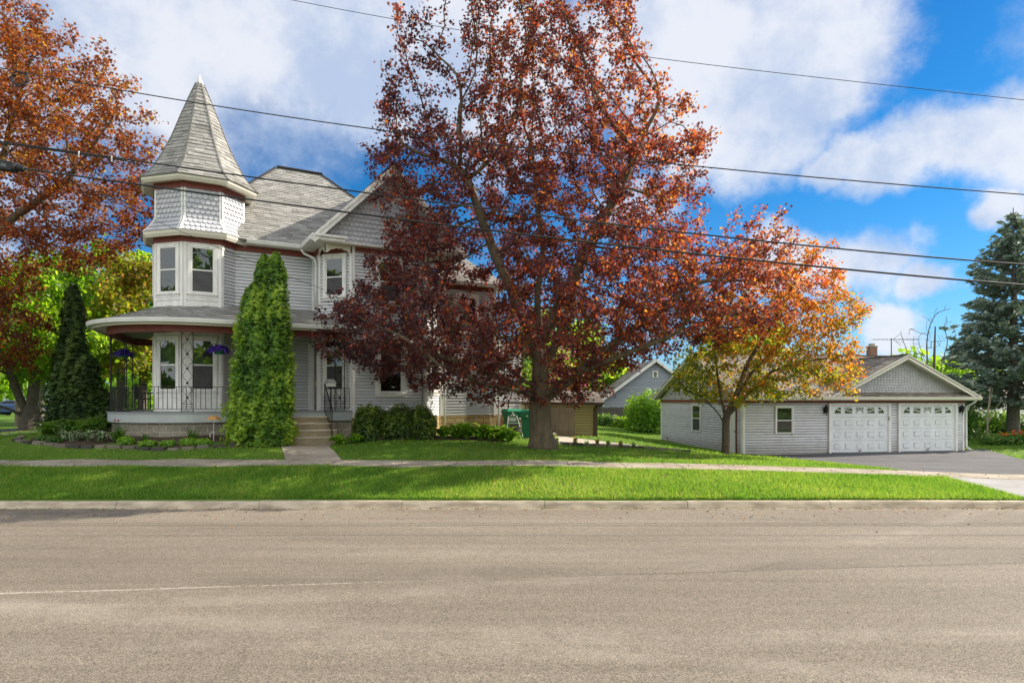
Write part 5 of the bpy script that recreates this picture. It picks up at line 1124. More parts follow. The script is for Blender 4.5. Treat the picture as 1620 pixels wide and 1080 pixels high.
# background trees
def bgtree(name, x, y, h, r, label, lm, n, ls, seed, zb=None, natt=320, cz=.55, group=None, rb=.22, cb=.28, lf=(OVAL_LEAF * np.array([1.5, 1, 1]), OVAL_F), bark='bark_grey', thr=-.5, tint=None, trunk=None, step=.7):
    z0 = g1(x, y) if zb is None else zb; prof = [(z0 + h * cb, -r * .55, r * .6), (z0 + h * (cb + .12), -r * .95, r), (z0 + h * .6, -r, r * .95), (z0 + h * .82, -r * .7, r * .65), (z0 + h, -r * .15, r * .2)]
    att = profile_att(natt, x, y, prof, .9, seed, .5, thr=thr)
    tr = trunk or [[(x, y, z0 - .2), (x + .1, y, z0 + h * .25), (x, y, z0 + h * .5)]]
    return grow_tree(name, (x, y, z0), label, 'tree', tr, att, lm, M[bark], n, ls, rb, .012, step, 3.5, .9, 50, lf, tint or (lambda P, rg: .5 + fbm3(P, .7, seed) * .25 + rg.normal(size=len(P)) * .2), .3, .30, group, .1, seed, .4, leafr=.05)
GB = 'leafy trees beyond the house'
bgtree('leafy_tree', -22.3, 30.5, 8.6, 4.6, 'bright green tree with thick forked trunk at the left edge', M['leaf_green'], 17000, .22, 31, natt=420, rb=.42, group=GB, trunk=[[(-22.3, 30.5, 1.0), (-22.3, 30.5, 2.4), (-22.0, 30.5, 4.5)], [(-22.3, 30.5, 1.5), (-22.9, 30.4, 3.), (-23.4, 30.4, 4.5)], [(-22.3, 30.5, 1.9), (-24.2, 30.2, 2.5), (-26.2, 30., 2.7)]])
bgtree('leafy_tree', -24.5, 41, 11.5, 6.2, 'tall yellow-green tree behind the dark arborvitae', M['leaf_green'], 17000, .30, 32, group=GB)
bgtree('leafy_tree', -17.2, 44, 9.8, 4.8, 'green tree seen through the porch ironwork', M['leaf_green'], 13000, .28, 33, group=GB, trunk=[[(-18.4, 44, 1.0), (-18.2, 44, 3.4), (-17.4, 44, 6)], [(-18.4, 44, 1.8), (-16.8, 44, 3.4), (-15.8, 44, 5)]])
bgtree('leafy_tree', -18.6, 33, 9.2, 3.4, 'olive and russet leaved tree left of the turret', M['leaf_mix'], 12000, .20, 34, group=GB, rb=.2)
bgtree('leafy_tree', -16.3, 37, 10.0, 2.6, 'slender russet tree rising just left of the turret', M['leaf_rust'], 7000, .18, 35, group=GB, rb=.16, thr=-.2)
bgtree('leafy_tree', -33, 46, 12, 7, 'broad green tree at the far left beyond the side street', M['leaf_green'], 11000, .34, 36, group=GB)
bgtree('leafy_tree', 2.5, 44, 8.0, 3.8, 'green tree above the tan shed roof', M['leaf_green'], 8000, .26, 37, group=GB)
bgtree('leafy_tree', 6.3, 58, 9, 4.0, 'pale yellow-green tree above the back fence', M['leaf_green'], 7000, .32, 38, group=GB)
bgtree('leafy_tree', 18.5, 52, 9.3, 4.2, 'light green tree crown above the garage roof', M['leaf_green'], 8000, .3, 39, group=GB)
bgtree('leafy_tree', -4.5, 48, 8.5, 4.5, 'green tree hidden behind the large house', M['leaf_green'], 5000, .34, 40, group=GB)
bgtree('flowering_tree', 2.7, 36.5, 5.0, 2.0, 'pink-flowering small tree glimpsed beside the big maple trunk', leafmat('pink_blossom', [(0, (.10, .16, .03)), (.5, (.12, .18, .03)), (.6, (.5, .10, .2)), (1, (.6, .16, .28))], [(0, (.3, .5, .05)), (.5, (.35, .5, .05)), (.6, (.7, .1, .25)), (1, (.8, .2, .35))]), 5000, .14, 41, rb=.1)
for i, (x, y, h, r, lb) in enumerate([(34, 66, 6.2, 3.5, 'pale round tree beyond the brown roof, right of the aerial'), (28.5, 70, 6.2, 3.0, 'pale thin tree between chimney and aerial'), (40, 75, 7, 4.5, 'yellow-green tree far off by the bare tree'), (52, 80, 8, 5, 'yellow-green tree far off at the right edge')]):
    bgtree('leafy_tree', x, y, h, r, lb, M['leaf_green'], 2600, .42, 50 + i, group='far trees beyond the garage', natt=160, thr=-.1)
# bare tree
x, y = 30.0, 47.0; z0 = g1(x, y); att = profile_att(260, x, y, [(z0 + 2, -1, 1), (z0 + 4.5, -3.4, 2), (z0 + 6.5, -2.6, 2), (z0 + 8.6, -.6, 1.5)], .7, 77, .5, thr=-.6)
N_, P_ = colonize(att, [(x, y, z0 - .2), (x, y, z0 + 1), (x - .1, y, z0 + 2)], [-1, 0, 1], .45, 3, .5, 60, .15, 4); r, kids = radii(N_, P_, .014, .10)
bt = empty('bare_tree', (x, y, z0), 'leafless dead tree standing left of the blue spruce', 'tree'); limb_mesh(N_, P_, r, kids, .012, .2).build('trunk', M['bark_grey'], bt)
# blue spruce
M['needle'] = leafmat('blue_spruce_needles', [(0, (.10, .145, .12)), (.5, (.20, .265, .22)), (1, (.36, .43, .32))], [(0, (.05, .10, .05)), (1, (.25, .35, .15))], .22, .6, .3)
def spruce(x, y, h, rb, label, seed, n=26000):
    rg = np.random.default_rng(seed); z0 = g1(x, y); root = empty('spruce_tree', (x, y, z0), label, 'tree'); mb = MB()
    mb.tube([(x, y, z0 - .2), (x, y, z0 + h * .3), (x + .05, y, z0 + h * .7), (x, y, z0 + h)], [.33, .25, .11, .02], 10); P = []; D = []
    z = z0 + 1.9
    while z < z0 + h - .2:
        t = (z - z0) / h; L = rb * (1 - t) ** .82 * (1.0 if t > .16 else .8); nb = rg.integers(7, 11) if t < .85 else 5
        for k in range(nb):
            a = rg.random() * 6.28; l = L * rg.uniform(.72, 1.1); dip = rg.uniform(-.32, -.08) if t < .6 else rg.uniform(-.05, .35); pts = []
            for s in np.linspace(0, 1, 7): pts.append((x + math.cos(a) * l * s, y + math.sin(a) * l * s, z + l * (dip * s + .26 * s * s)))
            mb.tube(pts, [.035 * (1 - t) + .012, .03 * (1 - t) + .01, .02, .016, .012, .008, .004], 4, False)
            m = int(l * 17); s = rg.random(m) ** .75; s = .12 + s * .9; lat = (rg.random(m) - .5) * 2 * (.52 * (1.1 - s)) * min(1, l / 2.2)
            px = x + math.cos(a) * l * s - math.sin(a) * lat; py = y + math.sin(a) * l * s + math.cos(a) * lat; pz = z + l * (dip * s + .26 * s * s) - np.abs(lat) * .22 - rg.random(m) * .16
            P.append(np.stack([px, py, pz], -1)); D.append(np.stack([math.cos(a) * np.ones(m) - math.sin(a) * np.sign(lat) * .9, math.sin(a) * np.ones(m) + math.cos(a) * np.sign(lat) * .9, -.25 + rg.normal(size=m) * .3], -1))
        z += rg.uniform(.17, .30) if t < .8 else .16
    mb.build('trunk', M['bark_grey'], root); P = np.concatenate(P); D = np.concatenate(D); D /= np.linalg.norm(D, axis=1, keepdims=True)
    Zv = np.cross(D, rvec(len(P))); Zv /= np.linalg.norm(Zv, axis=1, keepdims=True); Rm = np.stack([np.cross(D, Zv), D, Zv], 2)
    tv = np.array([(0, -.5, 0), (.13, -.25, .03), (.28, .1, -.02), (.10, .12, .03), (.16, .35, 0), (0, .62, 0), (-.16, .35, 0), (-.10, .12, .03), (-.28, .1, -.02), (-.13, -.25, .03)])
    inst_mesh('foliage', tv, [tuple(range(10))], P, Rm, .34 * (.6 + .7 * rg.random(len(P))), np.clip(.45 + rg.normal(size=len(P)) * .22 + fbm3(P, 1.2, 3) * .15, 0, 1), M['needle'], root, (x, y, z0)); print('spruce', len(P))
spruce(27.6, 36.2, 12.6, 4.9, 'large blue-green spruce at the right edge', 61)
tb = MB(); tb.tube([(26.3, 41, g1(26.3, 41) - .2), (26.3, 41, 4)], [.14, .1], 8); tb.tube([(26.3, 41, 4), (26.4, 41, 7.2)], [.1, .04], 6)
o_ = empty('spruce_tree', (26.3, 41, .8), 'thin bare spruce trunk just left of the large spruce trunk', 'tree'); tb.build('trunk', M['bark_grey'], o_)
# ------------------------------------------------------------------ shrubs and garden plants
M['arbor'] = leafmat('arborvitae_spray', [(0, (.025, .062, .010)), (.4, (.065, .145, .018)), (.75, (.135, .25, .028)), (1, (.25, .36, .04))], [(0, (.12, .26, .01)), (.5, (.40, .65, .02)), (1, (.75, .9, .05))], .36, .55, .3)
M['arbor_dark'] = leafmat('dark_arborvitae_spray', [(0, (.012, .03, .008)), (.5, (.030, .064, .014)), (1, (.09, .14, .03))], [(0, (.03, .08, .01)), (1, (.2, .32, .02))], .2, .6, .25)
M['yew'] = leafmat('yew_needles', [(0, (.020, .044, .010)), (.5, (.045, .088, .014)), (.75, (.14, .20, .022)), (1, (.34, .38, .04))], [(0, (.06, .14, .01)), (.7, (.22, .36, .02)), (1, (.6, .7, .04))], .3, .5, .35)
M['hosta'] = leafmat('hosta_leaf', [(0, (.09, .22, .016)), (.6, (.19, .36, .025)), (1, (.30, .46, .04))], [(0, (.2, .5, .02)), (1, (.55, .85, .05))], .38, .4, .5)
M['hosta_var'] = leafmat('variegated_hosta_leaf', [(0, (.035, .10, .03)), (.7, (.06, .15, .04)), (.72, (.42, .48, .33)), (1, (.55, .6, .42))], [(0, (.1, .3, .05)), (.7, (.2, .4, .05)), (.72, (.6, .7, .4)), (1, (.7, .8, .5))], .3, .4, .5)
M['fern'] = leafmat('dark_ground_leaf', [(0, (.025, .07, .014)), (.6, (.05, .12, .02)), (1, (.10, .19, .03))], [(0, (.1, .3, .02)), (1, (.4, .65, .04))], .35, .5, .4)
FAN = np.array([(0, -.5, 0), (.16, -.2, .02), (.12, .0, 0), (.36, .1, -.03), (.24, .18, 0), (.30, .42, -.02), (.10, .32, .02), (0, .58, -.03), (-.10, .32, .02), (-.30, .42, -.02), (-.24, .18, 0), (-.36, .1, -.03), (-.12, 0, 0), (-.16, -.2, .02)]); FAN_F = [tuple(range(14))]
def column_shrub(name, stems, base, label, mat, n, size, seed, cat='shrub', group=None):
    """stems: (dx, dy, height, radius) each a pointed column with bumpy surface sprays"""
    rg = np.random.default_rng(seed); root = empty(name, base, label, cat, group); P = []; Nn = []; T = []
    tot = sum(h * r for _, _, h, r in stems); tk = MB()
    for dx, dy, h, r in stems:
        m = int(n * h * r / tot); t = rg.random(m) ** 1.15; a = rg.random(m) * 6.28
        prof_ = np.interp(t, [0, .06, .25, .6, .85, .95, 1.], [.84, .96, 1., .88, .64, .42, .06])
        q = np.stack([np.cos(a) * 2, np.sin(a) * 2, t * h * 1.6], -1); bump = 1 + .22 * fbm3(q * np.array([1, 1, .6]), 1.5, seed) + .26 * fbm3(q * np.array([1, 1, .7]), 3.4, seed + 1)
        rr = r * prof_ * bump * (1.08 - .36 * rg.random(m) ** 1.3); z = t * h
        P.append(np.stack([base[0] + dx + rr * np.cos(a) + .03 * t, base[1] + dy + rr * np.sin(a), base[2] + z], -1)); Nn.append(np.stack([np.cos(a), np.sin(a), np.full(m, .25)], -1) + rg.normal(size=(m, 3)) * .45)
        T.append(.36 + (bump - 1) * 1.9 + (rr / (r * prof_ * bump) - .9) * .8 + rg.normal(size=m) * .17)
        tk.tube([(base[0] + dx, base[1] + dy, base[2] - .1), (base[0] + dx, base[1] + dy, base[2] + h * .9)], [.09, .02], 6)
        # inner dark mass
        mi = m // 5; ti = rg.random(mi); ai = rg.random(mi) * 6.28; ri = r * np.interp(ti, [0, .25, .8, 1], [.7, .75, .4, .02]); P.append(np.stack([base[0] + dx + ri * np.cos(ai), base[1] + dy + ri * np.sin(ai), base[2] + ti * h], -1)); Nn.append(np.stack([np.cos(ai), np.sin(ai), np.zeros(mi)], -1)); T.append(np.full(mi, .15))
    P = np.concatenate(P); Nn = np.concatenate(Nn); T = np.concatenate(T); spin = rg.normal(size=len(P)) * .35 + math.pi / 2
    Rm = rot_from_normal(Nn, spin); Sz = size * (.6 + .8 * rg.random(len(P)))
    tk.build('trunk', M['bark_grey'], root); inst_mesh('foliage', FAN, FAN_F, P, Rm, Sz, np.clip(T, 0, 1), mat, root, base); return root
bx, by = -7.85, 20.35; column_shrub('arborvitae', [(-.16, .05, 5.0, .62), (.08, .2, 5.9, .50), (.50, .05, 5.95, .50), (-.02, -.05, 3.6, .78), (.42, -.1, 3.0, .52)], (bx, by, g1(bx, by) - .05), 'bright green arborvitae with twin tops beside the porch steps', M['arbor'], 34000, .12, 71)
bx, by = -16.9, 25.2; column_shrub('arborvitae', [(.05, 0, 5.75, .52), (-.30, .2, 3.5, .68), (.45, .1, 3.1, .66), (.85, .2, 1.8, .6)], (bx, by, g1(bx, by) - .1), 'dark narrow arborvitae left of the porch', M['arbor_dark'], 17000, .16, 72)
def blob_shrub(name, c, rx, ry, h, label, mat, n, size, seed, tmpl=(OVAL_LEAF, OVAL_F), group=None, flat=.35, upn=.5, tb=.4, cat='shrub', spikes=0., stems=True):
    rg = np.random.default_rng(seed); z0 = g1(*c); base = (c[0], c[1], z0 - .03); root = empty(name, base, label, cat, group)
    v = rg.normal(size=(n, 3)); v[:, 2] = np.abs(v[:, 2]); v /= np.linalg.norm(v, axis=1, keepdims=True); k = rg.random(n) ** flat
    b = 1 + .16 * fbm3(v * 2.2, 1.5, seed) + .08 * fbm3(v * 5, 1.5, seed + 2)
    sq = np.sign(v) * np.abs(v) ** np.array([.8, .8, .62]); P = np.stack([c[0] + sq[:, 0] * rx * k * b, c[1] + sq[:, 1] * ry * k * b, z0 + sq[:, 2] * h * k * b], -1)
    if spikes: up_ = (rg.random(n) < .10) & (v[:, 2] > .5); P[up_, 2] += rg.random(up_.sum()) * spikes
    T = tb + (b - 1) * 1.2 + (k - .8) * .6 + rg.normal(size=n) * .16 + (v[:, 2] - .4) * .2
    Nn = v + rg.normal(size=(n, 3)) * .5 + np.array([0, 0, upn]); Rm = rot_from_normal(Nn, rg.random(n) * 6.28)
    if stems:
        tk = MB()
        for i in range(7):
            a = i * .9; tk.tube([(c[0], c[1], z0 - .05), (c[0] + rx * .35 * math.cos(a), c[1] + ry * .35 * math.sin(a), z0 + h * .35), (c[0] + rx * .6 * math.cos(a), c[1] + ry * .6 * math.sin(a), z0 + h * .7)], [.03, .02, .008], 5)
        tk.build('stem', M['bark_grey'], root)
    inst_mesh('foliage', tmpl[0], tmpl[1], P, Rm, size * (.6 + .8 * rg.random(n)), np.clip(T, 0, 1), mat, root, base); return root
NEEDLE = np.array([(0, -.5, 0), (.12, -.2, 0), (.30, .05, .02), (.1, .08, 0), (.2, .38, .02), (0, .55, 0), (-.2, .38, .02), (-.1, .08, 0), (-.30, .05, .02), (-.12, -.2, 0)]); NEEDLE_F = [tuple(range(10))]
yg = 'clipped yew shrubs before the house wall'
for x, y, rx, h, lb in ((-4.75, 21.75, .56, 1.22, 'dark yew with yellow-green tips, nearest the porch steps'), (-3.75, 21.95, .62, 1.14, 'dark clipped yew in the middle of the wall shrubs'), (-3.05, 22.2, .50, 1.08, 'dark clipped yew nearest the pale hostas')):
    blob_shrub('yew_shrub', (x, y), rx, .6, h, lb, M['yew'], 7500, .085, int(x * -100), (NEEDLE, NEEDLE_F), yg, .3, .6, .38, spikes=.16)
blob_shrub('leafy_shrub', (8.7, 41.5), 1.6, 1.4, 2.6, 'bright green leafy shrub before the dark board fence, against the garage corner', M['leaf_green'], 6500, .17, 81, flat=.3, tb=.45, spikes=.5)
blob_shrub('leafy_shrub', (5.9, 43.6), 1.3, .7, .8, 'low green shrub at the foot of the dark fence', M['fern'], 1800, .14, 82, tb=.5); blob_shrub('leafy_shrub', (7.3, 43.2), .8, .5, .75, 'low yellow-green shrub at the foot of the dark fence', M['leaf_green'], 1200, .12, 83)
ug = 'undergrowth shrubs behind the garage corner'
for i, (x, y, r_, h, lb) in enumerate([(24.2, 36.0, 1.3, 2.2, 'dark green undergrowth shrub right against the garage corner'), (26.0, 38.5, 1.7, 1.9, 'broad dark shrub left of the spruce trunk'), (29.5, 39, 2.0, 1.3, 'dark shrub to the right of the spruce trunk'), (31.0, 43, 2.2, 1.2, 'low dark shrub beyond the spruce at the edge')]):
    blob_shrub('undergrowth_shrub', (x, y), r_, 1.0, h, lb, M['fern'], 2600, .17, 90 + i, group=ug, flat=.45, tb=.45)
for i, (x, y, r_, h, lb) in enumerate([(24.9, 33.2, 1.2, .55, 'grassy green plant with red-orange flowers by the garage corner'), (27.0, 33.0, 1.5, .6, 'low dark green plant before the spruce'), (29.6, 33.5, 1.6, .55, 'low green plant at the right edge below the spruce')]):
    blob_shrub('low_plant', (x, y), r_, .7, h, lb, M['fern'], 2200, .13, 110 + i, group='low plants under the spruce', tb=.65, upn=.1, cat='plant', stems=False)
mb = MB(); rnd = random.Random(4)
for i in range(26):
    x = 24.3 + rnd.random() * 1.3; y = 32.6 + rnd.random() * .5; z = g1(x, y) + .45 + rnd.random() * .2; mb.lathe((x, y, z), [(.0, -.03), (.05, 0), (.065, .04), (.03, .05), (0, .045)], 6)
fl = bpy.data.objects['low_plant']; mb.build('flower', pm('red_orange_flower', (.6, .07, .02), (.6, .2, .02), 6, .6), fl)
sg = 'thin bare saplings by the garage corner'
for i, (x, lb) in enumerate(((22.95, 'thin pale sapling nearest the garage downspout'), (23.35, 'straight pale sapling, middle of the three'), (24.6, 'forked pale sapling furthest from the garage'))):
    mb = MB(); y = 34.0; z0 = g1(x, y); mb.tube([(x, y, z0 - .05), (x + (.25 if i == 0 else -.02), y, z0 + 1.2), (x - .1 + i * .12, y, z0 + 2.9)], [.05, .04, .02], 6)
    if i == 2: mb.tube([(x, y, z0 + 1.0), (x + .5, y, z0 + 1.9), (x + .8, y, z0 + 2.2)], [.03, .02, .01], 5); mb.tube([(x, y, z0 + 1.3), (x + .25, y, z0 + 2.8)], [.03, .015], 5)
    tag(mb.build('sapling', pm('pale_sapling_bark', (.26, .22, .16), None, 6, .9), org=(x, y, z0)), lb, 'sapling', sg)
# hostas: one built per kind, then copied
def leaf_strip(L, W, arch, segs=5, edge=.2):
    """arching broad leaf in the x-z plane: list of quads with tint per column (outer columns = margin)"""
    V = []; F = []; T = []
    cols = [-1, -1 + edge * 2, 0, 1 - edge * 2, 1]
    for i in range(segs + 1):
        t = i / segs; w_ = W * math.sin(math.pi * min(1, t * .9 + .1) ** .9) * .5 + .004; x = L * (t * .92); z = arch * math.sin(t * 2.3) * L - .12 * L * t * t
        for cc in cols: V.append((x, cc * w_, z + abs(cc) * w_ * .35))
    for i in range(segs):
        for j in range(4): F.append((i * 5 + j, i * 5 + j + 1, (i + 1) * 5 + j + 1, (i + 1) * 5 + j)); T.append(1 if j in (0, 3) else 0)
    return np.array(V), F, np.array(T)
def hosta(name, loc, label, cat, mat, nl, L, W, varieg, seed, arch=.55, group=None):
    rg = np.random.default_rng(seed); V, F, T = leaf_strip(L, W, arch); P = []; Rm = []; S = []; tt = []
    for i in range(nl):
        a = i * 2.4 + rg.random() * .5; tilt = rg.uniform(-.75, .12); ca, sa = math.cos(a), math.sin(a); ct, st = math.cos(tilt), math.sin(tilt)
        Rz = np.array([[ca, -sa, 0], [sa, ca, 0], [0, 0, 1]]); Ry = np.array([[ct, 0, st], [0, 1, 0], [-st, 0, ct]]); Rm.append(Rz @ Ry); P.append((rg.normal() * .03, rg.normal() * .03, .02)); S.append(rg.uniform(.65, 1.1)); b = rg.random()
        tt.append(np.where(T > 0, .72 + .28 * b, .6 * b) if varieg else np.full(len(T), b) * (.75 + .25 * rg.random(len(T))))
    root = empty(name, loc, label, cat, group)
    o = inst_mesh('leaf', V, F, np.array(P), np.array(Rm), np.array(S), np.array(tt), mat, root, (0, 0, 0)); return root
hs = 'light green hostas along the stone foundation'; pos = [(-2.35, 22.55), (-1.95, 22.7), (-1.55, 22.85), (-1.15, 23.0), (-.78, 23.15), (-.4, 23.4), (-.08, 23.6), (-1.8, 23.3), (-1.1, 23.5), (-.5, 23.9)]
lbl = ['nearest the yews', 'second from the yews', 'third from the yews, under the sunlit wall corner', 'middle of the row', 'just right of the middle of the row', 'second from the bins in the front row', 'nearest the green bins', 'in the back row by the stone corner', 'in the back row below the green-tinged wall', 'in the back row next to the downspout']
h0 = None
for i, (x, y) in enumerate(pos):
    L_ = 'pale green hosta ' + lbl[i]
    if h0 is None: h0 = hosta('hosta', (x, y, g1(x, y)), L_, 'plant', M['hosta'], 60, .52, .17, False, 5, .42, hs)
    else: copy_thing(h0, (x, y, g1(x, y)), i * 1.3, 1.15 + .08 * (i % 3), L_)
c_ = copy_thing(h0, (-5.55, 21.05, g1(-5.55, 21.05)), .4, .85, 'dark leafy hosta at the foot of the porch steps'); c2_ = copy_thing(h0, (-5.0, 21.2, g1(-5, 21.2)), 2., .8, 'hosta between the porch steps and the first yew')
vg = 'white-edged hostas in the stone-edged bed'; v0 = None
vp = [(-13.35, 20.05, 'below the porch corner'), (-12.95, 20.1, 'second from the porch corner'), (-12.5, 19.95, 'before the left end of the block foundation'), (-13.75, 20.2, 'under the first iron post'), (-12.05, 20.0, 'by the orange daylily'), (-14.9, 22.6, 'at the back left of the bed'), (-15.2, 21.9, 'at the far left tip of the bed')]
for i, (x, y, t_) in enumerate(vp):
    if v0 is None: v0 = hosta('hosta', (x, y, g1(x, y)), 'white-edged hosta ' + t_, 'plant', M['hosta_var'], 30, .40, .13, True, 8, .5, vg)
    else: copy_thing(v0, (x, y, g1(x, y)), i * 1.7, .85 + .08 * (i % 3), 'white-edged hosta ' + t_)
dg = 'dark leafy perennials filling the left bed'
dp = [(-14.6, 20.6, 'at the left end'), (-14.1, 21.0, 'second from the left end'), (-13.7, 21.5, 'under the arborvitae'), (-14.4, 21.8, 'behind the left end'), (-14.0, 22.5, 'against the arborvitae foot'), (-13.3, 20.7, 'beside the block foundation corner'), (-14.9, 21.3, 'along the left rim')]
d0_ = None
for i, (x, y, t_) in enumerate(dp):
    if d0_ is None: d0_ = hosta('leafy_perennial', (x, y, g1(x, y)), 'dark green leafy perennial ' + t_ + ' of the bed', 'plant', M['fern'], 56, .55, .13, False, 12, .6, dg)
    else: copy_thing(d0_, (x, y, g1(x, y)), i * 2.1, .9 + .06 * (i % 3), 'dark green leafy perennial ' + t_ + ' of the bed')
lg = 'low rounded plants along the stone edging'
lp = [(-14.3, 20.15, 'near the left end of the edging'), (-13.9, 20.0, 'left of the white-edged hostas'), (-11.6, 19.75, 'below the ornamental iron post'), (-10.9, 19.7, 'left of the umbrella feeder'), (-10.3, 19.68, 'under the umbrella feeder'), (-9.7, 19.7, 'between feeder and bright arborvitae'), (-9.25, 19.72, 'beside the bright arborvitae foot')]
for i, (x, y, t_) in enumerate(lp): blob_shrub('mound_plant', (x, y), .26, .2, .17 + .03 * (i % 3), 'low rounded green plant ' + t_, M['hosta'] if i > 1 else M['fern'], 900, .05, 130 + i, group=lg, tb=.4, cat='plant', stems=False)
def strap_plant(name, x, y, label, n, L, seed, mat, flowers=0, group=None, wd=.022):
    rg = random.Random(seed); z0 = g1(x, y); root = empty(name, (x, y, z0), label, 'plant', group); mb = MB()
    for i in range(n):
        a = rg.random() * 6.28; l = L * rg.uniform(.6, 1.1); lean = rg.uniform(.25, .9); pts = []
        for k in range(6):
            t = k / 5; pts.append(Vector((x + math.cos(a) * l * lean * t, y + math.sin(a) * l * lean * t, z0 + l * (t * 1.15 - lean * .85 * t * t))))
        sx, sy = -math.sin(a) * wd, math.cos(a) * wd
        for k in range(5):
            w0, w1 = math.sin(math.pi * (k / 5 * .8 + .2)), math.sin(math.pi * min(1, (k + 1) / 5 * .8 + .2)); p, q = pts[k], pts[k + 1]
            mb.poly([p + Vector((sx * w0, sy * w0, 0)), p - Vector((sx * w0, sy * w0, 0)), q - Vector((sx * w1, sy * w1, 0)), q + Vector((sx * w1, sy * w1, 0))], t=rg.random())
    mb.build('leaf', mat, root)
    if flowers:
        fb = MB(); st = MB()
        for i in range(flowers):
            p = Vector((x + rg.uniform(-.15, .15), y - .1 + rg.uniform(-.1, .1), z0 + L * 1.02)); st.tube([(x, y, z0), tuple(p)], .006, 4)
            for k in range(6):
                a = k * 1.047; d = Vector((math.cos(a) * .085, math.sin(a) * .085, .05)); s_ = Vector((-math.sin(a), math.cos(a), 0)) * .03; fb.poly([p, p + d * .6 + s_, p + d, p + d * .6 - s_])
        st.build('flower_stalk', M['fern'], root); fb.build('flower', pm('orange_petal', (.75, .16, .02), (.7, .1, .02), 9, .5), root)
    return root
strap_plant('daylily', -11.95, 19.95, 'arching daylily with orange flower before the block foundation', 46, .62, 5, M['fern'], 2); strap_plant('daylily', -9.75, 20.05, 'arching strap-leaved daylily right of the umbrella feeder', 40, .55, 6, M['fern']); strap_plant('daylily', -11.2, 20.05, 'short strap-leaved clump by the block foundation', 26, .38, 7, M['fern'])
seedg = 'small seedlings in the stony bed by the side walk'
for i, (x, y, h, t_) in enumerate([(1.65, 24.3, .32, 'nearest the big maple trunk'), (2.35, 24.4, .34, 'tall one above the second stone'), (2.75, 24.25, .16, 'shortest of the row'), (3.15, 24.3, .30, 'reddish-leaved, mid row'), (3.55, 24.25, .22, 'right of the reddish one'), (4.0, 24.15, .22, 'second from the right end'), (4.45, 24.1, .24, 'at the right end')]):
    blob_shrub('seedling', (x, y), .09 + .03 * (i == 0), .09, h, 'small seedling ' + t_, M['leaf_mix'] if i % 2 else M['hosta'], 60, .08, 160 + i, group=seedg, tb=.5, cat='plant')
# red geranium behind the hostas
blob_shrub('flowering_plant', (-1.75, 23.9), .2, .15, .5, 'small red-flowering plant against the stone foundation', leafmat('red_bloom', [(0, (.06, .14, .02)), (.5, (.5, .03, .05)), (1, (.6, .06, .1))], [(0, (.2, .4, .02)), (1, (.7, .1, .1))]), 220, .06, 171, tb=.55, cat='plant')
# ------------------------------------------------------------------ grass blades
def inpoly(x, y, P):
    c = np.zeros(len(x), bool); n = len(P)
    for i in range(n):
        x1, y1 = P[i]; x2, y2 = P[(i + 1) % n]; m = ((y1 > y) != (y2 > y)) & (x < (x2 - x1) * (y - y1) / ((y2 - y1) + 1e-12) + x1); c ^= m
    return c
def excl(x, y):
    m = (y > 16.97) & (y < 18.33)
    for P in (BED1, BED2, BED3, [(-7.6, 21.6), (-7.1, 20.2), (-6.3, 18.3), (-4.75, 18.3), (-5.15, 19.2), (-5.6, 20.2), (-5.9, 21.6)],
              [(11.2, 30.6), (11.4, 28.4), (11.2, 26), (11.0, 22), (10.9, 18.31), (18.3, 18.31), (18.9, 23.7), (20.3, 26.6), (21.6, 29), (22.6, 31.4)], [(11.2, 17), (11.15, 14), (19.2, 14), (18.6, 17)],
              [(-1.1, 26.0), (1.3, 25.1), (4.75, 24.45), (5.0, 25.0), (1.2, 28.4), (-1, 28.2)],
              [hx(-3.3, -1.4), hx(-2, 1.4), hx(4.7, 1.4), hx(7.6, 1.3), hx(8.6, .3), hx(11, .3), hx(12.8, -5), hx(8, -8), hx(-1, -8)], [G(0, 0)[:2], G(GL, 0)[:2], G(GL, -GD)[:2], G(0, -GD)[:2]]): m |= inpoly(x, y, P)
    return m
def grass(n, x0, x1, y0, y1, h, wd, seed):
    rg = np.random.default_rng(seed); x = rg.uniform(x0, x1, n); y = rg.uniform(y0, y1, n)
    vis = (np.abs(x) < .80 * y + .5) & ~excl(x, y) & (np.hypot(x - MX, y - MY) > .55 + .2 * rg.random(n)); x, y = x[vis], y[vis]; n = len(x)
    z = gz(x, y); a = rg.random(n) * 6.28; hh = h * (.5 + .8 * rg.random(n)) * (1 + .35 * fbm3(np.stack([x, y, x * 0], -1), .9, 4)); ln = rg.normal(size=(n, 2)) * .45
    V = np.zeros((n, 3, 3)); V[:, 0] = np.stack([x - np.cos(a) * wd, y - np.sin(a) * wd, z - .01], -1); V[:, 1] = np.stack([x + np.cos(a) * wd, y + np.sin(a) * wd, z - .01], -1); V[:, 2] = np.stack([x + ln[:, 0] * hh, y + ln[:, 1] * hh, z + hh], -1)
    T = .46 + .22 * fbm3(np.stack([x, y, x * 0], -1), .6, 9) + .14 * fbm3(np.stack([x, y, x * 0], -1), 2.4, 19) + rg.normal(size=n) * .24
    return V, T
M['blade'] = leafmat('grass_blade', [(0, (.04, .115, .018)), (.5, (.090, .190, .028)), (.85, (.22, .31, .045)), (1, (.42, .40, .15))], [(0, (.14, .36, .02)), (.5, (.38, .68, .05)), (1, (.74, .82, .12))], .40, .6, .15)
VV = []; TT = []
for args in ((150000, -13.5, 13.8, 14.22, 16.98, .078, .0065, 1), (110000, -18, 20, 18.33, 24.5, .062, .007, 2), (60000, -22, 28, 24.5, 45, .07, .014, 3), (14000, -26, 30, 14.19, 14.27, .06, .007, 4), (9000, -20, 20, 16.88, 16.97, .05, .007, 5), (9000, -20, 20, 18.33, 18.43, .055, .007, 6)):
    v, t = grass(*args); VV.append(v); TT.append(t)
VV = np.concatenate(VV); TT = np.clip(np.concatenate(TT), 0, 1); n = len(VV)
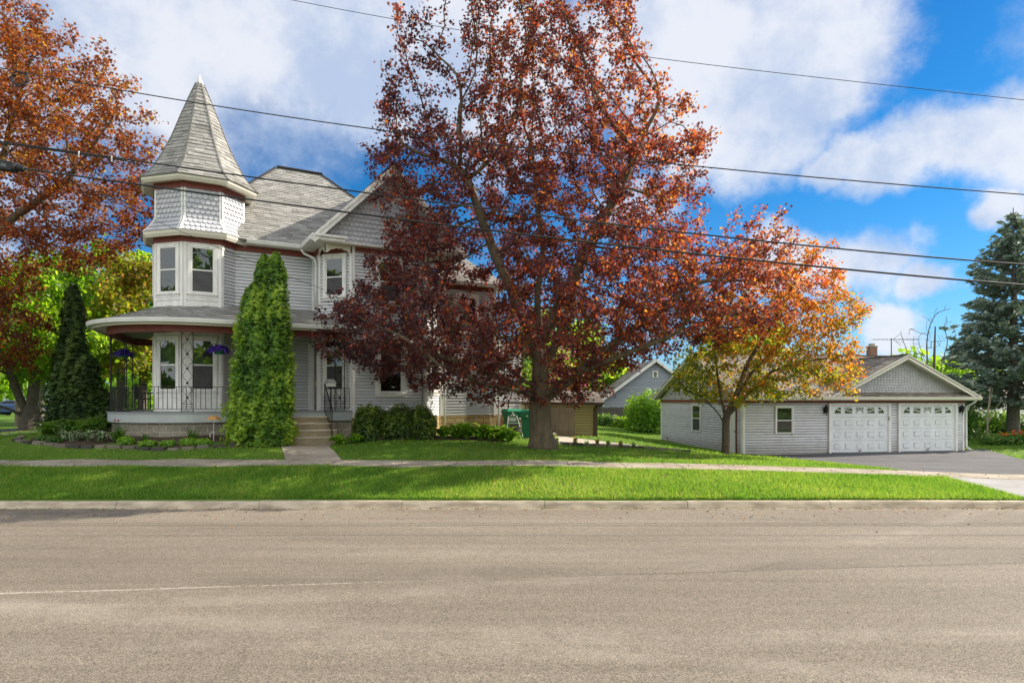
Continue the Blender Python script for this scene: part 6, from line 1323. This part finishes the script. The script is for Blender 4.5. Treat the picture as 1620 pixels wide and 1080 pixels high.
me = bpy.data.meshes.new('grass'); me.vertices.add(n * 3); me.vertices.foreach_set('co', VV.reshape(-1).astype(np.float32)); me.loops.add(n * 3); me.loops.foreach_set('vertex_index', np.arange(n * 3, dtype=np.int32)); me.polygons.add(n); me.polygons.foreach_set('loop_start', (np.arange(n) * 3).astype(np.int32)); me.polygons.foreach_set('loop_total', np.full(n, 3, np.int32))
me.attributes.new('tint', 'FLOAT', 'FACE').data.foreach_set('value', TT.astype(np.float32)); me.materials.append(M['blade']); me.update(calc_edges=True)
go = bpy.data.objects.new('grass', me); COL.objects.link(go); tag(go, 'short green grass of the verge and lawns', 'grass', None, 'stuff')
# ------------------------------------------------------------------ overhead wires (above the verge)
SHY = math.cos(R(SUN_AZ)) / math.tan(R(SUN_EL))
def wire(name, pts, dsh, rad, label, group='overhead cables along the street', x0=-500, x1=2150):
    """cable slung over the verge; pts = seen (column, row) samples, dsh = distance of its straight shadow on the street"""
    px = np.array([p[0] for p in pts], float); py = np.array([p[1] for p in pts], float); cf = np.polyfit(px, py, 3 if len(px) > 5 else 2); xs_ = np.linspace(x0, x1, 60)
    sl0, sl1 = np.polyval(np.polyder(cf), px[0]), np.polyval(np.polyder(cf), px[-1])
    yy = np.where(xs_ < px[0], np.polyval(cf, px[0]) + sl0 * (xs_ - px[0]), np.where(xs_ > px[-1], np.polyval(cf, px[-1]) + sl1 * (xs_ - px[-1]), np.polyval(cf, np.clip(xs_, px[0], px[-1]))))
    k = (633 - yy) / FPX; D = (dsh + SHY * 2.3) / (1 - SHY * k); D = np.minimum(D, 20.5); P = [((a - 810) / FPX * d, d, CAMZ + kk * d) for a, d, kk in zip(xs_, D, k)]
    mb = MB(); mb.tube(P, rad, 6); o = mb.build(name, M['wire'], org=P[30], smooth=True); tag(o, label, 'cable', group); return lambda x, f_=0: tuple(np.array([np.interp(x, xs_, [p[i] for p in P]) for i in range(3)]))
w1 = wire('overhead_cable', [(460, 0), (665, 37), (800, 60), (1000, 87), (1200, 112), (1405, 135)], 10.2, .008, 'thinnest cable, highest of the four, crossing the clouds')
w2 = wire('overhead_cable', [(0, 108), (240, 150), (440, 182), (640, 212), (900, 243), (1100, 262), (1300, 281), (1620, 308)], 11.2, .014, 'lashed cable crossing the turret spire, second from the top')
w3 = wire('overhead_cable', [(0, 224), (180, 248), (400, 281), (500, 296), (850, 338), (1240, 386), (1620, 418)], 12.3, .019, 'thick cable crossing the turret eaves, third from the top')
w4 = wire('overhead_cable', [(40, 266), (300, 305), (500, 330), (860, 371), (1260, 421), (1620, 450)], 12.1, .022, 'lowest cable, running right from the black splice case')
mb = MB(); a = Vector(w3(-80)); b = Vector(w3(186)); c = Vector(w3(232)) + Vector((0, 0, -.09)); mb.tube([a + Vector((0, 0, -.05)), a.lerp(b, .5) + Vector((0, 0, -.045)), b + Vector((0, 0, -.03)), c], [.022, .022, .018, .012], 6); o = mb.build('cable_stub', M['wire'], org=b); tag(o, 'short cut cable end strapped under the third cable near the turret', 'cable')
mb = MB()
for px in (126, 178): p = Vector(w3(px)); mb.tube([p + Vector((0, -.03, .03)), p + Vector((0, -.03, -.13))], .018, 6)
mb.build('cable_clamp', M['gutter'], o)
# coil of spare cable
mb = MB(); cc = Vector(w2(30)) + Vector((0, -.02, -.22)); rnd = random.Random(2)
for k in range(9):
    r_ = rnd.uniform(.15, .24); ox, oz = rnd.uniform(-.05, .07), rnd.uniform(-.04, .05); tl = rnd.uniform(-.25, .25)
    mb.tube([(cc.x + ox + r_ * math.cos(t), cc.y + .04 * math.sin(t + k) + tl * .05, cc.z + oz + r_ * (.9 + tl * .3) * math.sin(t)) for t in np.linspace(0, 2 * math.pi, 22)], .008, 4, False)
tag(mb.build('cable_coil', M['wire'], org=cc), 'loose coil of spare cable hanging in the rust maple', 'cable coil')
# splice case
p0 = Vector(w4(-75)); p1 = Vector(w4(24)); p2 = Vector(w4(40)); sc_ = empty('splice_case', (p0 + p1) / 2, 'black cable splice case on the lowest cable at the left edge', 'splice case')
mb = MB(); mb.beam(p0, p1, .22, .25); mb.build('case', M['rubber'], sc_, bevel=.03)
mb = MB(); mb.tube([p1, p1.lerp(p2, .3)], .13, 12); mb.tube([p1.lerp(p2, .3), p1.lerp(p2, .75), p2], [.09, .09, .075], 12); mb.build('end_cap', M['wire'], sc_)
fc = bpy.data.curves.new('lettering', 'FONT'); fc.body = 'COYOTE'; fc.size = .105; fc.extrude = .002; fc.align_x = 'CENTER'; fc.align_y = 'CENTER'; fc.materials.append(M['fascia_grey'])
to = bpy.data.objects.new('lettering_outline', fc); COL.objects.link(to); lm0 = bpy.data.meshes.new_from_object(to); bpy.data.objects.remove(to); to = bpy.data.objects.new('lettering', lm0); COL.objects.link(to); to.parent = sc_; dx = (p1 - p0).normalized(); mid = Vector(w4(12)) + Vector((0, -.113, .0))
to.location = mid - (p0 + p1) / 2; to.rotation_euler = (R(90), math.atan2(-dx.z, dx.x) + R(180), 0)
# service drops to the house
def line(name, pts, rad, label):
    mb = MB(); P = [((a - 810) / FPX * d, d, CAMZ + (633 - b) / FPX * d) for a, b, d in pts]; mb.tube(P, rad, 5); tag(mb.build(name, M['wire'], org=P[0]), label, 'cable')
line('service_wire', [(-120, 190, 19), (63, 265, 19.5), (242, 347, 20.3), (309, 376, 20.8), (338, 389, 21.2), (420, 423, 22.3), (512, 458, 23.4)], .008, 'thin service wire slanting down across the turret to the house wall')
line('service_wire', [(-60, 300, 27), (63, 380, 28.5), (125, 422, 30), (190, 464, 31.5), (300, 530, 35)], .012, 'black wire slanting down over the arborvitae from the upper left')
line('service_wire', [(-60, 395, 27), (91, 432, 29), (165, 436, 30), (240, 439, 31), (330, 442, 33)], .008, 'thin nearly level wire between the left trees and the turret')
# ------------------------------------------------------------------ bins, cart
def bin_(x, y, rz, label):
    z = g1(x, y) + .04; f_ = Fr(x, y, rz); r_ = empty('recycling_bin', (x, y, z), label, 'bin', 'green wheeled bins by the side steps'); mb = MB()
    def ring(hw, hd, zz): return [f_(-hw, hd, zz), f_(hw, hd, zz), f_(hw, -hd, zz), f_(-hw, -hd, zz)]
    secs = [(.20, .22, z + .0), (.22, .245, z + .55), (.235, .26, z + .72), (.27, .32, z + .76), (.29, .35, z + .96)]
    for k in range(len(secs) - 1): mb.mesh8(ring(*secs[k]) + ring(*secs[k + 1]))
    mb.box(f_, -.14, .14, .225, .25, z + .3, z + .5); mb.tube([f_(-.12, .27, z + .42), f_(.12, .27, z + .42)], .012, 6); mb.build('bin_body', M['green_plastic'], r_, bevel=.012)
    mb = MB(); mb.mesh8(ring(.31, .38, z + .965) + ring(.27, .31, z + 1.06)); mb.box(f_, -.31, .31, -.42, -.36, z + .93, z + .99); mb.build('lid', M['green_lid'], r_, bevel=.012)
    for s_ in (-1, 1): mb = MB(); mb.tube([f_(s_ * .22, -.22, z + .1), f_(s_ * .28, -.22, z + .1)], .11, 14); mb.build('wheel', M['rubber'], r_)
    mb = MB(); mb.tube([f_(-.28, -.40, z + .9), f_(-.28, -.47, z + .95), f_(.28, -.47, z + .95), f_(.28, -.40, z + .9)], .014, 6); mb.build('handle', M['green_plastic'], r_)
    tri = MB(); tri.poly([f_(-.05, .352, z + .80), f_(.05, .352, z + .80), f_(0, .352, z + .89)]); tri.build('recycling_mark', M['gutter'], r_)
bin_(-.02, 25.7, 20, 'green wheeled bin standing left, behind the folded white cart'); bin_(.62, 25.75, -6, 'green wheeled bin standing right, beside the big maple trunk')
x, y = .05, 24.95; z = g1(x, y) + .04; f_ = Fr(x, y, -10); ct = empty('folding_cart', (x, y, z), 'white folded cart with spoked wheels leaning before the green bins', 'cart')
mb = MB()
mb.tube([f_(-.26, .1, z + .05), f_(-.20, -.05, z + .82), f_(.12, -.05, z + .82), f_(.38, .12, z + .05)], .018, 6); mb.tube([f_(-.22, 0, z + .55), f_(.22, 0, z + .55)], .014, 6); mb.tube([f_(-.08, -.05, z + .82), f_(-.04, -.08, z + .95), f_(.02, -.05, z + .82)], .018, 6); mb.tube([f_(-.24, .05, z + .25), f_(.3, .05, z + .3)], .012, 6); mb.build('frame', M['gutter'], ct)
mb = MB(); mb.mesh8([f_(-.16, .03, z + .62), f_(.12, .03, z + .62), f_(.12, 0, z + .62), f_(-.16, 0, z + .62), f_(-.17, .02, z + .76), f_(.1, .02, z + .76), f_(.1, 0, z + .76), f_(-.17, 0, z + .76)]); mb.build('back_panel', M['white'], ct)
for u in (-.02, .22):
    mb = MB(); mb.tube([f_(u + .05 * math.cos(t), .12 + .02 * math.sin(t), z + .21 + .2 * math.sin(t)) if False else f_(u + .13 * math.cos(t), .13, z + .21 + .2 * math.sin(t)) for t in np.linspace(0, 6.283, 20)], .013, 5, False)
    for k in range(6): mb.tube([f_(u, .13, z + .21), f_(u + .13 * math.cos(k), .13, z + .21 + .2 * math.sin(k))], .004, 4)
    mb.build('wheel', M['bark_grey'], ct)
for k in range(4): mb = MB(); mb.poly([f_(-.18 + k * .1, .09, z + .08), f_(-.1 + k * .1, .11, z + .08), f_(-.06 + k * .09, .08, z + .52), f_(-.15 + k * .09, .06, z + .52)]); mb.build('folded_cloth', M['wood'], ct)
# side steps and landing behind the big trunk
st = empty('side_steps', (1.2, 26.6, 1.05), 'tan concrete side steps with railing behind the big maple trunk', 'steps'); sf = Fr(.75, 27.0, 0.)
mb = MB()
for i in range(4): mb.box(sf, -.9, .62 - .0 + .26 * (3 - i) * .55, -1.2, .05, .85 + .0, 1.25 + .2 * i) if i == 0 else mb.box(sf, -.9, .62 + .26 * (3 - i) * .55, -1.2 + .002 * i, .05 - .002 * i, 1.2 + .2 * i - .199, 1.25 + .2 * i)
mb.build('step', M['conc2'], st); mb = MB()
for z_ in (1.45, 1.75, 2.2, 2.5): mb.box(sf, -.95, .0, .06, .10, z_ - .02, z_ + .03)
for u in (-.9, -.02): mb.box(sf, u - .03, u + .03, .02, .06, .9, 2.56)
mb.build('railing', M['wood'], st)
# ------------------------------------------------------------------ edging stones
M['edge'] = tintmat('edging_stone', [(0, (.05, .047, .044)), (.5, (.10, .09, .078)), (1, (.20, .175, .14))], .9, .7, 30, .2, .4, 8)
def stone_block(L, D_, h, seed, n=2):
    rg = random.Random(seed); mb = MB(); bw = []
    for (x, y) in ((-L / 2, -D_ / 2), (L / 2, -D_ / 2), (L / 2, D_ / 2), (-L / 2, D_ / 2)): bw.append((x + rg.uniform(-.015, .015), y + rg.uniform(-.015, .015)))
    mb.mesh8([(a, b, -.10) for a, b in bw] + [(a * .97 + rg.uniform(-.008, .008), b * .93, h + rg.uniform(-.01, .01)) for a, b in bw], t=rg.random()); return mb
protos = []
for k in range(5):
    o = stone_block(.40, .2, .13, 40 + k).build('edging_stone', M['edge'], org=(0, 0, 0), bevel=.015); o.hide_render = False; protos.append(o)
edge_line = [(-15.9, 21.4), (-15.35, 20.35), (-14.6, 19.92), (-13.6, 19.68), (-12.5, 19.48), (-11.5, 19.40), (-10.5, 19.38), (-9.6, 19.40), (-8.8, 19.45), (-8.1, 19.68), (-7.72, 19.98)]
Pp = np.array(edge_line); dd = np.concatenate([[0], np.cumsum(np.hypot(*np.diff(Pp, axis=0).T))]); nst = int(dd[-1] / .415)
marks = ['at the far left tip of the bed', 'second from the left tip', 'third from the left tip', 'fourth from the left tip', 'before the dark perennials, left end', 'before the dark perennials, second', 'below the dark arborvitae', 'just right of the dark arborvitae', 'left of the white-edged hostas', 'before the first white-edged hosta', 'before the middle white-edged hostas', 'before the right-hand white-edged hostas', 'below the porch block corner', 'before the daylily with the orange flower', 'right of the orange daylily', 'below the ornamental iron post', 'left of the umbrella feeder', 'directly below the umbrella feeder', 'right of the umbrella feeder', 'before the right-hand daylily', 'left of the bright arborvitae', 'before the bright arborvitae, left side', 'before the bright arborvitae, right side', 'nearest the front walk', 'at the walk corner', 'beside the front walk', 'last by the walk']
for i in range(nst):
    s_ = (i + .5) * dd[-1] / nst; x = float(np.interp(s_, dd, Pp[:, 0])); y = float(np.interp(s_, dd, Pp[:, 1])); x2 = float(np.interp(s_ + .1, dd, Pp[:, 0])); y2 = float(np.interp(s_ + .1, dd, Pp[:, 1]))
    o = protos[i] if i < 5 else protos[(i * 3) % 5].copy()
    if i >= 5: COL.objects.link(o)
    o.location = (x, y + random.uniform(-.02, .02), g1(x, y) - .055 + random.uniform(-.015, .015)); o.rotation_euler = (random.uniform(-.05, .05), random.uniform(-.04, .04), math.atan2(y2 - y, x2 - x) + random.uniform(-.09, .09)); o.scale = (random.uniform(.82, 1.02), random.uniform(.8, 1.25), random.uniform(.85, 1.1)); tag(o, 'rough edging stone ' + marks[i], 'edging stone', 'edging stones round the left bed')
rs = [(1.55, 24.0, 'next to the maple roots'), (1.95, 23.93, 'second from the maple roots'), (2.35, 23.9, 'left of the tall seedling'), (2.75, 23.86, 'below the shortest seedling'), (3.2, 23.84, 'left of the reddish seedling'), (3.65, 23.82, 'below the reddish seedling'), (4.1, 23.8, 'mid way along the bed'), (4.55, 23.78, 'under the last seedling'), (5.0, 23.78, 'beyond the last seedling'), (5.45, 23.76, 'third from the right end'), (5.9, 23.75, 'second from the right end'), (6.3, 23.8, 'flat and pale at the right end')]
for i, (x, y, t_) in enumerate(rs):
    o = protos[(i * 2) % 5].copy(); COL.objects.link(o); o.location = (x, y, g1(x, y) - .03); o.rotation_euler = (0, 0, random.uniform(-.15, .15)); tag(o, 'low bedding stone ' + t_, 'edging stone', 'stones of the side-walk bed')
# ------------------------------------------------------------------ hanging baskets, feeder, porch chairs
M['purple'] = leafmat('purple_petunia', [(0, (.03, .10, .02)), (.25, (.04, .02, .22)), (1, (.12, .03, .42))], [(0, (.1, .3, .03)), (.3, (.1, .04, .5)), (1, (.3, .1, .8))], .35)
def basket(x, y, z, ztop, label, n, seed):
    r_ = empty('hanging_basket', (x, y, z), label, 'hanging basket', 'hanging flower baskets on the porch'); mb = MB(); mb.lathe((x, y, z - .14), [(0, 0), (.13, 0), (.19, .17), (.20, .17), (.20, .19), (.17, .19), (0, .16)], 16); mb.build('pot', M['green_plastic'], r_)
    mb = MB()
    for k in range(3): a = k * 2.09; mb.tube([(x + .19 * math.cos(a), y + .19 * math.sin(a), z + .04), (x, y, z + .42)], .005, 4)
    mb.tube([(x, y, z + .42), (x, y, ztop)], .006, 4); mb.build('hanger', M['iron'], r_)
    rg = np.random.default_rng(seed); v = rvec(n); v[:, 2] = np.abs(v[:, 2]) * .8 - .42; P = np.array([x, y, z + .04]) + v * np.array([.36, .36, .34]) * (rg.random(n) ** .7)[:, None]
    inst_mesh('flower', OVAL_LEAF * 1.2, OVAL_F, P, rot_from_normal(v + rg.normal(size=(n, 3)) * .5, rg.random(n) * 6), .075 * (.5 + .9 * rg.random(n)), rg.random(n), M['purple'], r_, (x, y, z))
p = H(.40, TC[1] + 2.55); basket(p[0], p[1], 4.22, 4.8, 'hanging basket of violet flowers right of the ornamental iron post', 900, 3)
p = H(-2.35, -2.9); basket(p[0], p[1], 4.25, 4.9, 'shaded hanging basket at the left side of the porch', 700, 4)
x, y = -9.1, 20.05; z = g1(x, y); fd = empty('umbrella_feeder', (x, y, z), 'little tan umbrella on a thin garden stake before the block foundation', 'garden ornament')
mb = MB(); zt = z + .70; mb.tube([(x, y, z - .05), (x, y, zt)], .009, 5); mb.tube([(x - .02, y, z + .28), (x - .12, y, z + .22), (x - .1, y, z + .12)], .012, 5); mb.build('stake', M['gutter'], fd)
mb = MB(); n = 16; tp = (x, y, zt + .08)
for k in range(n):
    a0, a1 = 2 * math.pi * k / n, 2 * math.pi * (k + 1) / n; e0, e1 = (.0 if k % 2 == 0 else -.03), (.0 if (k + 1) % 2 == 0 else -.03)
    m0, m1 = [(x + .13 * math.cos(a), y + .13 * math.sin(a), zt + .045) for a in (a0, a1)]; b0 = (x + .22 * math.cos(a0), y + .22 * math.sin(a0), zt - .04 + e0); b1 = (x + .22 * math.cos(a1), y + .22 * math.sin(a1), zt - .04 + e1)
    mb.poly([tp, m0, m1]); mb.poly([m0, b0, b1, m1])
mb.lathe((x, y, zt + .07), [(.012, 0), (.012, .05), (0, .06)], 6); mb.build('canopy', pm('tan_cloth', (.45, .24, .08), (.38, .2, .07), 9, .7), fd)
def iron_chair(u, w, rz, label):
    f_ = Fr(*hx(u, w), 29 + rz); z = DK; r_ = empty('porch_chair', f_(0, 0, z), label, 'chair', 'black metal porch chairs'); mb = MB()
    for su in (-.22, .22):
        mb.tube([f_(su, .2, z), f_(su, .2, z + .62)], .014, 5); mb.tube([f_(su, -.2, z), f_(su, -.22, z + .9)], .014, 5); mb.tube([f_(su, .2, z + .62), f_(su, -.2, z + .64)], .016, 5)
    mb.tube([f_(-.22, -.22, z + .9), f_(0, -.22, z + .96), f_(.22, -.22, z + .9)], .014, 5); mb.build('frame', M['iron'], r_)
    mb = MB(); mb.box(f_, -.22, .22, -.2, .2, z + .40, z + .43); mb.build('seat', M['iron'], r_); mb = MB()
    for k in range(6): mb.tube([f_(-.18 + .072 * k, -.205, z + .43), f_(-.18 + .072 * k, -.22, z + .91)], .006, 4)
    for k in range(3): mb.tube([f_(-.22, -.21, z + .5 + .14 * k), f_(.22, -.21, z + .5 + .14 * k)], .006, 4)
    mb.build('backrest', M['iron'], r_)
iron_chair(-1.72, -2.3, 40, 'black metal chair on the porch beside the turret panelling'); iron_chair(-1.75, -3.6, 100, 'black metal chair further back on the left porch')
# ------------------------------------------------------------------ side street: car, post, barricade
def small_car(x, y, rz, paint, label):
    z = g1(x, y) + .03; f_ = Fr(x, y, rz); r_ = empty('parked_car', (x, y, z), label, 'car'); mb = MB()
    prof = [(-2.2, .35), (-2.22, .75), (-1.95, .92), (-1.5, .95), (-.9, 1.40), (.6, 1.42), (1.25, .98), (2.0, .86), (2.2, .62), (2.2, .35)]
    for s_ in (-1, 1):
        mb.poly([f_(u, s_ * (.86 if q < 1.1 else .68), z + q) for u, q in (prof if s_ > 0 else prof[::-1])])
    for i in range(len(prof)):
        a, b = prof[i], prof[(i + 1) % len(prof)]; wa, wb2 = (.86 if a[1] < 1.1 else .68), (.86 if b[1] < 1.1 else .68); mb.poly([f_(a[0], -wa, z + a[1]), f_(b[0], -wb2, z + b[1]), f_(b[0], wb2, z + b[1]), f_(a[0], wa, z + a[1])])
    mb.build('body', paint, r_); mb = MB()
    for s_ in (-1, 1): mb.poly([f_(-1.35, s_ * .84, z + .98), f_(1.1, s_ * .84, z + 1.0), f_(.52, s_ * .72, z + 1.36), f_(-.85, s_ * .72, z + 1.34)])
    mb.poly([f_(1.28, -.7, z + .99), f_(1.28, .7, z + .99), f_(.68, .62, z + 1.39), f_(.68, -.62, z + 1.39)]); mb.build('window', M['dark'], r_)
    for u in (-1.4, 1.4):
        for s_ in (-1, 1): mb = MB(); mb.tube([f_(u, s_ * .70, z + .32), f_(u, s_ * .88, z + .32)], .32, 16); mb.build('wheel', M['rubber'], r_)
small_car(-46.5, 62, 8, pm('blue_car_paint', (.05, .10, .22), None, 3, .25, metal=.4), 'blue car parked far off on the side street'); small_car(-51.5, 64, 8, pm('silver_car_paint', (.5, .5, .52), None, 3, .25, metal=.4), 'silver car parked far off at the left edge')
x, y = -27.0, 36; z = g1(x, y); mb = MB(); mb.tube([(x, y, z - .2), (x, y, z + 1.4), (x, y, z + 3.2)], [.2, .19, .15], 10); tag(mb.build('wooden_post', M['wood'], org=(x, y, z)), 'stout pale post beside the side street, left of the forked trunk', 'post')
x, y = -23.2, 33.6; z = g1(x, y); f_ = Fr(x, y, 15); bc = empty('traffic_barricade', (x, y, z), 'orange and white striped street barricade behind the left bed', 'barricade')
M['orange'] = pm('orange_paint', (.7, .12, .03), None, 5, .5)
mb = MB(); ob = MB()
for zz in (.25, .55): 
    for k in range(6): (mb if k % 2 else ob).mesh8([f_(-.4 + .13 * k, .02, z + zz), f_(-.4 + .13 * (k + 1), .02, z + zz), f_(-.4 + .13 * (k + 1), 0, z + zz), f_(-.4 + .13 * k, 0, z + zz)] + [f_(-.4 + .13 * k + .04, .02, z + zz + .2), f_(-.4 + .13 * (k + 1) + .04, .02, z + zz + .2), f_(-.4 + .13 * (k + 1) + .04, 0, z + zz + .2), f_(-.4 + .13 * k + .04, 0, z + zz + .2)])
for s_ in (-.36, .36): mb.tube([f_(s_, .25, z), f_(s_, 0, z + .85)], .02, 5); mb.tube([f_(s_, -.25, z), f_(s_, 0, z + .85)], .02, 5)
mb.build('frame', M['white'], bc); ob.build('orange_stripe', M['orange'], bc); lm_ = MB(); lm_.lathe(f_(-.34, 0, z + .85), [(.03, 0), (.09, .03), (.09, .16), (.03, .19), (0, .19)], 10); lm_.build('warning_light', M['orange'], bc)
# ------------------------------------------------------------------ trees across the street (mirrored in the window panes)
for i, (x, y, h, r_, lb) in enumerate([(12, -12, 19, 8, 'tall green street tree across the road, mirrored in the turret front windows'), (33, -11, 18, 8, 'green street tree across the road, mirrored in the gable wall windows'), (-42, -8, 18, 8, 'green street tree across the road at the left, mirrored in the corner windows'), (-58, -2, 17, 7, 'green street tree across the road, farthest left'), (56, -12, 16, 8, 'green street tree across the road, farthest right')]):
    bgtree('street_tree', x, y, h, r_, lb, M['leaf_green'], 7000, .5, 200 + i, zb=.4, group='trees across the street', natt=240, thr=-.5, cb=.03)
# far-off wood that closes the view between the houses
rg = np.random.default_rng(77); P = []; T = []
for k in range(70):
    a = -155 + k * 4.4 + rg.normal(); y = 96 + rg.normal() * 6; r_ = rg.uniform(3.5, 6); h = rg.uniform(6.5, 10.5) * (1 if abs(a - 30) > 22 else .62); m = 420
    v = rvec(m); q = rg.random(m) ** .4; P.append(np.stack([a + v[:, 0] * r_ * q, y + v[:, 1] * 3 * q, 1 + h * .5 + v[:, 2] * h * .52 * q], -1)); T.append(np.full(m, rg.uniform(.2, .8)) + rg.normal(size=m) * .15)
P = np.concatenate(P); T = np.concatenate(T); tag(inst_mesh('far_woods', OVAL_LEAF * np.array([1.6, 1, 1]), OVAL_F, P, rot_from_normal(rvec(len(P)), rg.random(len(P)) * 6), .8 * (.6 + .8 * rg.random(len(P))), np.clip(T, 0, 1), M['leaf_green']), 'distant line of green trees closing the view', 'woods', None, 'stuff')

# fallen leaves and grit in the gutter, on the walk and the verge
rg = np.random.default_rng(31); n = 4200; k = rg.random(n); x = rg.uniform(-16, 16, n)
y = np.where(k < .30, KY - .06 + np.abs(rg.normal(size=n)) * -.05, np.where(k < .42, KY - .2 - np.abs(rg.normal(size=n)) * .9, np.where(k < .62, rg.uniform(16.9, 18.4, n), np.where(k < .85, rg.uniform(14.3, 17, n), rg.uniform(18.4, 23, n)))))
x = np.where(k >= .62, MX - 2 + rg.normal(size=n) * 5, x); z = np.where(y < KY - .14, .306, np.where(y < KY + .02, .308, np.where((y > 17) & (y < 18.3), gz(x, y) + .032, gz(x, y) + .05)))
Nn = rg.normal(size=(n, 3)) * .3 + np.array([0, 0, 1.]); tag(inst_mesh('leaf_litter', MAPLE_LEAF, MAPLE_F, np.stack([x, y, z], -1), rot_from_normal(Nn, rg.random(n) * 6.3), .05 * (.4 + rg.random(n)), rg.random(n), tintmat('dry_leaf', [(0, (.16, .07, .03)), (.6, (.30, .15, .05)), (1, (.36, .26, .12))], .9)), 'small dry leaves scattered along the kerb, walk and verge', 'fallen leaves', None, 'stuff')
